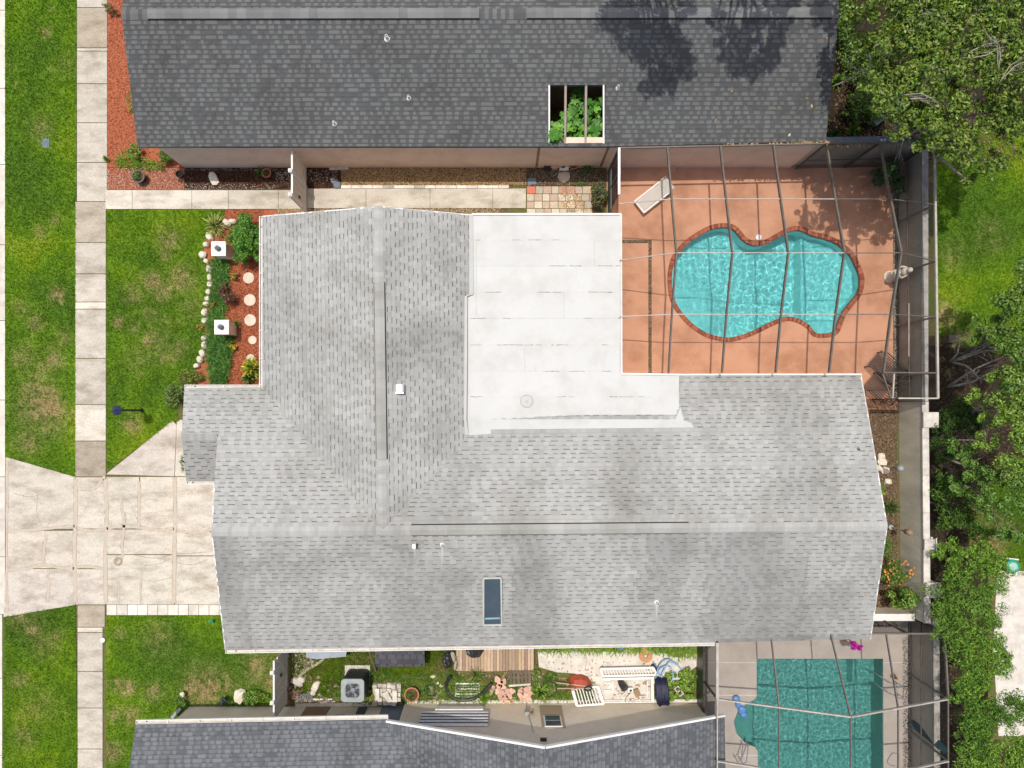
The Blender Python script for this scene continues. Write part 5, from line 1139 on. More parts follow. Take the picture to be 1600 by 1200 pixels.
# back bed between the house and the east wall
rosette('spiky_plant', 'green palm like plant beside the house in the narrow back bed', 'plant', 1383, 790, 20, 120, .03, .8, [(.12, .2, .04), (.2, .28, .08), (.07, .12, .03), (.3, .32, .14)], 71)
bush('shrub', 'small green shrub by the roof edge in the back bed', 'shrub', 1366, 765, 12, 12, .6, 500, .08, .04, LIME, 72, 10)
bush('shrub', 'low green shrub below the roof ridge in the back bed', 'shrub', 1374, 848, 14, 18, .7, 700, .08, .035, GREEN, 73, 12)
bush('shrub', 'bushy green shrub with orange flowers in the back bed', 'shrub', 1379, 890, 24, 24, 1.0, 3600, .10, .022, [(.10, .20, .03), (.16, .27, .04), (.07, .14, .025), (.2, .3, .06)], 74, 22)
c, nn = cloud((*W(1380, 888)[:2], .9), (.6, .6, .3), 46, 75, 12); leaves('flowers', c, nn+np.array([0, 0, 2.]), .10, .09, [(.75, .25, .05), (.8, .35, .08)], mt['leafdull'], bpy.data.objects['shrub.%03d' % (len([o for o in bpy.data.objects if o.name.startswith('shrub')])-1)], 'stuff', 3)
bush('small_tree', 'small multi stemmed tree at the south end of the back bed', 'tree', 1386, 922, 21, 19, 1.7, 1900, .11, .06, GREEN+LIME, 76, 18, stems=7)
for k, (x, y, r) in enumerate([(1377, 722, 8), (1382, 735, 7), (1374, 730, 7), (1386, 752, 6), (1376, 712, 6)]): mb = MB(); p = W(x, y); mb.rock(p.x, p.y, .07, r*.025, r*.02, .1, k+5); tag(mb.build('rock', mt['stone']), 'pale rock '+['at the foot of the first garden torch, largest', 'right of the first garden torch', 'left of the first garden torch', 'in the litter below the first garden torch', 'in the litter above the first garden torch'][k], 'rock')
# big potted plants inside the cage corner
bush('shrub', 'dark leafy plant in the shaded north east corner of the pool cage', 'shrub', 1368, 282, 26, 20, 1.3, 1400, .16, .07, DARKG, 77, 14)
bush('shrub', 'dark trailing plant against the grey wall inside the pool cage', 'shrub', 1391, 300, 10, 16, .8, 500, .12, .06, DARKG, 78, 8)

# ------------------------------------------------------------------ trees
def tree(name, label, base, clumps, L, Wd, pal, seed, n=1500, tr=.14, bark='bark', cat='tree', group=None, sub=16, spread=.3, zt=None, twigs=3, mat='leaf'):
    """trunk, limbs to every clump of foliage, twigs inside the clumps. clumps: (x, y, z, r)"""
    t = thing(name, label, cat, base, group); R = random.Random(seed); b = Vector(base)
    cs = [Vector(c[:3]) for c in clumps]; mean = sum(cs, Vector())/len(cs); zf = zt or min(c.z for c in cs)*.45
    fork = Vector((b.x+(mean.x-b.x)*.35, b.y+(mean.y-b.y)*.35, zf))
    mb = MB(); mb.tube([b-Vector((0, 0, .1)), b+(fork-b)*.3+Vector((R.uniform(-.1, .1), R.uniform(-.1, .1), 0)), b+(fork-b)*.7+Vector((R.uniform(-.12, .12), R.uniform(-.12, .12), 0)), fork], [tr*1.35, tr, tr*.85, tr*.75], 10); mb.build('trunk', mt[bark], t, smooth=True)
    lm = MB()
    for c, cl in zip(cs, clumps):
        mid = fork.lerp(c, .5)+Vector((R.uniform(-.3, .3), R.uniform(-.3, .3), R.uniform(-.1, .35)))
        lm.tube([fork, fork.lerp(mid, .5)+Vector((0, 0, .1)), mid, c], [tr*.5, tr*.38, tr*.26, tr*.12], 7)
        for k in range(twigs):
            a = R.uniform(0, 6.28); e = Vector((math.cos(a), math.sin(a), R.uniform(-.1, .8)))*cl[3]*R.uniform(.6, 1.1); m_ = mid.lerp(c, R.uniform(.4, 1))
            lm.tube([m_, m_+e*.5+Vector((R.uniform(-.1, .1), R.uniform(-.1, .1), .05)), m_+e], [tr*.12, tr*.08, tr*.03], 5)
    lm.build('limbs', mt[bark], t, kind='stuff', smooth=True)
    P = []; NN = []
    for i, cl in enumerate(clumps):
        k = int(n*(cl[3]/1.0)**2); c, nn = cloud(cl[:3], (cl[3], cl[3], cl[3]*.6), k, seed*100+i, max(5, int(sub*cl[3])), spread); P.append(c); NN.append(nn)
    leaves('foliage', np.vstack(P), np.vstack(NN), L, Wd, pal, mt[mat], t, 'stuff', seed)
    return t
MAG = [(.14, .24, .025), (.20, .31, .035), (.09, .165, .022), (.28, .39, .065), (.12, .21, .025), (.05, .10, .018), (.18, .28, .03), (.24, .26, .05)]
g = lambda px, py, z, r: (*G(px, py, z)[:2], z, r)
tree('broadleaf_tree', 'big glossy leaved tree spreading over the top right corner', W(1410, 236), [g(1395, 75, 6.5, 1.0), g(1450, 40, 7, 1.2), g(1520, 20, 7, 1.1), g(1590, 45, 7, 1.2), g(1385, 125, 6, .9), g(1445, 110, 7, 1.1), g(1510, 95, 7, 1.1), g(1580, 120, 6.5, 1.1), g(1350, 70, 5.5, .6), g(1415, 165, 6, .9), g(1480, 165, 6.5, 1.0), g(1450, 205, 6.5, .7), g(1402, 198, 6.2, .55), g(1388, 150, 7.4, .6), g(1500, 222, 6, .7), g(1555, 175, 6, .9), g(1450, 218, 5.2, .6), g(1500, 230, 5, .7), g(1545, 255, 4.6, .6), g(1600, 190, 5.5, .9), g(1345, 15, 5.5, .8), g(1400, 10, 6.5, 1.0), g(1640, 100, 6.5, 1.2), g(1480, -40, 7, 1.3), g(1600, -40, 7, 1.3), g(1360, 150, 4.5, .5), g(1515, 285, 4, .35)], .125, .062, MAG, 81, n=2300, tr=.17, bark='palebark', sub=36, spread=.19, twigs=3)
tree('broadleaf_tree', 'lime green tree at the right edge above the bare branches', W(1500, 560), [g(1585, 480, 4.6, .85), g(1600, 540, 4.8, .9), g(1560, 525, 4.2, .6), g(1540, 500, 3.8, .4), g(1530, 520, 3.6, .35), g(1610, 430, 4.8, .8), g(1590, 590, 4.6, .7), g(1655, 500, 5, 1.1)], .11, .06, [(.10, .2, .025), (.16, .28, .035), (.06, .13, .02), (.22, .33, .05)], 82, n=2600, tr=.11)
tree('broadleaf_tree', 'bright green tree at the right edge below the bare branches', W(1485, 650), [g(1560, 640, 4.2, .75), g(1590, 680, 4.4, .8), g(1555, 590, 4, .45), g(1600, 620, 4.6, .8), g(1580, 730, 4.2, .7), g(1540, 690, 3.6, .5), g(1640, 700, 4.8, 1.1), g(1520, 620, 3.2, .4), g(1570, 600, 4.2, .6), g(1535, 650, 3.4, .45)], .10, .05, [(.15, .28, .03), (.23, .37, .04), (.09, .18, .025), (.31, .44, .06)], 83, n=2600, tr=.10)
tree('broadleaf_tree', 'green tree beside the east wall with its crown over a bare patch', W(1475, 735), [g(1545, 770, 3.6, .6), g(1580, 790, 3.8, .6), g(1520, 735, 3.2, .6), g(1500, 700, 2.8, .5), g(1590, 750, 4, .7), g(1530, 790, 3.0, .6), g(1560, 830, 3.2, .5), g(1500, 765, 2.6, .5), g(1590, 830, 3.6, .5), g(1550, 735, 3.6, .5)], .10, .05, GREEN, 84, n=2400, tr=.09)
for k, (bx, by, cl, pal, d) in enumerate([
    (1445, 690, [g(1480, 660, 1.6, .55), g(1500, 640, 1.8, .5), g(1475, 700, 1.5, .5), g(1520, 660, 2.0, .5)], DARKG, 'dark low tree in the shade beside the upper end of the east wall'),
    (1450, 780, [g(1480, 760, 1.6, .6), g(1500, 800, 1.6, .6), g(1475, 815, 1.5, .4), g(1530, 830, 1.6, .5)], DARKG+GREEN, 'dark bushy tree against the middle of the east wall'),
    (1462, 872, [g(1510, 880, 2.4, .7), g(1550, 905, 2.6, .6), g(1480, 860, 2.0, .5), g(1530, 860, 2.2, .5), g(1560, 880, 2.4, .4)], GREEN+LIME, 'feathery green tree above the pale patio'),
    (1450, 935, [g(1480, 945, 2.6, .75), g(1520, 935, 2.8, .7), g(1545, 960, 2.8, .6), g(1490, 990, 2.6, .6), g(1480, 915, 2.2, .45)], GREEN+[(.2, .3, .06)], 'feathery olive green tree beside the low cream wall'),
    (1455, 1010, [g(1515, 1010, 2.8, .75), g(1550, 1015, 2.8, .55), g(1520, 1060, 2.8, .6), g(1560, 1040, 2.8, .5)], GREEN+LIME[:2], 'bright feathery green tree halfway down the patio edge'),
    (1460, 1080, [g(1510, 1085, 2.6, .6), g(1530, 1120, 2.8, .75), g(1580, 1110, 2.8, .7), g(1520, 1160, 2.6, .6), g(1510, 1130, 2.2, .5)], GREEN+DARKG[1:2], 'wide feathery green tree beside the corner of the rectangular pool cage'),
    (1470, 1170, [g(1530, 1190, 2.6, .8), g(1580, 1170, 2.6, .7), g(1590, 1215, 2.6, .8), g(1520, 1230, 2.6, .8)], GREEN+LIME, 'feathery green tree cut by the bottom edge at right')]):
    tree('feathery_tree' if k > 1 else 'low_tree', d, W(bx, by), [(c[0], c[1], c[2], c[3]*1.18) for c in cl], .13, .035, pal, 90+k, n=3300 if k > 1 else 2600, tr=.06, sub=34, spread=.26, mat='leafdull')
# bare grey branches
def bare(label, base, tips, r=.05, seed=1):
    t = thing('bare_branch', label, 'branch', base); R = random.Random(seed); mb = MB(); b = Vector(base)
    for tip in tips:
        e = Vector(tip); m = b.lerp(e, .5)+Vector((R.uniform(-.15, .15), R.uniform(-.15, .15), .1)); mb.tube([b, b.lerp(m, .5)+Vector((R.uniform(-.06, .06),)*2+(0,)), m, m.lerp(e, .5)+Vector((R.uniform(-.08, .08), R.uniform(-.08, .08), 0)), e], [r, r*.8, r*.6, r*.45, r*.2], 6)
        for k in range(5):
            s = b.lerp(e, R.uniform(.35, .95)); a = R.uniform(0, 6.28); q = s+(e-b).normalized()*R.uniform(.1, .5)+Vector((math.cos(a), math.sin(a), .3))*R.uniform(.1, .4); mb.tube([s, s.lerp(q, .5)+Vector((0, 0, .05)), q], [r*.28, r*.2, r*.08], 5)
    mb.build('limbs', mt['palebark'], t, kind='stuff', smooth=True); return t
bare('long bare grey branch reaching right from the cage corner', G(1482, 604, .9), [G(1575, 555, 3), G(1560, 575, 2.6)], .06, 1)
bare('bare forked grey branch beneath the lime green tree', G(1485, 565, .9), [G(1560, 548, 2.8), G(1545, 537, 2.6), G(1530, 590, 2.4), G(1500, 535, 1.8)], .055, 2)
bare('bare pale branch running right above the back of the east wall', G(1462, 686, .8), [G(1560, 690, 2.8), G(1515, 672, 2)], .035, 3)
bare('thick bare grey trunk lying toward the right below the east wall top', G(1468, 712, .8), [G(1575, 740, 3)], .06, 4)
bare('curved pale bare branch overhanging the charcoal roof end', G(1362, 118, 4.4), [G(1300, 135, 4.2), G(1322, 90, 4.6)], .035, 5)
bare('pale bare branch drooping over the cage corner', G(1406, 196, 3.6), [G(1404, 252, 3.2), G(1424, 228, 3.2), G(1398, 225, 3.2)], .03, 6)
for k, (a, b, d) in enumerate([((1500, 90), (1560, 60), 'upper right part of the big tree'), ((1560, 130), (1600, 85), 'right edge of the big tree'), ((1400, 150), (1450, 150), 'centre of the big tree'), ((1560, 110), (1540, 50), 'gap of the big tree near the right edge'), ((1490, 40), (1440, 20), 'top of the big tree')]):
    bare('thin bare twigs in the '+d, G(*a, 7.2), [G(*b, 7.6), G(b[0]+15, b[1]+12, 7.5)], .02, 20+k)
# trees north of the charcoal roof, outside the picture: they throw the dappled shade on it
NTR = [(970, 15, .7), (985, 55, .55), (1010, 75, .6), (1045, 60, .45), (1060, 100, .55), (1035, 130, .5), (1015, 140, .35), (1070, 8, .4), (1030, 20, .3), (955, 40, .25), (1062, 75, .4), (1030, 108, .45)]
NTR2 = [(1130, 80, .35), (1165, 65, .45), (1150, 100, .45), (1190, 95, .4), (1185, 30, .35), (1215, 55, .4), (1140, 50, .3), (1205, 90, .35), (1120, 30, .3), (1170, 110, .35)]
NTR3 = [(1215, 5, .4), (1225, 30, .25), (1290, 20, .45), (1300, 40, .3), (1280, 10, .4), (1292, 140, .25), (1205, 70, .2), (1240, 0, .3)]
def shadow_to_crown(px, py, zc_): p = NS.ray(px, py); k = (zc_-p.z); return (p.x-.14*k, p.y+.20*k, zc_)
for k, (lst, bx, by, zc_) in enumerate([(NTR, 4.2, 19.3, 9.5), (NTR2, 8.2, 18.8, 9.8), (NTR3, 11.8, 18.8, 9.6)]):
    tree('tall_tree', ['tall open crowned tree north of the charcoal roof, left of three', 'tall open crowned tree north of the charcoal roof, middle of three', 'tall open crowned tree north of the charcoal roof, right of three'][k], (bx, by, 0), [(*shadow_to_crown(px, py, zc_+((i*7) % 5)*.12), r*1.15) for i, (px, py, r) in enumerate(lst)], .13, .06, DARKG, 110+k, n=3400, tr=.22, sub=46, spread=.30, zt=6.5, twigs=7, mat='leafdull')
# ------------------------------------------------------------------ front yard things
def pillar(label, gx, gy, tx, ty):
    p = W(gx, gy); t = thing('column', label, 'column', p)
    mb = MB(); mb.box(p.x, p.y, .44, .46, .46, .88); mb.build('shaft', mt['stuccos'], t)
    mb = MB(); mb.box(p.x, p.y, .905, .545, .545, .05); mb.box(p.x, p.y, .935, .50, .50, .012); mb.build('cap', mt['white'], t)
    mb = MB(); mb.lathe(p.x, p.y, [(.10, .94), (.10, .96), (.035, .98), (.035, 1.0), (.085, 1.04), (.10, 1.09), (.08, 1.14), (.035, 1.19), (.03, 1.22), (.01, 1.25)], 14); mb.build('finial', mt['metalgrey'], t, smooth=True)
pillar('upper white capped column with grey finial beside the round green shrub', 356.5, 397, 341, 388)
pillar('lower white capped column with grey finial among the border grass', 361, 515.5, 347, 511)
ST = [(357,349,4.4,3.4,.6),(365.5,347,3.6,2.6,0),(330,371,4.6,3.6,.9),(324.5,383,3,3,.2),(319,399,3.6,4,.3),(325,409,3,2.6,.5),(329.5,421,2.8,4,.1),(330.5,434,2.6,4.2,0),(331,445,3.2,3.6,0),(329,457,2.9,3.8,.1),(327,467,2.8,3.2,0),(325,475,3.2,3,.4),(322,489,3,4.4,.0),(323,502,3.6,3.4,0),(322,529,3,3,.0),(322,539.5,3,3.8,0),(319,552,3.2,4.4,-.5),(315,562,3.2,4,-.5),(310,572,3,2.8,-.3)]
SD = ['square edging stone nearest the walkway, at the north tip of the front bed', 'small edging stone touching the round green shrub', 'large rounded edging stone just above the upper column', 'edging stone left of the top of the upper column', 'edging stone furthest left, beside the foot of the upper column', 'small edging stone diagonally below the upper column']
for i, (x, y, a, b, r) in enumerate(ST):
    mb = MB(); p = W(x, y); t_ = .88+.2*((i*5) % 7)/7; mb.rock(p.x-.02, p.y, .08, a*.042, b*.037, .15, i+3, (t_, t_*.98, t_*.95), rot=-r, j=.1)
    d = SD[i] if i < 6 else ('%s stone below the upper column in the run of white edging stones' % ORD[i-6] if i < 14 else '%s white edging stone in the short run below the lower column' % ORD[i-14])
    tag(mb.build('edging_stone', mt['stone']), d, 'edging stone', 'white edging stones along the front bed')
for i, (x, y, r, d) in enumerate([(389, 434.5, 8.8, 'nearest the round shrub'), (391, 469, 9.2, 'level with the purple shrub'), (391.5, 500.5, 9.2, 'level with the lower column'), (395, 531.5, 6.6, 'smaller, touching the gutter side'), (392, 560, 6.6, 'brightest, next to the yellow leafy plant')]):
    p = W(x, y); mb = MB(); mb.lathe(p.x, p.y, [(r*.025, .0), (r*.025, .04), (r*.023, .05), (r*.018, .052), (r*.0175, .046)], 24, (1, .93, .84)); tag(mb.build('stepping_stone', mt['pale']), 'round pale stepping stone in the red mulch, '+d, 'stepping stone', 'round stepping stones in the red mulch')
# lamp post with a four sided lantern
p = W(222, 641); t = thing('lamp_post', 'black garden lamp post with a lantern standing on the front lawn', 'lamp post', p)
mb = MB(); mb.lathe(p.x, p.y, [(.085, 0), (.085, .03), (.05, .10), (.04, .16), (.04, 1.5), (.05, 1.52), (.02, 1.55)], 10); mb.build('post', mt['black'], t)
mb = MB(); mb.beam(p+Vector((-.14, 0, 1.35)), p+Vector((.14, 0, 1.35)), .02, .02); mb.build('ladder_bar', mt['black'], t)
mb = MB(); mb.lathe(p.x, p.y, [(.05, 1.55), (.09, 1.58), (.13, 1.78), (.12, 1.79), (.05, 1.60)], 4, rot=.5); l_ = mb.build('lantern', M('lantern_metal', (.035, .045, .09), (.025, .03, .06), 6, .4), t)
mb = MB(); mb.lathe(p.x, p.y, [(.185, 1.79), (.19, 1.80), (.06, 1.90), (.03, 1.93), (.03, 1.96), (.005, 1.99)], 8, rot=.4); mb.build('lantern_roof', bpy.data.materials['lantern_metal'], l_)
mb = MB(); p = W(72, 224); mb.box(p.x, p.y, .012, .28, .36, .03); tag(mb.build('meter_cover', mt['slate']), 'small grey utility cover set in the roadside lawn', 'utility cover')
mb = MB(); p = W(333, 969); mb.box(p.x, p.y, .1, .12, .1, .2); mb.lathe(p.x, p.y, [(.03, .2), (.03, .3), (.01, .31)], 8); tag(mb.build('lawn_marker', mt['green']), 'tiny green and white marker in the lawn by the garage corner', 'marker')
p = W(161, 1000); mb = MB(); mb.lathe(p.x, p.y, [(.09, .012), (.09, .03), (.055, .03), (.05, .014)], 14); tag(mb.build('white_ring', mt['white']), 'small white ring lying on the edge of the sidewalk', 'ring')
# things at the corner of the south house
p = W(377, 1086); mb = MB(); mb.rock(p.x, p.y, .1, .24, .28, .16, 12, j=.22); tag(mb.build('rock', mt['stone']), 'large bright white rock in the grass beside the cream fence', 'rock')
bush('shrub', 'green shrub in front of the cream fence by the white rock', 'shrub', 400, 1087, 24, 13, .4, 900, .08, .045, LIME+GREEN, 120, 14)
bush('shrub', 'small dark blue green shrub by the cream wall corner', 'shrub', 352, 1092, 9, 9, .4, 300, .08, .04, [(.05, .08, .09), (.03, .06, .06), (.08, .12, .12)], 121, 8)
bush('shrub', 'green shrub with a pale stone at the end of the stone kerb', 'shrub', 289, 1092, 10, 12, .4, 380, .08, .045, GREEN, 122, 9)
p = W(289, 1081); mb = MB(); mb.rock(p.x, p.y, .25, .1, .1, .09, 4); tag(mb.build('stone', mt['stone']), 'pale round stone on top of the shrub at the end of the stone kerb', 'stone')
mb = MB(); mb.beam(W(270, 1120, .06), W(284, 1105, .06), .12, .12); tag(mb.build('kerb_stone', mt['metalgrey']), 'short diagonal grey kerb stone at the corner of the cream wall', 'kerb stone')
mb = MB(); p = W(357, 1116); mb.box(p.x, p.y+.0, .12, .35, .25, .24); 

# ------------------------------------------------------------------ side yard between the houses
pth = MB(); pth.prism(xy([(457, 1000), (512, 1000), (505, 1022), (490, 1038), (470, 1052), (457, 1056)]), -.01, .012); struct(pth, 'path', mt['patch'])
eg = MB(); ribbon(eg, [(512, 1020), (500, 1034), (480, 1046), (462, 1062)], 4, .05, seed=3); ribbon(eg, [(590, 1062), (640, 1060), (690, 1055), (700, 1054)], 2.5, .03, seed=4, wob=1.2); struct(eg, 'path_edging', mt['patch'])
kb2 = MB(); kb2.beam(W(462, 1101, .04), W(590, 1099, .04), .14, .10); kb2.beam(W(633, 1096, .03), W(1100, 1094, .03), .12, .08); struct(kb2, 'footing', mt['pale'])
pad = MB(); pad.prism(xy([(838, 990), (1089, 990), (1089, 1040), (1060, 1062), (1020, 1068), (1020, 1095), (925, 1095), (925, 1066), (898, 1052), (870, 1050), (842, 1042)]), -.01, .02); struct(pad, 'concrete_pad', mt['pale'])
cr = MB()
for i, q in enumerate([[(912, 1015), (917, 1030), (915, 1045), (924, 1060)], [(936, 1012), (938, 1030)]]): ribbon(cr, q, .6, .0225, seed=i, wob=.3)
cr.build('crack', mt['crackline'], bpy.data.objects['concrete_pad'], kind='stuff')
sgp = [(560, 1088), (720, 1064), (840, 1062), (925, 1068), (925, 1096), (560, 1100)]
chips('yard_gravel', [(458, 1055), (590, 1060), (720, 1055), (840, 1050), (925, 1060), (925, 1096), (458, 1098)], 160, (.03, .09), [(.5, .42, .3), (.35, .25, .16), (.6, .55, .45), (.25, .18, .1)], mt['chip'], seed=130)
strip_plants('yard_weeds', 'rough weeds and grass along the foot of the south house wall', 'weeds', [(560, 1050), (715, 1052), (730, 1060), (925, 1064), (925, 1092), (560, 1096), (520, 1085)], 300, (.05, .18), GREEN+[(.25, .28, .06), (.3, .26, .1)], 131, .012)
strip_plants('yard_weeds', 'green weeds under the gutter at the edge of the white concrete pad', 'weeds', [(840, 985), (1088, 985), (1088, 1020), (1060, 1026), (1030, 1018), (840, 1016)], 330, (.06, .22), LIME+[(.3, .3, .08)], 132, .014)
chips('yard_debris', [(458, 1050), (590, 1066), (720, 1050), (860, 1050), (925, 1066), (925, 1095), (458, 1098)], 26, (.08, .2), [(.55, .45, .32), (.35, .24, .15), (.65, .6, .5), (.2, .15, .1), (.5, .35, .28)], mt['chip'], z=.03, seed=171)
chips('pad_litter', [(842, 1010), (1088, 1010), (1086, 1040), (1018, 1062), (1016, 1094), (930, 1094), (930, 1066), (845, 1040)], 22, (.03, .1), [(.5, .4, .28), (.4, .36, .3), (.3, .22, .15)], mt['chip'], z=.025, seed=172)
# dog-house sized shed with shingle roof
t = thing('low_shed', 'low shed with dark slate shingle roof beside the wooden deck', 'shed', W(620, 1005))
pl = Plane(G(588, 1041, .85), G(664, 1041, .85), G(625, 1000, 1.25)); rf_ = bpy.data.objects.new('roof', None); COL.objects.link(rf_); rf_.parent = t
prt = [roofplane(rf_, [(587, 1042), (664, 1041), (662, 990), (585, 990)], pl, 33, base=(.075, .075, .085), teeth=(.10, .10, .112), band=(.03, .03, .035), pitch=.2, twid=(.2, .3), gwid=(.05, .1), tv=.12)]
finish_roof(rf_, prt, 200)
a, b = pl.ray(587, 1042), pl.ray(664, 1041); mb = MB(); mb.box((a.x+b.x)/2, a.y+.62, .38, (b.x-a.x)-.16, 1.0, .76); mb.build('body', mt['greywood'], t)
mb = MB(); mb.beam(G(571, 1000, 1.5), W(588, 1050, .03), .07, .04); tag(mb.build('leaning_board', mt['greywood']), 'grey board leaning diagonally against the low dark shed', 'board')
mb = MB(); q = [W(482, 990, .5), W(548, 990, .5), W(545, 1019, .42), (W(520, 1021, .40)), W(500, 1023, .38), W(484, 1020, .42)]; mb.prism([(v.x, v.y) for v in q], .38, .5); mb.box(W(515, 0).x, W(0, 1000).y, .2, 1.3, .7, .36); tag(mb.build('storage_bench', M('tarp', (.33, .37, .42), (.28, .32, .37), 4, .6)), 'low bench covered in pale blue grey sheet half under the gutter', 'bench')
# air conditioner on its pad
p = W(561, 1060); t = thing('air_conditioner', 'grey outdoor air conditioner unit with round fan grille on a concrete pad', 'air conditioner', p)
mb = MB(); q = W(559, 1058); mb.box(q.x, q.y, .04, .98, .98, .08); mb.build('pad', mt['cap'], t)
def rsq(r, c, n=5):
    o = []
    for i in range(4):
        for k in range(n): a = math.pi/2*(i+k/(n-1)); o.append(((r-c)*(1 if i in (0, 3) else -1)+c*math.cos(a), (r-c)*(1 if i < 2 else -1)+c*math.sin(a)))
    return o
mb = MB(); mb.prism([(p.x+x*.97, p.y+y*.97) for x, y in rsq(.41, .12)], .08, 1.14); mb.build('core', mt['black'], t)
mb = MB()
for i, (x, y) in enumerate(rsq(.41, .12, 4)): mb.tube([(p.x+x, p.y+y, .1), (p.x+x, p.y+y, 1.15)], .012, 5)
for s in (-1, 1):
    for k in range(9):
        o = -.28+.07*k; mb.beam((p.x+o, p.y+s*.412, .1), (p.x+o, p.y+s*.412, 1.15), .028, .02); mb.beam((p.x+s*.412, p.y+o, .1), (p.x+s*.412, p.y+o, 1.15), .02, .028)
mb.build('louvres', mt['acdark'], t, kind='stuff')
top = rsq(.43, .13); n = len(top); mb = MB(); R0 = .315
for i in range(n):
    a = top[i]; b = top[(i+1) % n]; ia = [v/math.hypot(*a)*R0 for v in a]; ib = [v/math.hypot(*b)*R0 for v in b]
    V = lambda q, z: (p.x+q[0], p.y+q[1], z)
    mb.quad(V(a, 1.2), V(b, 1.2), V(ib, 1.2), V(ia, 1.2)); mb.quad(V(a, 1.12), V(b, 1.12), V(b, 1.2), V(a, 1.2)); mb.quad(V(ia, 1.2), V(ib, 1.2), V(ib, 1.02), V(ia, 1.02))
mb.build('top_cover', mt['metalgrey'], t)
mb = MB()
for k in range(4):
    a = k*math.pi/2+.6
    vs = [(p.x+r_*math.cos(a+o), p.y+r_*math.sin(a+o), 1.145+zz) for r_, o, zz in ((.07, -.2, 0), (.28, -.35, .03), (.30, .35, -.03), (.07, .3, -.01))]; mb.add(vs, [(0, 1, 2, 3)]); mb.add([(x, y, z-.006) for x, y, z in vs], [(3, 2, 1, 0)])
mb.lathe(p.x, p.y, [(.085, 1.13), (.085, 1.165), (.05, 1.175)], 14); mb.build('fan', M('fan_metal', (.20, .22, .24), (.16, .18, .2), 4, .5), t)
mb = MB()
for r_ in (.10, .17, .24, .30): mb.tube([(p.x+r_*math.cos(a*math.pi/12), p.y+r_*math.sin(a*math.pi/12), 1.205) for a in range(25)], .004, 4)
for k in range(8): a = k*math.pi/4; mb.tube([(p.x+.08*math.cos(a), p.y+.08*math.sin(a), 1.205), (p.x+.32*math.cos(a), p.y+.32*math.sin(a), 1.205)], .004, 4)
mb.build('grille', mt['steel'], t, kind='stuff')
# rubble by the cream fence
for x, y, a, b, r, m_, d in [(465, 1064, .26, .15, .5, 'cap', 'tilted broken concrete slab nearest the cream fence'), (472, 1060, .16, .12, .4, 'cap', 'small broken slab behind the tilted one by the cream fence'), (494, 1071, .15, .20, .5, 'stone', 'pale broken concrete block left of the air conditioner'), (491, 1081, .13, .1, .2, 'cap', 'grey concrete lump under the pale broken block'), (498, 1065, .1, .07, .1, 'stone', 'small pale stone behind the broken block')]:
    mb = MB(); p = W(x, y); mb.rock(p.x, p.y, .09, a, b, .11, int(x), rot=-r, j=.14); tag(mb.build('concrete_chunk', mt[m_]), d, 'rubble')
t = thing('dry_palm_pile', 'heap of dry brown palm scraps at the foot of the cream fence', 'debris', W(462, 1080)); c, nn = cloud((*W(462, 1078)[:2], .12), (.28, .28, .15), 160, 7, 8); leaves('scraps', c, nn, .3, .06, [(.5, .35, .24), (.4, .26, .17), (.62, .5, .42), (.3, .18, .12)], mt['leafdull'], t, 'stuff', 7)
t = thing('flexible_duct', 'grey ribbed flexible duct curled on the ground by the fence', 'duct', W(478, 1088))
for k in range(9):
    a0 = .2+k*.22; q = W(467+k*2.6, 1090-math.sin(k*.4)*3, .09); mb = MB(); mb.tube([q+Vector((math.cos(s)*.03, math.sin(s)*.11, math.cos(s)*.0+.02*math.sin(s*2))) for s in [i*math.pi/4 for i in range(9)]], .016, 5); mb.build('rib', mt['steel'], t)
for i, (x0, y0, x1, y1) in enumerate([(486, 1092, 519, 1092), (500, 1097, 524, 1096)]):
    mb = MB(); mb.beam(W(x0, y0, .03), W(x1, y1, .03), .05, .04); tag(mb.build('white_plank', mt['white']), ['upper white plank on the ground left of the air conditioner', 'lower short white plank left of the air conditioner'][i], 'plank')
# stack of grey white pavers
t = thing('paver_stack', 'stack of grey white concrete edging blocks beside the air conditioner', 'paver stack', W(606, 1082)); R = random.Random(77)
for j in range(5):
    for i in range(6):
        if j > 3 and i > 4: continue
        for lv in range(3 if (i+j) % 4 else 4):
            p = W(588+i*7.2+R.uniform(-.6, .6), 1068+j*6.8+R.uniform(-.5, .5)); c = R.uniform(.75, 1.15); mb = MB(); mb.box(p.x, p.y, .05+lv*.075, .165, .145, .07, R.uniform(-.12, .12), (c, c*.98, c*.95)); mb.build('block', mt['cap'], t)
for k, (x, y, w_, h_, r) in enumerate([(608, 1084, .20, .45, .5), (619, 1083, .17, .5, 0), (592, 1079, .16, .42, .05)]): p = W(x, y); mb = MB(); mb.box(p.x, p.y, .34, w_, h_, .045, r, (1.2, 1.18, 1.16)); mb.build('slab', mt['cap'], t)
pot('large terracotta pot filled with weeds right of the paver stack', 645, 1080, .27, .33, 'terracotta', GREEN, 140)
p = W(674, 1077); t = thing('black_tray', 'small black tray filled with dry litter', 'tray', p)
mb = MB(); mb.box(p.x, p.y, .03, .26, .40, .04, .03); mb.build('soil', mt['patch'], t)
mb = MB()
for dx, dy, sx, sy in ((0, .2, .30, .04), (0, -.2, .30, .04), (.14, 0, .04, .44), (-.14, 0, .04, .44)): mb.box(p.x+dx, p.y+dy, .08, sx, sy, .13)
mb.build('rim', mt['black'], t)
mb = MB(); mb.beam(W(675, 1096, .04), W(692, 1076, .05), .08, .06); tag(mb.build('scrap_board', mt['wood']), 'short tan board lying diagonally beside the black tray', 'board')
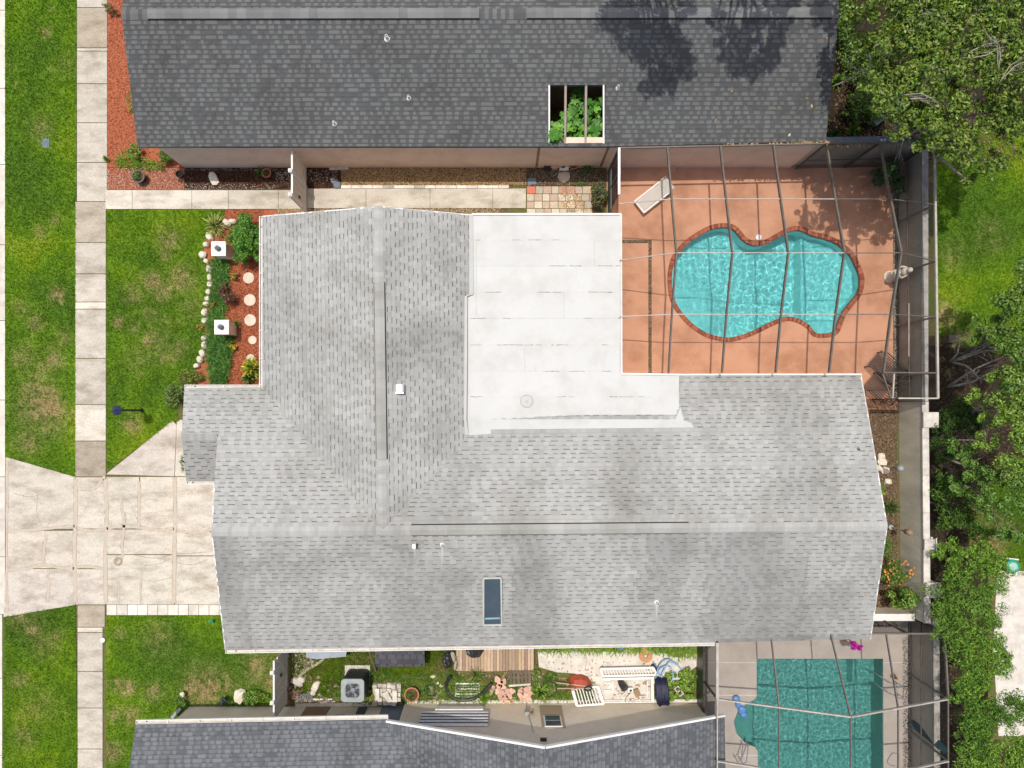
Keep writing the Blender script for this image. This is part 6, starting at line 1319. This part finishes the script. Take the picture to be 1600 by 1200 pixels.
for k, (x, y, r) in enumerate([(677, 1056, .1), (693, 1094, .1), (684, 1066, .07), (690, 1070, .09)]): mb = MB(); p = W(x, y); mb.rock(p.x, p.y, .05, r, r*.8, .07, k+40); tag(mb.build('rock', mt['stone']), 'white rock '+['above the black tray', 'right of the tan board', 'just above the corner of the black tray', 'right above the tan board'][k], 'rock')
mb = MB(); mb.tube(catmull([tuple(W(*q, z)) for *q, z in [(705, 1052, .3), (700, 1060, .22), (698, 1072, .10), (703, 1084, .10), (714, 1091, .10), (730, 1092, .10), (745, 1087, .12), (758, 1076, .2), (768, 1064, .22)]], 8, False), .062, 9)
hs = mb.build('corrugated_pipe', mt['black'], smooth=True); tag(hs, 'black corrugated drain pipe curved in a U across the yard', 'pipe')
rb = MB(); P_ = catmull([tuple(W(*q, z)) for *q, z in [(705, 1052, .3), (700, 1060, .22), (698, 1072, .10), (703, 1084, .10), (714, 1091, .10), (730, 1092, .10), (745, 1087, .12), (758, 1076, .2), (768, 1064, .22)]], 9, False)
for i in range(1, len(P_)-1, 1): a, b = Vector(P_[i-1]), Vector(P_[i+1]); m_ = Vector(P_[i]); d = (b-a).normalized()*.012; rb.tube([m_-d, m_+d], .07, 9)
rb.build('ribs', mt['black'], hs, kind='stuff')
t = thing('drain_grate', 'white slatted grate lying under the black pipe', 'grate', W(731, 1078))
for k in range(7): mb = MB(); y = 1067+k*4; mb.beam(W(712, y, .07), W(749, y, .07), .055 if k % 2 == 0 else .04, .03, (1, 1, .96) if k % 2 == 0 else (.35, .38, .33)); mb.build('slat', mt['white'], t)
for x in (712, 749): mb = MB(); mb.beam(W(x, 1065, .04), W(x, 1093, .04), .03, .05); mb.build('side', mt['white'], t)
def bag(name, label, gx, gy, rx, ry, h, mat, seed):
    mb = MB(); R = random.Random(seed); n = 18; m = 9; p = W(gx, gy); vs = []
    for i in range(m+1):
        ph = math.pi/2*i/m
        for k in range(n): a = 2*math.pi*k/n; q = 1+.16*noise.noise(Vector((math.cos(a)*2, math.sin(a)*2, i*.5+seed)))+R.uniform(-.07, .07); vs.append((p.x+rx*math.cos(a)*math.cos(ph)**.6*q, p.y+ry*math.sin(a)*math.cos(ph)**.6*q, h*math.sin(ph)*q))
    mb.add(vs, [(i*n+k, i*n+(k+1) % n, (i+1)*n+(k+1) % n, (i+1)*n+k) for i in range(m) for k in range(n)]); return tag(mb.build(name, mt[mat]), label, 'bag')
bag('rubbish_bag', 'shiny black rubbish bag on the wooden deck under the gutter', 741, 1009, .38, .45, .3, 'black', 3)
bag('rubbish_bag', 'dull black bag left of the wooden deck', 699, 1030, .20, .32, .3, 'black', 5)
for k, (x, y, a, b, r) in enumerate([(709, 1024, .08, .2, .3), (712, 1037, .07, .18, -.1)]): mb = MB(); p = W(x, y); mb.rock(p.x, p.y, .16, a, b, .12, k, rot=r); tag(mb.build('driftwood', mt['palebark']), ['upper pale wood lump between the dull bag and the deck', 'lower pale wood lump between the dull bag and the deck'][k], 'wood')
# wooden deck, board by board
t = thing('wooden_deck', 'weathered wooden deck of narrow boards under the gutter', 'deck', W(774, 1015)); R = random.Random(5)
for k in range(25):
    x = 715+k*4.85; c = R.uniform(.75, 1.3); mb = MB(); mb.beam(W(x+.2, 985, .06), W(x, 1048-abs(k-8)*.12, .06), .108, .035, (c, c*R.uniform(.92, 1.02), c*R.uniform(.85, 1)));  mb.build('board', mt['wood'], t)
mb = MB(); mb.prism(xy([(714, 985), (836, 985), (836, 1046), (714, 1046)]), .0, .035); mb.build('joists', mt['soil'], t)
# pallet
t = thing('wooden_pallet', 'grey wooden pallet lying below the deck', 'pallet', W(810, 1056)); 
for k, x in enumerate([797.5, 803, 809.5, 815.5, 821.5, 827]): mb = MB(); c = .8+.1*(k % 3); mb.beam(W(x, 1046, .13), W(x+.6, 1067, .13), .11, .025, (c, c, c)); mb.build('slat', mt['greywood'], t)
for y in (1049, 1057): mb = MB(); mb.beam(W(794, y, .07), W(829, y-1, .07), .09, .09); mb.build('bearer', mt['greywood'], t)
mb = MB(); mb.beam(W(795, 1069.5, .09), W(829, 1067, .09), .07, .12); mb.build('end_bearer', mt['pale'], t)
# pink scalloped edging stones in a heap
R = random.Random(12); n = 0
PK = [(777, 1058, .35), (781, 1064, .3), (787, 1062, .3), (780, 1070, .3), (786, 1071, .3), (778, 1078, .25), (785, 1079, .3), (792, 1077, .3), (782, 1086, .25), (789, 1087, .25), (796, 1085, .25), (800, 1078, .2), (801, 1091, .12), (788, 1094, .15), (795, 1095, .1), (814, 1076, .3), (821, 1075, .3), (813, 1083, .3), (820, 1083, .3), (827, 1081, .25), (817, 1090, .2), (826, 1089, .2), (827, 1074, .2)]
t = thing('scalloped_block_heap', 'tall heap of pink scalloped cement blocks left of the pallet end', 'block heap', W(788, 1078)); t2 = thing('scalloped_block_heap', 'small neat heap of pink scalloped cement blocks below the pallet', 'block heap', W(820, 1082))
for x, y, z in PK:
    p = W(x, y); c = R.uniform(.85, 1.3); mb = MB(); a0 = R.uniform(0, 3)
    mb.prism([(p.x+(.115+.022*math.cos(3*(a-a0)))*math.cos(a), p.y+(.115+.022*math.cos(3*(a-a0)))*math.sin(a)) for a in [i*2*math.pi/15 for i in range(15)]], z*.5-.05, z*.5+.045, (c, c*.95, c*.93)); mb.build('block', mt['pink'], t if x < 806 else t2)
mb = MB(); mb.beam(W(765, 1085, .05), W(772, 1070, .06), .12, .1); tag(mb.build('pale_block', mt['pink']), 'pale pink broken block between the black pipe and the pink heap', 'block')
rosette('leafy_plant', 'broad leaved green plant between the pallet and the red wheelbarrow', 'plant', 843, 1078, 19, 46, .085, .5, LIME+GREEN, 150)
rosette('leafy_plant', 'weedy green plant below the left part of the deck', 'plant', 745, 1052, 20, 90, .02, .4, GREEN+[(.25, .2, .1)], 151)
rosette('leafy_plant', 'green plant below the black pipe end', 'plant', 757, 1088, 16, 60, .035, .4, LIME, 152)
bush('shrub', 'green weeds with yellow tips beside the air conditioner base', 'weeds', 582, 1085, 14, 9, .35, 380, .09, .04, [(.3, .32, .06), (.14, .24, .04), (.45, .42, .12)], 153, 9)
bush('shrub', 'low green weeds between the paver stack and the black tray', 'weeds', 662, 1076, 9, 13, .25, 420, .07, .03, GREEN, 154, 9)
bush('shrub', 'green weeds along the corner of the white concrete pad and the deck', 'weeds', 836, 1050, 7, 14, .3, 300, .07, .03, LIME, 155, 8)
bush('shrub', 'green weeds inside the wire hoop', 'weeds', 862, 1056, 16, 9, .3, 420, .07, .03, GREEN, 156, 9)
mb = MB(); c_ = W(857, 1072); mb.tube([(c_.x+.30*math.cos(a), c_.y+.33*math.sin(a), .28+.1*math.sin(a)) for a in [i*2*math.pi/28 for i in range(29)]], .012, 6); tag(mb.build('wire_hoop', mt['black']), 'thin dark wire hoop standing in the weeds beside the broad leaved plant', 'hoop')
# red wheelbarrow turned over
t = thing('wheelbarrow', 'upturned faded red wheelbarrow with wooden handles pointing left', 'wheelbarrow', W(903, 1064))
mb = MB(); o = [W(888, 1057), W(892, 1053.5), W(908, 1052.5), W(918, 1056), W(923, 1064), W(923, 1071), W(916, 1075), W(900, 1076), W(890, 1071)]; cc_ = sum(o, Vector())/len(o); n = len(o)
vs = [(v.x, v.y, .06) for v in o]+[((v.x-cc_.x)*.93+cc_.x, (v.y-cc_.y)*.93+cc_.y, .16) for v in o]+[((v.x-cc_.x)*.6+cc_.x, (v.y-cc_.y)*.55+cc_.y+.03, .34) for v in o]
mb.add(vs, [(i, n+i, n+(i+1) % n, (i+1) % n) for i in range(n)]+[(n+i, 2*n+i, 2*n+(i+1) % n, n+(i+1) % n) for i in range(n)]+[tuple(range(3*n-1, 2*n-1, -1))]); mb.f = [tuple(reversed(f)) for f in mb.f]; mb.build('tray', mt['red'], t)
for a, b in (((868, 1063), (916, 1066)), ((869, 1072), (915, 1069))): mb = MB(); mb.beam(W(*a, .22), W(*b, .40), .045, .045); mb.build('handle', mt['wood'], t)
for a, b in (((884, 1060), (898, 1068)), ((884, 1075), (898, 1069))): mb = MB(); mb.tube([W(*a, .2), W((a[0]+b[0])/2, (a[1]+b[1])/2, .5), W(*b, .42)], .014, 6); mb.build('leg', mt['red'], t)
w_ = W(917, 1069.5, .40); mb = MB(); R1 = .13
mb.tube([w_+Vector((R1*math.cos(a), R1*math.sin(a)*.75, .05*math.sin(a))) for a in [i*2*math.pi/16 for i in range(17)]], .032, 7); wh = mb.build('wheel', mt['black'], t); mb = MB(); mb.tube([w_+Vector((-.1, 0, 0)), w_+Vector((.1, 0, 0))], .018, 6); mb.tube([w_+Vector((0, -.07, -.03)), w_+Vector((0, .07, .03))], .018, 6); mb.build('spokes', mt['steel'], wh)
# white railings
def railing(label, a, b, c, d, n, z0, z1):
    """a-b = top rail, c-d = bottom rail (ground px), balusters between"""
    t = thing('railing', label, 'railing', W((a[0]+b[0])/2, (a[1]+b[1])/2)); A, B, C_2, D_2 = W(*a, z1), W(*b, z1), W(*c, z0), W(*d, z0)
    for p, q in ((A, B), (C_2, D_2)): mb = MB(); mb.beam(p, q, .075, .06); mb.build('rail', mt['white'], t)
    for k in range(n): f = (k+.5)/n; mb = MB(); mb.beam(A.lerp(B, f), C_2.lerp(D_2, f), .035, .035); mb.build('baluster', mt['white'], t)
    for p, q in ((A, C_2), (B, D_2)): mb = MB(); mb.beam(p+Vector((0, 0, .02)), q+Vector((0, 0, .02)), .075, .06); mb.build('end_post', mt['white'], t)
railing('long white balustrade panel lying on the concrete pad below the brown guitar', (936, 1040), (1018, 1038), (940, 1053), (1024, 1051), 19, .22, .34)
railing('short white balustrade panel leaning against the south house wall', (893, 1074), (934, 1070), (899, 1095), (941, 1092), 9, .45, .15)
t = thing('vinyl_gate', 'big white vinyl gate frame lying below the long balustrade panel', 'frame', W(990, 1075))
for a, b, w_ in (((941, 1058), (1020, 1056), .10), ((956, 1062), (956, 1080), .06), ((1017, 1058), (1018, 1094), .14), ((943, 1065), (956, 1065), .04), ((943, 1077), (956, 1077), .04), ((945, 1096), (1020, 1095), .04), ((1010, 1062), (1010, 1088), .04)): mb = MB(); mb.beam(W(*a, .2 if w_ > .08 else .1), W(*b, .2 if w_ > .08 else .1), w_*.8, .06); mb.build('bar', mt['white'], t)
t = thing('scrap_heap', 'jumble of pale pipes and fittings inside the white frame', 'scrap', W(990, 1080)); R = random.Random(3)
for k in range(34):
    x, y = R.uniform(962, 1012), R.uniform(1062, 1093); a = R.uniform(0, 3.14); l = R.uniform(3, 9); mb = MB(); mb.tube([W(x, y, .06+R.random()*.15), W(x+l*math.cos(a), y+l*math.sin(a)*.6, .06+R.random()*.15)], R.uniform(.012, .035), 6); mb.build('pipe_piece', mt[R.choice(['white', 'white', 'stone', 'wood', 'brown', 'slate', 'pale'])], t)
mb = MB(); mb.box(*W(994, 1080)[:2], .16, .22, .3, .05, .4); mb.build('brown_board', mt['brown'], t)
t = thing('bucket', 'black bucket lying in the jumble inside the white frame', 'bucket', W(972, 1068)); mb = MB(); mb.tube([W(967, 1060, .12), W(969, 1064, .2)], [.08, .12], 14); mb.build('neck', mt['black'], t); mb = MB(); mb.tube([W(969, 1064, .2), W(974, 1070, .42)], [.13, .145], 16); mb.build('body', mt['black'], t)
mb = MB(); q = W(983, 1074); mb.box(q.x, q.y, .22, .2, .16, .14, .1); t3 = mb.build('white_box', mt['white']); tag(t3, 'small white box with a dark opening beside the black bucket', 'box'); mb = MB(); mb.box(q.x+.01, q.y-.01, .293, .1, .08, .008, .1); mb.build('opening', mt['black'], t3)
mb = MB(); mb.tube([W(983, 1082, .1), W(977, 1088, .15), W(976, 1094, .1), W(980, 1098, .05)], .012, 5); tag(mb.build('cable', mt['brown']), 'brown cable curling below the white box', 'cable')
# brown guitar
t = thing('guitar', 'tan wooden guitar shaped body lying on the white concrete pad', 'guitar', W(1009, 1022)); out = [(1000, 1008), (1002, 1013), (999, 1017), (998, 1024), (1000, 1030), (1007, 1034), (1013, 1033), (1018, 1027), (1018, 1020), (1014, 1015), (1008, 1012), (1006, 1006)]
mb = MB(); mb.prism([tuple(v[:2]) for v in [W(*q) for q in catmull(out, 3)]], .03, .13); mb.build('body', mt['tan'], t)
mb = MB(); q = W(1008, 1023); mb.lathe(q.x, q.y, [(.085, .13), (.085, .134), (.05, .134), (.045, .131)], 16); mb.build('sound_hole', mt['slate'], t); mb = MB(); mb.lathe(q.x, q.y, [(.05, .130), (.05, .1335)], 14); mb.build('hole', mt['white'], t)
mb = MB(); mb.beam(W(1003, 1010, .12), W(1001, 995, .12), .09, .03); mb.build('neck', mt['tan'], t)
# dark bundle, blue hose, cinder block
t = thing('folded_tarp', 'bundle of dark navy folded plastic beside the white frame', 'tarp', W(1030, 1078)); R = random.Random(6)
for k in range(9): x = 1023+k*1.9; mb = MB(); mb.tube([W(x, 1056+R.uniform(-2, 1), .2), W(x+R.uniform(-1, 1), 1068, .38), W(x+R.uniform(-1, 1.5), 1082, .42), W(x+2+R.uniform(-1, 1), 1096+R.uniform(-3, 1), .45)], [.05, .065, .065, .04], 8); mb.build('fold', mt['navy'], t, smooth=True)
mb = MB(); p = W(1021, 1041); mb.box(p.x, p.y, .2, .16, .3, .18, .3); tag(mb.build('pump', mt['navy']), 'small navy blue pump box at the end of the blue hose', 'pump')
t = thing('hose', 'light blue pool hose looped loosely over the green plants', 'hose', W(1040, 1050))
for k, pts in enumerate([[(1022, 1060, .2), (1024, 1045, .3), (1030, 1032, .3), (1040, 1026, .3), (1052, 1032, .3), (1062, 1042, .2), (1068, 1050, .1)], [(1024, 1052, .2), (1030, 1040, .3), (1040, 1036, .35), (1048, 1044, .3), (1048, 1058, .25), (1040, 1066, .2), (1032, 1058, .2), (1034, 1044, .3), (1044, 1030, .3), (1054, 1036, .2)], [(1020, 1038, .1), (1030, 1052, .2), (1040, 1062, .2)]]):
    mb = MB(); mb.tube(catmull([tuple(W(*q)) for q in pts], 8, False), .024, 7); mb.build('loop', M('pale_blue_%d' % k, [(.22, .42, .68), (.38, .55, .72), (.14, .3, .55)][k], (.16, .34, .6), 6, .4), t, smooth=True)
mb = MB(); mb.tube([W(1018, 1030, .35), W(1024, 1038, .3)], .02, 6); mb.tube([W(1026, 1066, .2), W(1043, 1078, .15)], .018, 6, (.4, .38, .33)); mb.build('handle', mt['steel'], t, kind='stuff')
p = W(1059, 1077); t = thing('cinder_block', 'grey cinder block with two holes lying askew in the green plants', 'cinder block', p); mb = MB(); r_ = -.95
def rb_(dx, dy, sx, sy, h=.2, z=.1): c, s = math.cos(r_), math.sin(r_); mb.box(p.x+dx*c-dy*s, p.y+dx*s+dy*c, z, sx, sy, h, r_)
for dx in (-.18, 0, .18): rb_(dx, 0, .035, .2)
for dy in (-.085, .085): rb_(0, dy, .395, .035, .198)
mb.build('block', mt['cap'], t, kind=None)
mb = MB(); rb_(0, 0, .33, .14, .02, .03); mb.build('floor', mt['soil'], t)
for k, (x, y, r1, r2) in enumerate([(1046, 1058, 14, 13), (1070, 1052, 14, 12), (1070, 1070, 14, 12), (1048, 1084, 14, 8), (1076, 1086, 10, 6)]): bush('shrub', 'low bright green leafy plants '+['under the blue hose', 'right of the blue hose by the dark cage', 'right of the cinder block', 'below the cinder block', 'in the corner between the cage and the wall'][k], 'shrub', x, y, r1, r2, .3, 620, .09, .06, LIME, 160+k, 12)
p = W(969, 1008); mb = MB(); mb.lathe(p.x, p.y, [(.06, .02), (.12, .1), (.13, .15), (.1, .15), (.05, .06)], 12); tag(mb.build('blue_bowl', mt['blue']), 'small blue bowl at the edge of the gutter above the concrete pad', 'bowl')
p = W(891, 1013); mb = MB(); mb.tube([(p.x+.07*math.cos(a), p.y+.05*math.sin(a), .05) for a in [i*math.pi/6 for i in range(10)]], .02, 6, (1, 1, .4)); tag(mb.build('yellow_ring', M('yellow', (.6, .55, .08), (.5, .45, .05), 5, .5)), 'small yellow open ring on the white concrete under the gutter', 'ring')
# ------------------------------------------------------------------ inside the freeform pool cage
def lounge():
    c = G(1021, 306, .3); t = thing('sun_lounger', 'white sun lounger with long straps standing askew on the terracotta deck', 'sun lounger', (c.x, c.y, .02)); t.rotation_euler = (0, 0, math.radians(38))
    def bld(mb, nm, m_): 
        off = t.location; o = mb.build(nm, m_, None); o.parent = t; return o
    L, Wd = 1.45, .55
    for s in (-1, 1): mb = MB(); mb.beam((-L/2, s*Wd/2, .30), (L/2, s*Wd/2, .30), .07, .05); bld(mb, 'side_rail', mt['white'])
    for k in range(6): y = -Wd/2+.09+k*(Wd-.18)/5; mb = MB(); mb.beam((-L/2+.05, y, .30), (L/2-.25, y, .30), .055, .012, (.88, .86, .80)); bld(mb, 'strap', mt['white'])
    mb = MB(); mb.beam((L/2-.25, 0, .30), (L/2+.02, 0, .52), Wd, .03, (.8, .78, .72)); bld(mb, 'headrest', mt['white'])
    mb = MB(); mb.beam((-L/2, 0, .30), (-L/2+.06, 0, .30), Wd, .04); bld(mb, 'end_rail', mt['white'])
    for x in (-L/2+.12, L/2-.35):
        for s in (-1, 1): mb = MB(); mb.beam((x, s*Wd/2*.95, .0), (x, s*Wd/2*.95, .29), .05, .05); bld(mb, 'leg', mt['white'])
lounge()
p = W(1050, 264); mb = MB(); mb.lathe(p.x, p.y, [(.12, .02), (.13, .05), (.10, .07), (.05, .07), (.04, .2), (.06, .22), (.01, .23)], 16); tag(mb.build('umbrella_base', mt['pink']), 'small round pink umbrella base in the shade of the charcoal roof', 'umbrella base')
p = W(1185, 371); mb = MB(); mb.lathe(p.x, p.y, [(.11, .02), (.115, .035), (.10, .04), (.02, .04)], 16); tag(mb.build('skimmer_lid', mt['white']), 'round white skimmer lid at the pool rim', 'lid')
def lattice(label, px, py, rot, seed, z=.42, L=1.1, Wd=.75):
    c = G(px, py, z); t = thing('patio_chair', label, 'chair', (c.x, c.y, .02)); t.rotation_euler = (0, 0, rot)
    def bld(mb, nm): o = mb.build(nm, mt['black'], None); o.parent = t
    for k in range(15): x = -L/2+L*k/14; mb = MB(); mb.beam((x, -Wd/2, z), (x, Wd/2, z), .022, .015); bld(mb, 'cross_bar')
    for k in range(11): y = -Wd/2+Wd*k/10; mb = MB(); mb.beam((-L/2, y, z+.016), (L/2, y, z+.016), .022, .015); bld(mb, 'long_bar')
    for k in range(9): y = -Wd/2+Wd*k/8; mb = MB(); mb.beam((L/2, y, z), (L/2+.28, y, z+.45), .02, .015); bld(mb, 'back_bar')
    for zz, xx in ((z+.2, L/2+.13), (z+.45, L/2+.28)): mb = MB(); mb.beam((xx, -Wd/2, zz), (xx, Wd/2, zz), .03, .02); bld(mb, 'back_rail')
    for x in (-L/2+.08, L/2-.08):
        for s in (-1, 1): mb = MB(); mb.beam((x, s*Wd/2, 0), (x, s*Wd/2, z), .035, .035); bld(mb, 'leg')
    for s in (-1, 1): mb = MB(); mb.beam((-L/2+.1, s*Wd/2, z+.22), (L/2+.1, s*Wd/2, z+.22), .04, .02); bld(mb, 'armrest')
lattice('black wrought iron lattice chair facing the pool at the cage corner', 1383, 574, math.radians(-42), 1)
lattice('black wrought iron lattice bench partly under the roof corner of the cage', 1372, 603, math.radians(-42), 2, .40, .8, .8)
# white statue of a lady-like figure on a plinth
p = W(1389, 433); t = thing('garden_statue', 'white garden statue on a round plinth by the grey wall of the pool', 'statue', p)
mb = MB(); mb.lathe(p.x, p.y, [(.24, .02), (.24, .08), (.18, .12), (.15, .40), (.2, .46), (.2, .50)], 18); mb.build('plinth', mt['stone'], t, smooth=False)
mb = MB(); mb.lathe(p.x, p.y, [(.17, .50), (.19, .62), (.13, .80), (.10, .95), (.14, 1.08), (.16, 1.18), (.10, 1.26), (.05, 1.30), (.05, 1.33)], 16); mb.build('figure', mt['stone'], t, smooth=True)
mb = MB(); mb.rock(p.x, p.y, 1.42, .085, .095, .11, 5, j=.04, n=12, m=8); mb.build('head', mt['stone'], t, smooth=True)
for s in (-1, 1): mb = MB(); mb.tube([(p.x+.02, p.y+s*.14, 1.17), (p.x-.06, p.y+s*.22, 1.0), (p.x-.16, p.y+s*.10, .95)], [.045, .04, .03], 8); mb.build('arm', mt['stone'], t, smooth=True)
mb = MB(); mb.rock(p.x-.2, p.y, .98, .13, .12, .08, 3, j=.05, n=12, m=6); mb.build('bowl', mt['stone'], t, smooth=True)
mb = MB(); mb.tube([W(1397, 480, 1.0), W(1397, 560, 1.0)], .022, 8); tag(mb.build('pool_pole', mt['aluw']), 'long pale pole held along the grey wall inside the cage', 'pole')
# second cage: float, ladder rails, magenta towel
def blob(mbb, c, r, seed): mbb.rock(*c, *r, seed, j=.05, n=12, m=7)
t = thing('pool_float', 'crumpled blue inflatable pool float at the rim of the shallow bay', 'pool float', W(1152, 1105)); 
for k, (x, y, a, b) in enumerate([(1149, 1090, .14, .13), (1152, 1098, .10, .18), (1158, 1108, .15, .17), (1161, 1115, .14, .11)]): mb = MB(); q = W(x, y); blob(mb, (q.x, q.y, .1), (a, b, .09), k+9); mb.build('chamber', mt['blue'], t, smooth=True)
for k, (x0, y0) in enumerate([(1152, 1162), (1160, 1165)]):
    mb = MB(); mb.tube([W(x0+7, y0-8, -.3), W(x0+4, y0-4, .35), W(x0-4, y0+10, .75), W(x0-8, y0+16, .65), W(x0-7, y0+15, .02)], .02, 8); tag(mb.build('handrail', mt['steel']), ['left bent steel handrail at the shallow bay of the green pool', 'right bent steel handrail at the shallow bay of the green pool'][k], 'handrail')
for k, (x0, y0) in enumerate([(1390, 1060), (1392, 1078)]):
    mb = MB(); mb.tube([W(x0+8, y0+4, .02), W(x0+8, y0+4, .6), W(x0-6, y0, .75), W(x0-22, y0-8, .3), W(x0-24, y0-9, -.4)], .02, 8); tag(mb.build('ladder_rail', mt['steel']), ['upper curved steel ladder rail at the corner steps of the green pool', 'lower curved steel ladder rail at the corner steps of the green pool'][k], 'handrail')
c, nn = cloud((*W(1313, 994)[:2], 1.1), (.25, .18, .2), 420, 200, 12); t = thing('bougainvillea', 'bright magenta flowering plant peeking from under the roof edge', 'plant', W(1313, 990)); leaves('flowers', c, nn, .07, .06, [(.55, .015, .38), (.68, .03, .50), (.45, .01, .32)], mt['leafdull'], t, 'stuff', 201); mb = MB(); mb.tube([W(1313, 990, .3), W(1313, 991, 1.05)], .02, 6); mb.build('stem', mt['bark'], t); mb = MB(); q = W(1313, 990); mb.lathe(q.x, q.y, [(.15, .015), (.2, .3), (.18, .3)], 14); mb.build('pot', mt['terracotta'], t)
rosette('potted_plant', 'small orange brown plant in the gravel strip of the rectangular pool', 'plant', 1394, 1055, 7, 40, .03, .3, [(.5, .2, .04), (.4, .25, .06), (.3, .12, .03)], 202)
mb = MB(); mb.tube([(W(1395, 1186).x+.2*math.cos(a)*(1+.3*math.sin(2*a)), W(1395, 1186).y+.25*math.sin(a), .05) for a in [i*math.pi/10 for i in range(17)]], .02, 6); tag(mb.build('hose', mt['metalgrey']), 'grey hose loop on the deck at the bottom edge by the green pool', 'hose')
t = thing('slide', 'teal narrow slide board standing beside the tan wall of the rectangular pool', 'slide', W(1421, 1130)); mb = MB(); mb.beam(W(1419, 1125, .2), W(1432, 1137, 1.9), .26, .03); mb.build('board', mt['green'], t); t.children[0].data.materials.clear(); t.children[0].data.materials.append(M('teal', (.02, .10, .13), (.015, .08, .1), 3, .5)); mb = MB(); mb.beam(W(1432, 1137, 0), W(1432, 1137, 1.85), .05, .05); mb.build('post', mt['black'], t)
# torches in the back bed
for k, (x, y, tx) in enumerate([(1373, 727, 0), (1386, 822, 1)]):
    p = W(x, y); t = thing('garden_torch', ['grey garden torch standing among the pale rocks in the back bed', 'garden torch with a rusty brown head beside the roof ridge end'][k], 'torch', p)
    mb = MB(); mb.tube([p, p+Vector((.05, 0, 1.15))], .03, 8); mb.build('pole', mt['palebark'], t); mb = MB(); mb.lathe(p.x+.05, p.y, [(.05, 1.15), (.10, 1.2), (.12, 1.42), (.08, 1.5), (.03, 1.52)], 12); mb.build('head', mt['brown' if k else 'metalgrey'], t)
mb = MB(); mb.lathe(*W(1386, 822)[:2], [(.1, 0), (.1, .3), (.06, .32)], 10); tag(mb.build('pipe_stub', mt['metalgrey']), 'short grey pipe stub at the foot of the rusty garden torch', 'pipe')
mb = MB(); mb.beam(W(1352, 628, .05), W(1361, 700, .05), .07, .06); tag(mb.build('timber_edge', mt['brown']), 'reddish timber edging along the house in the back bed', 'timber')
# back yard
def whitechair(gx, gy):
    t = thing('garden_chair', 'white slatted garden chair behind the east wall', 'chair', W(gx, gy)); p = W(gx, gy)
    for k in range(5): mb = MB(); mb.box(p.x-.2+k*.1, p.y, .42, .07, .42, .02); mb.build('seat_slat', mt['white'], t)
    for k in range(4): mb = MB(); mb.box(p.x-.15+k*.1, p.y-.26, .65, .05, .03, .45); mb.build('back_slat', mt['white'], t)
    for x in (-.2, .2):
        for y in (-.2, .2): mb = MB(); mb.box(p.x+x, p.y+y, .2, .04, .04, .4); mb.build('leg', mt['white'], t)
        mb = MB(); mb.box(p.x+x*1.2, p.y, .62, .05, .45, .03); mb.build('armrest', mt['white'], t)
whitechair(1438, 845)
pot('round terracotta pot with dark soil in the bare patch of the back yard', 1535, 851, .2, .25, 'terracotta', None, 210)
for k, (x, y, r) in enumerate([(1530, 864, .09), (1538, 862, .07), (1541, 867, .06)]): mb = MB(); p = W(x, y); mb.rock(p.x, p.y, .04, r, r*.8, .06, k+60); tag(mb.build('rock', mt['stone']), ['largest pale rock below the terracotta pot in the back yard', 'middle pale rock below the terracotta pot in the back yard', 'smallest pale rock below the terracotta pot in the back yard'][k], 'rock')
p = W(1576, 883); t = thing('hose_reel', 'round green hose reel at the right edge above the pale patio', 'hose reel', p); mb = MB(); mb.tube([(p.x+.22*math.cos(a), p.y+.2*math.sin(a), .2) for a in [i*math.pi/10 for i in range(21)]], .07, 8); mb.build('coil', mt['green'], t, smooth=True); mb = MB(); mb.lathe(p.x, p.y, [(.17, .05), (.17, .25), (.1, .27)], 14); mb.build('drum', M('pale_green', (.35, .55, .42), (.3, .5, .4), 5, .5), t)
mb = MB(); mb.beam(W(1560, 871, .04), W(1590, 874, .04), .05, .05); tag(mb.build('white_pipe', mt['white']), 'thin white pipe lying above the green hose reel', 'pipe')
mb = MB(); p = G(1380, 181, .5); mb.box(p.x, p.y, .4, .75, .28, .04, math.radians(38)); mb.box(p.x, p.y, .2, .5, .2, .4, math.radians(38)); tag(mb.build('slate_bench', mt['slate']), 'small slate grey bench under the big tree in the corner', 'bench')
mb = MB(); p = G(1490, 529, .5); mb.box(p.x, p.y, .25, .35, .3, .5); tag(mb.build('wood_box', mt['greywood']), 'weathered wooden box at the edge of the back lawn by the cage', 'box')
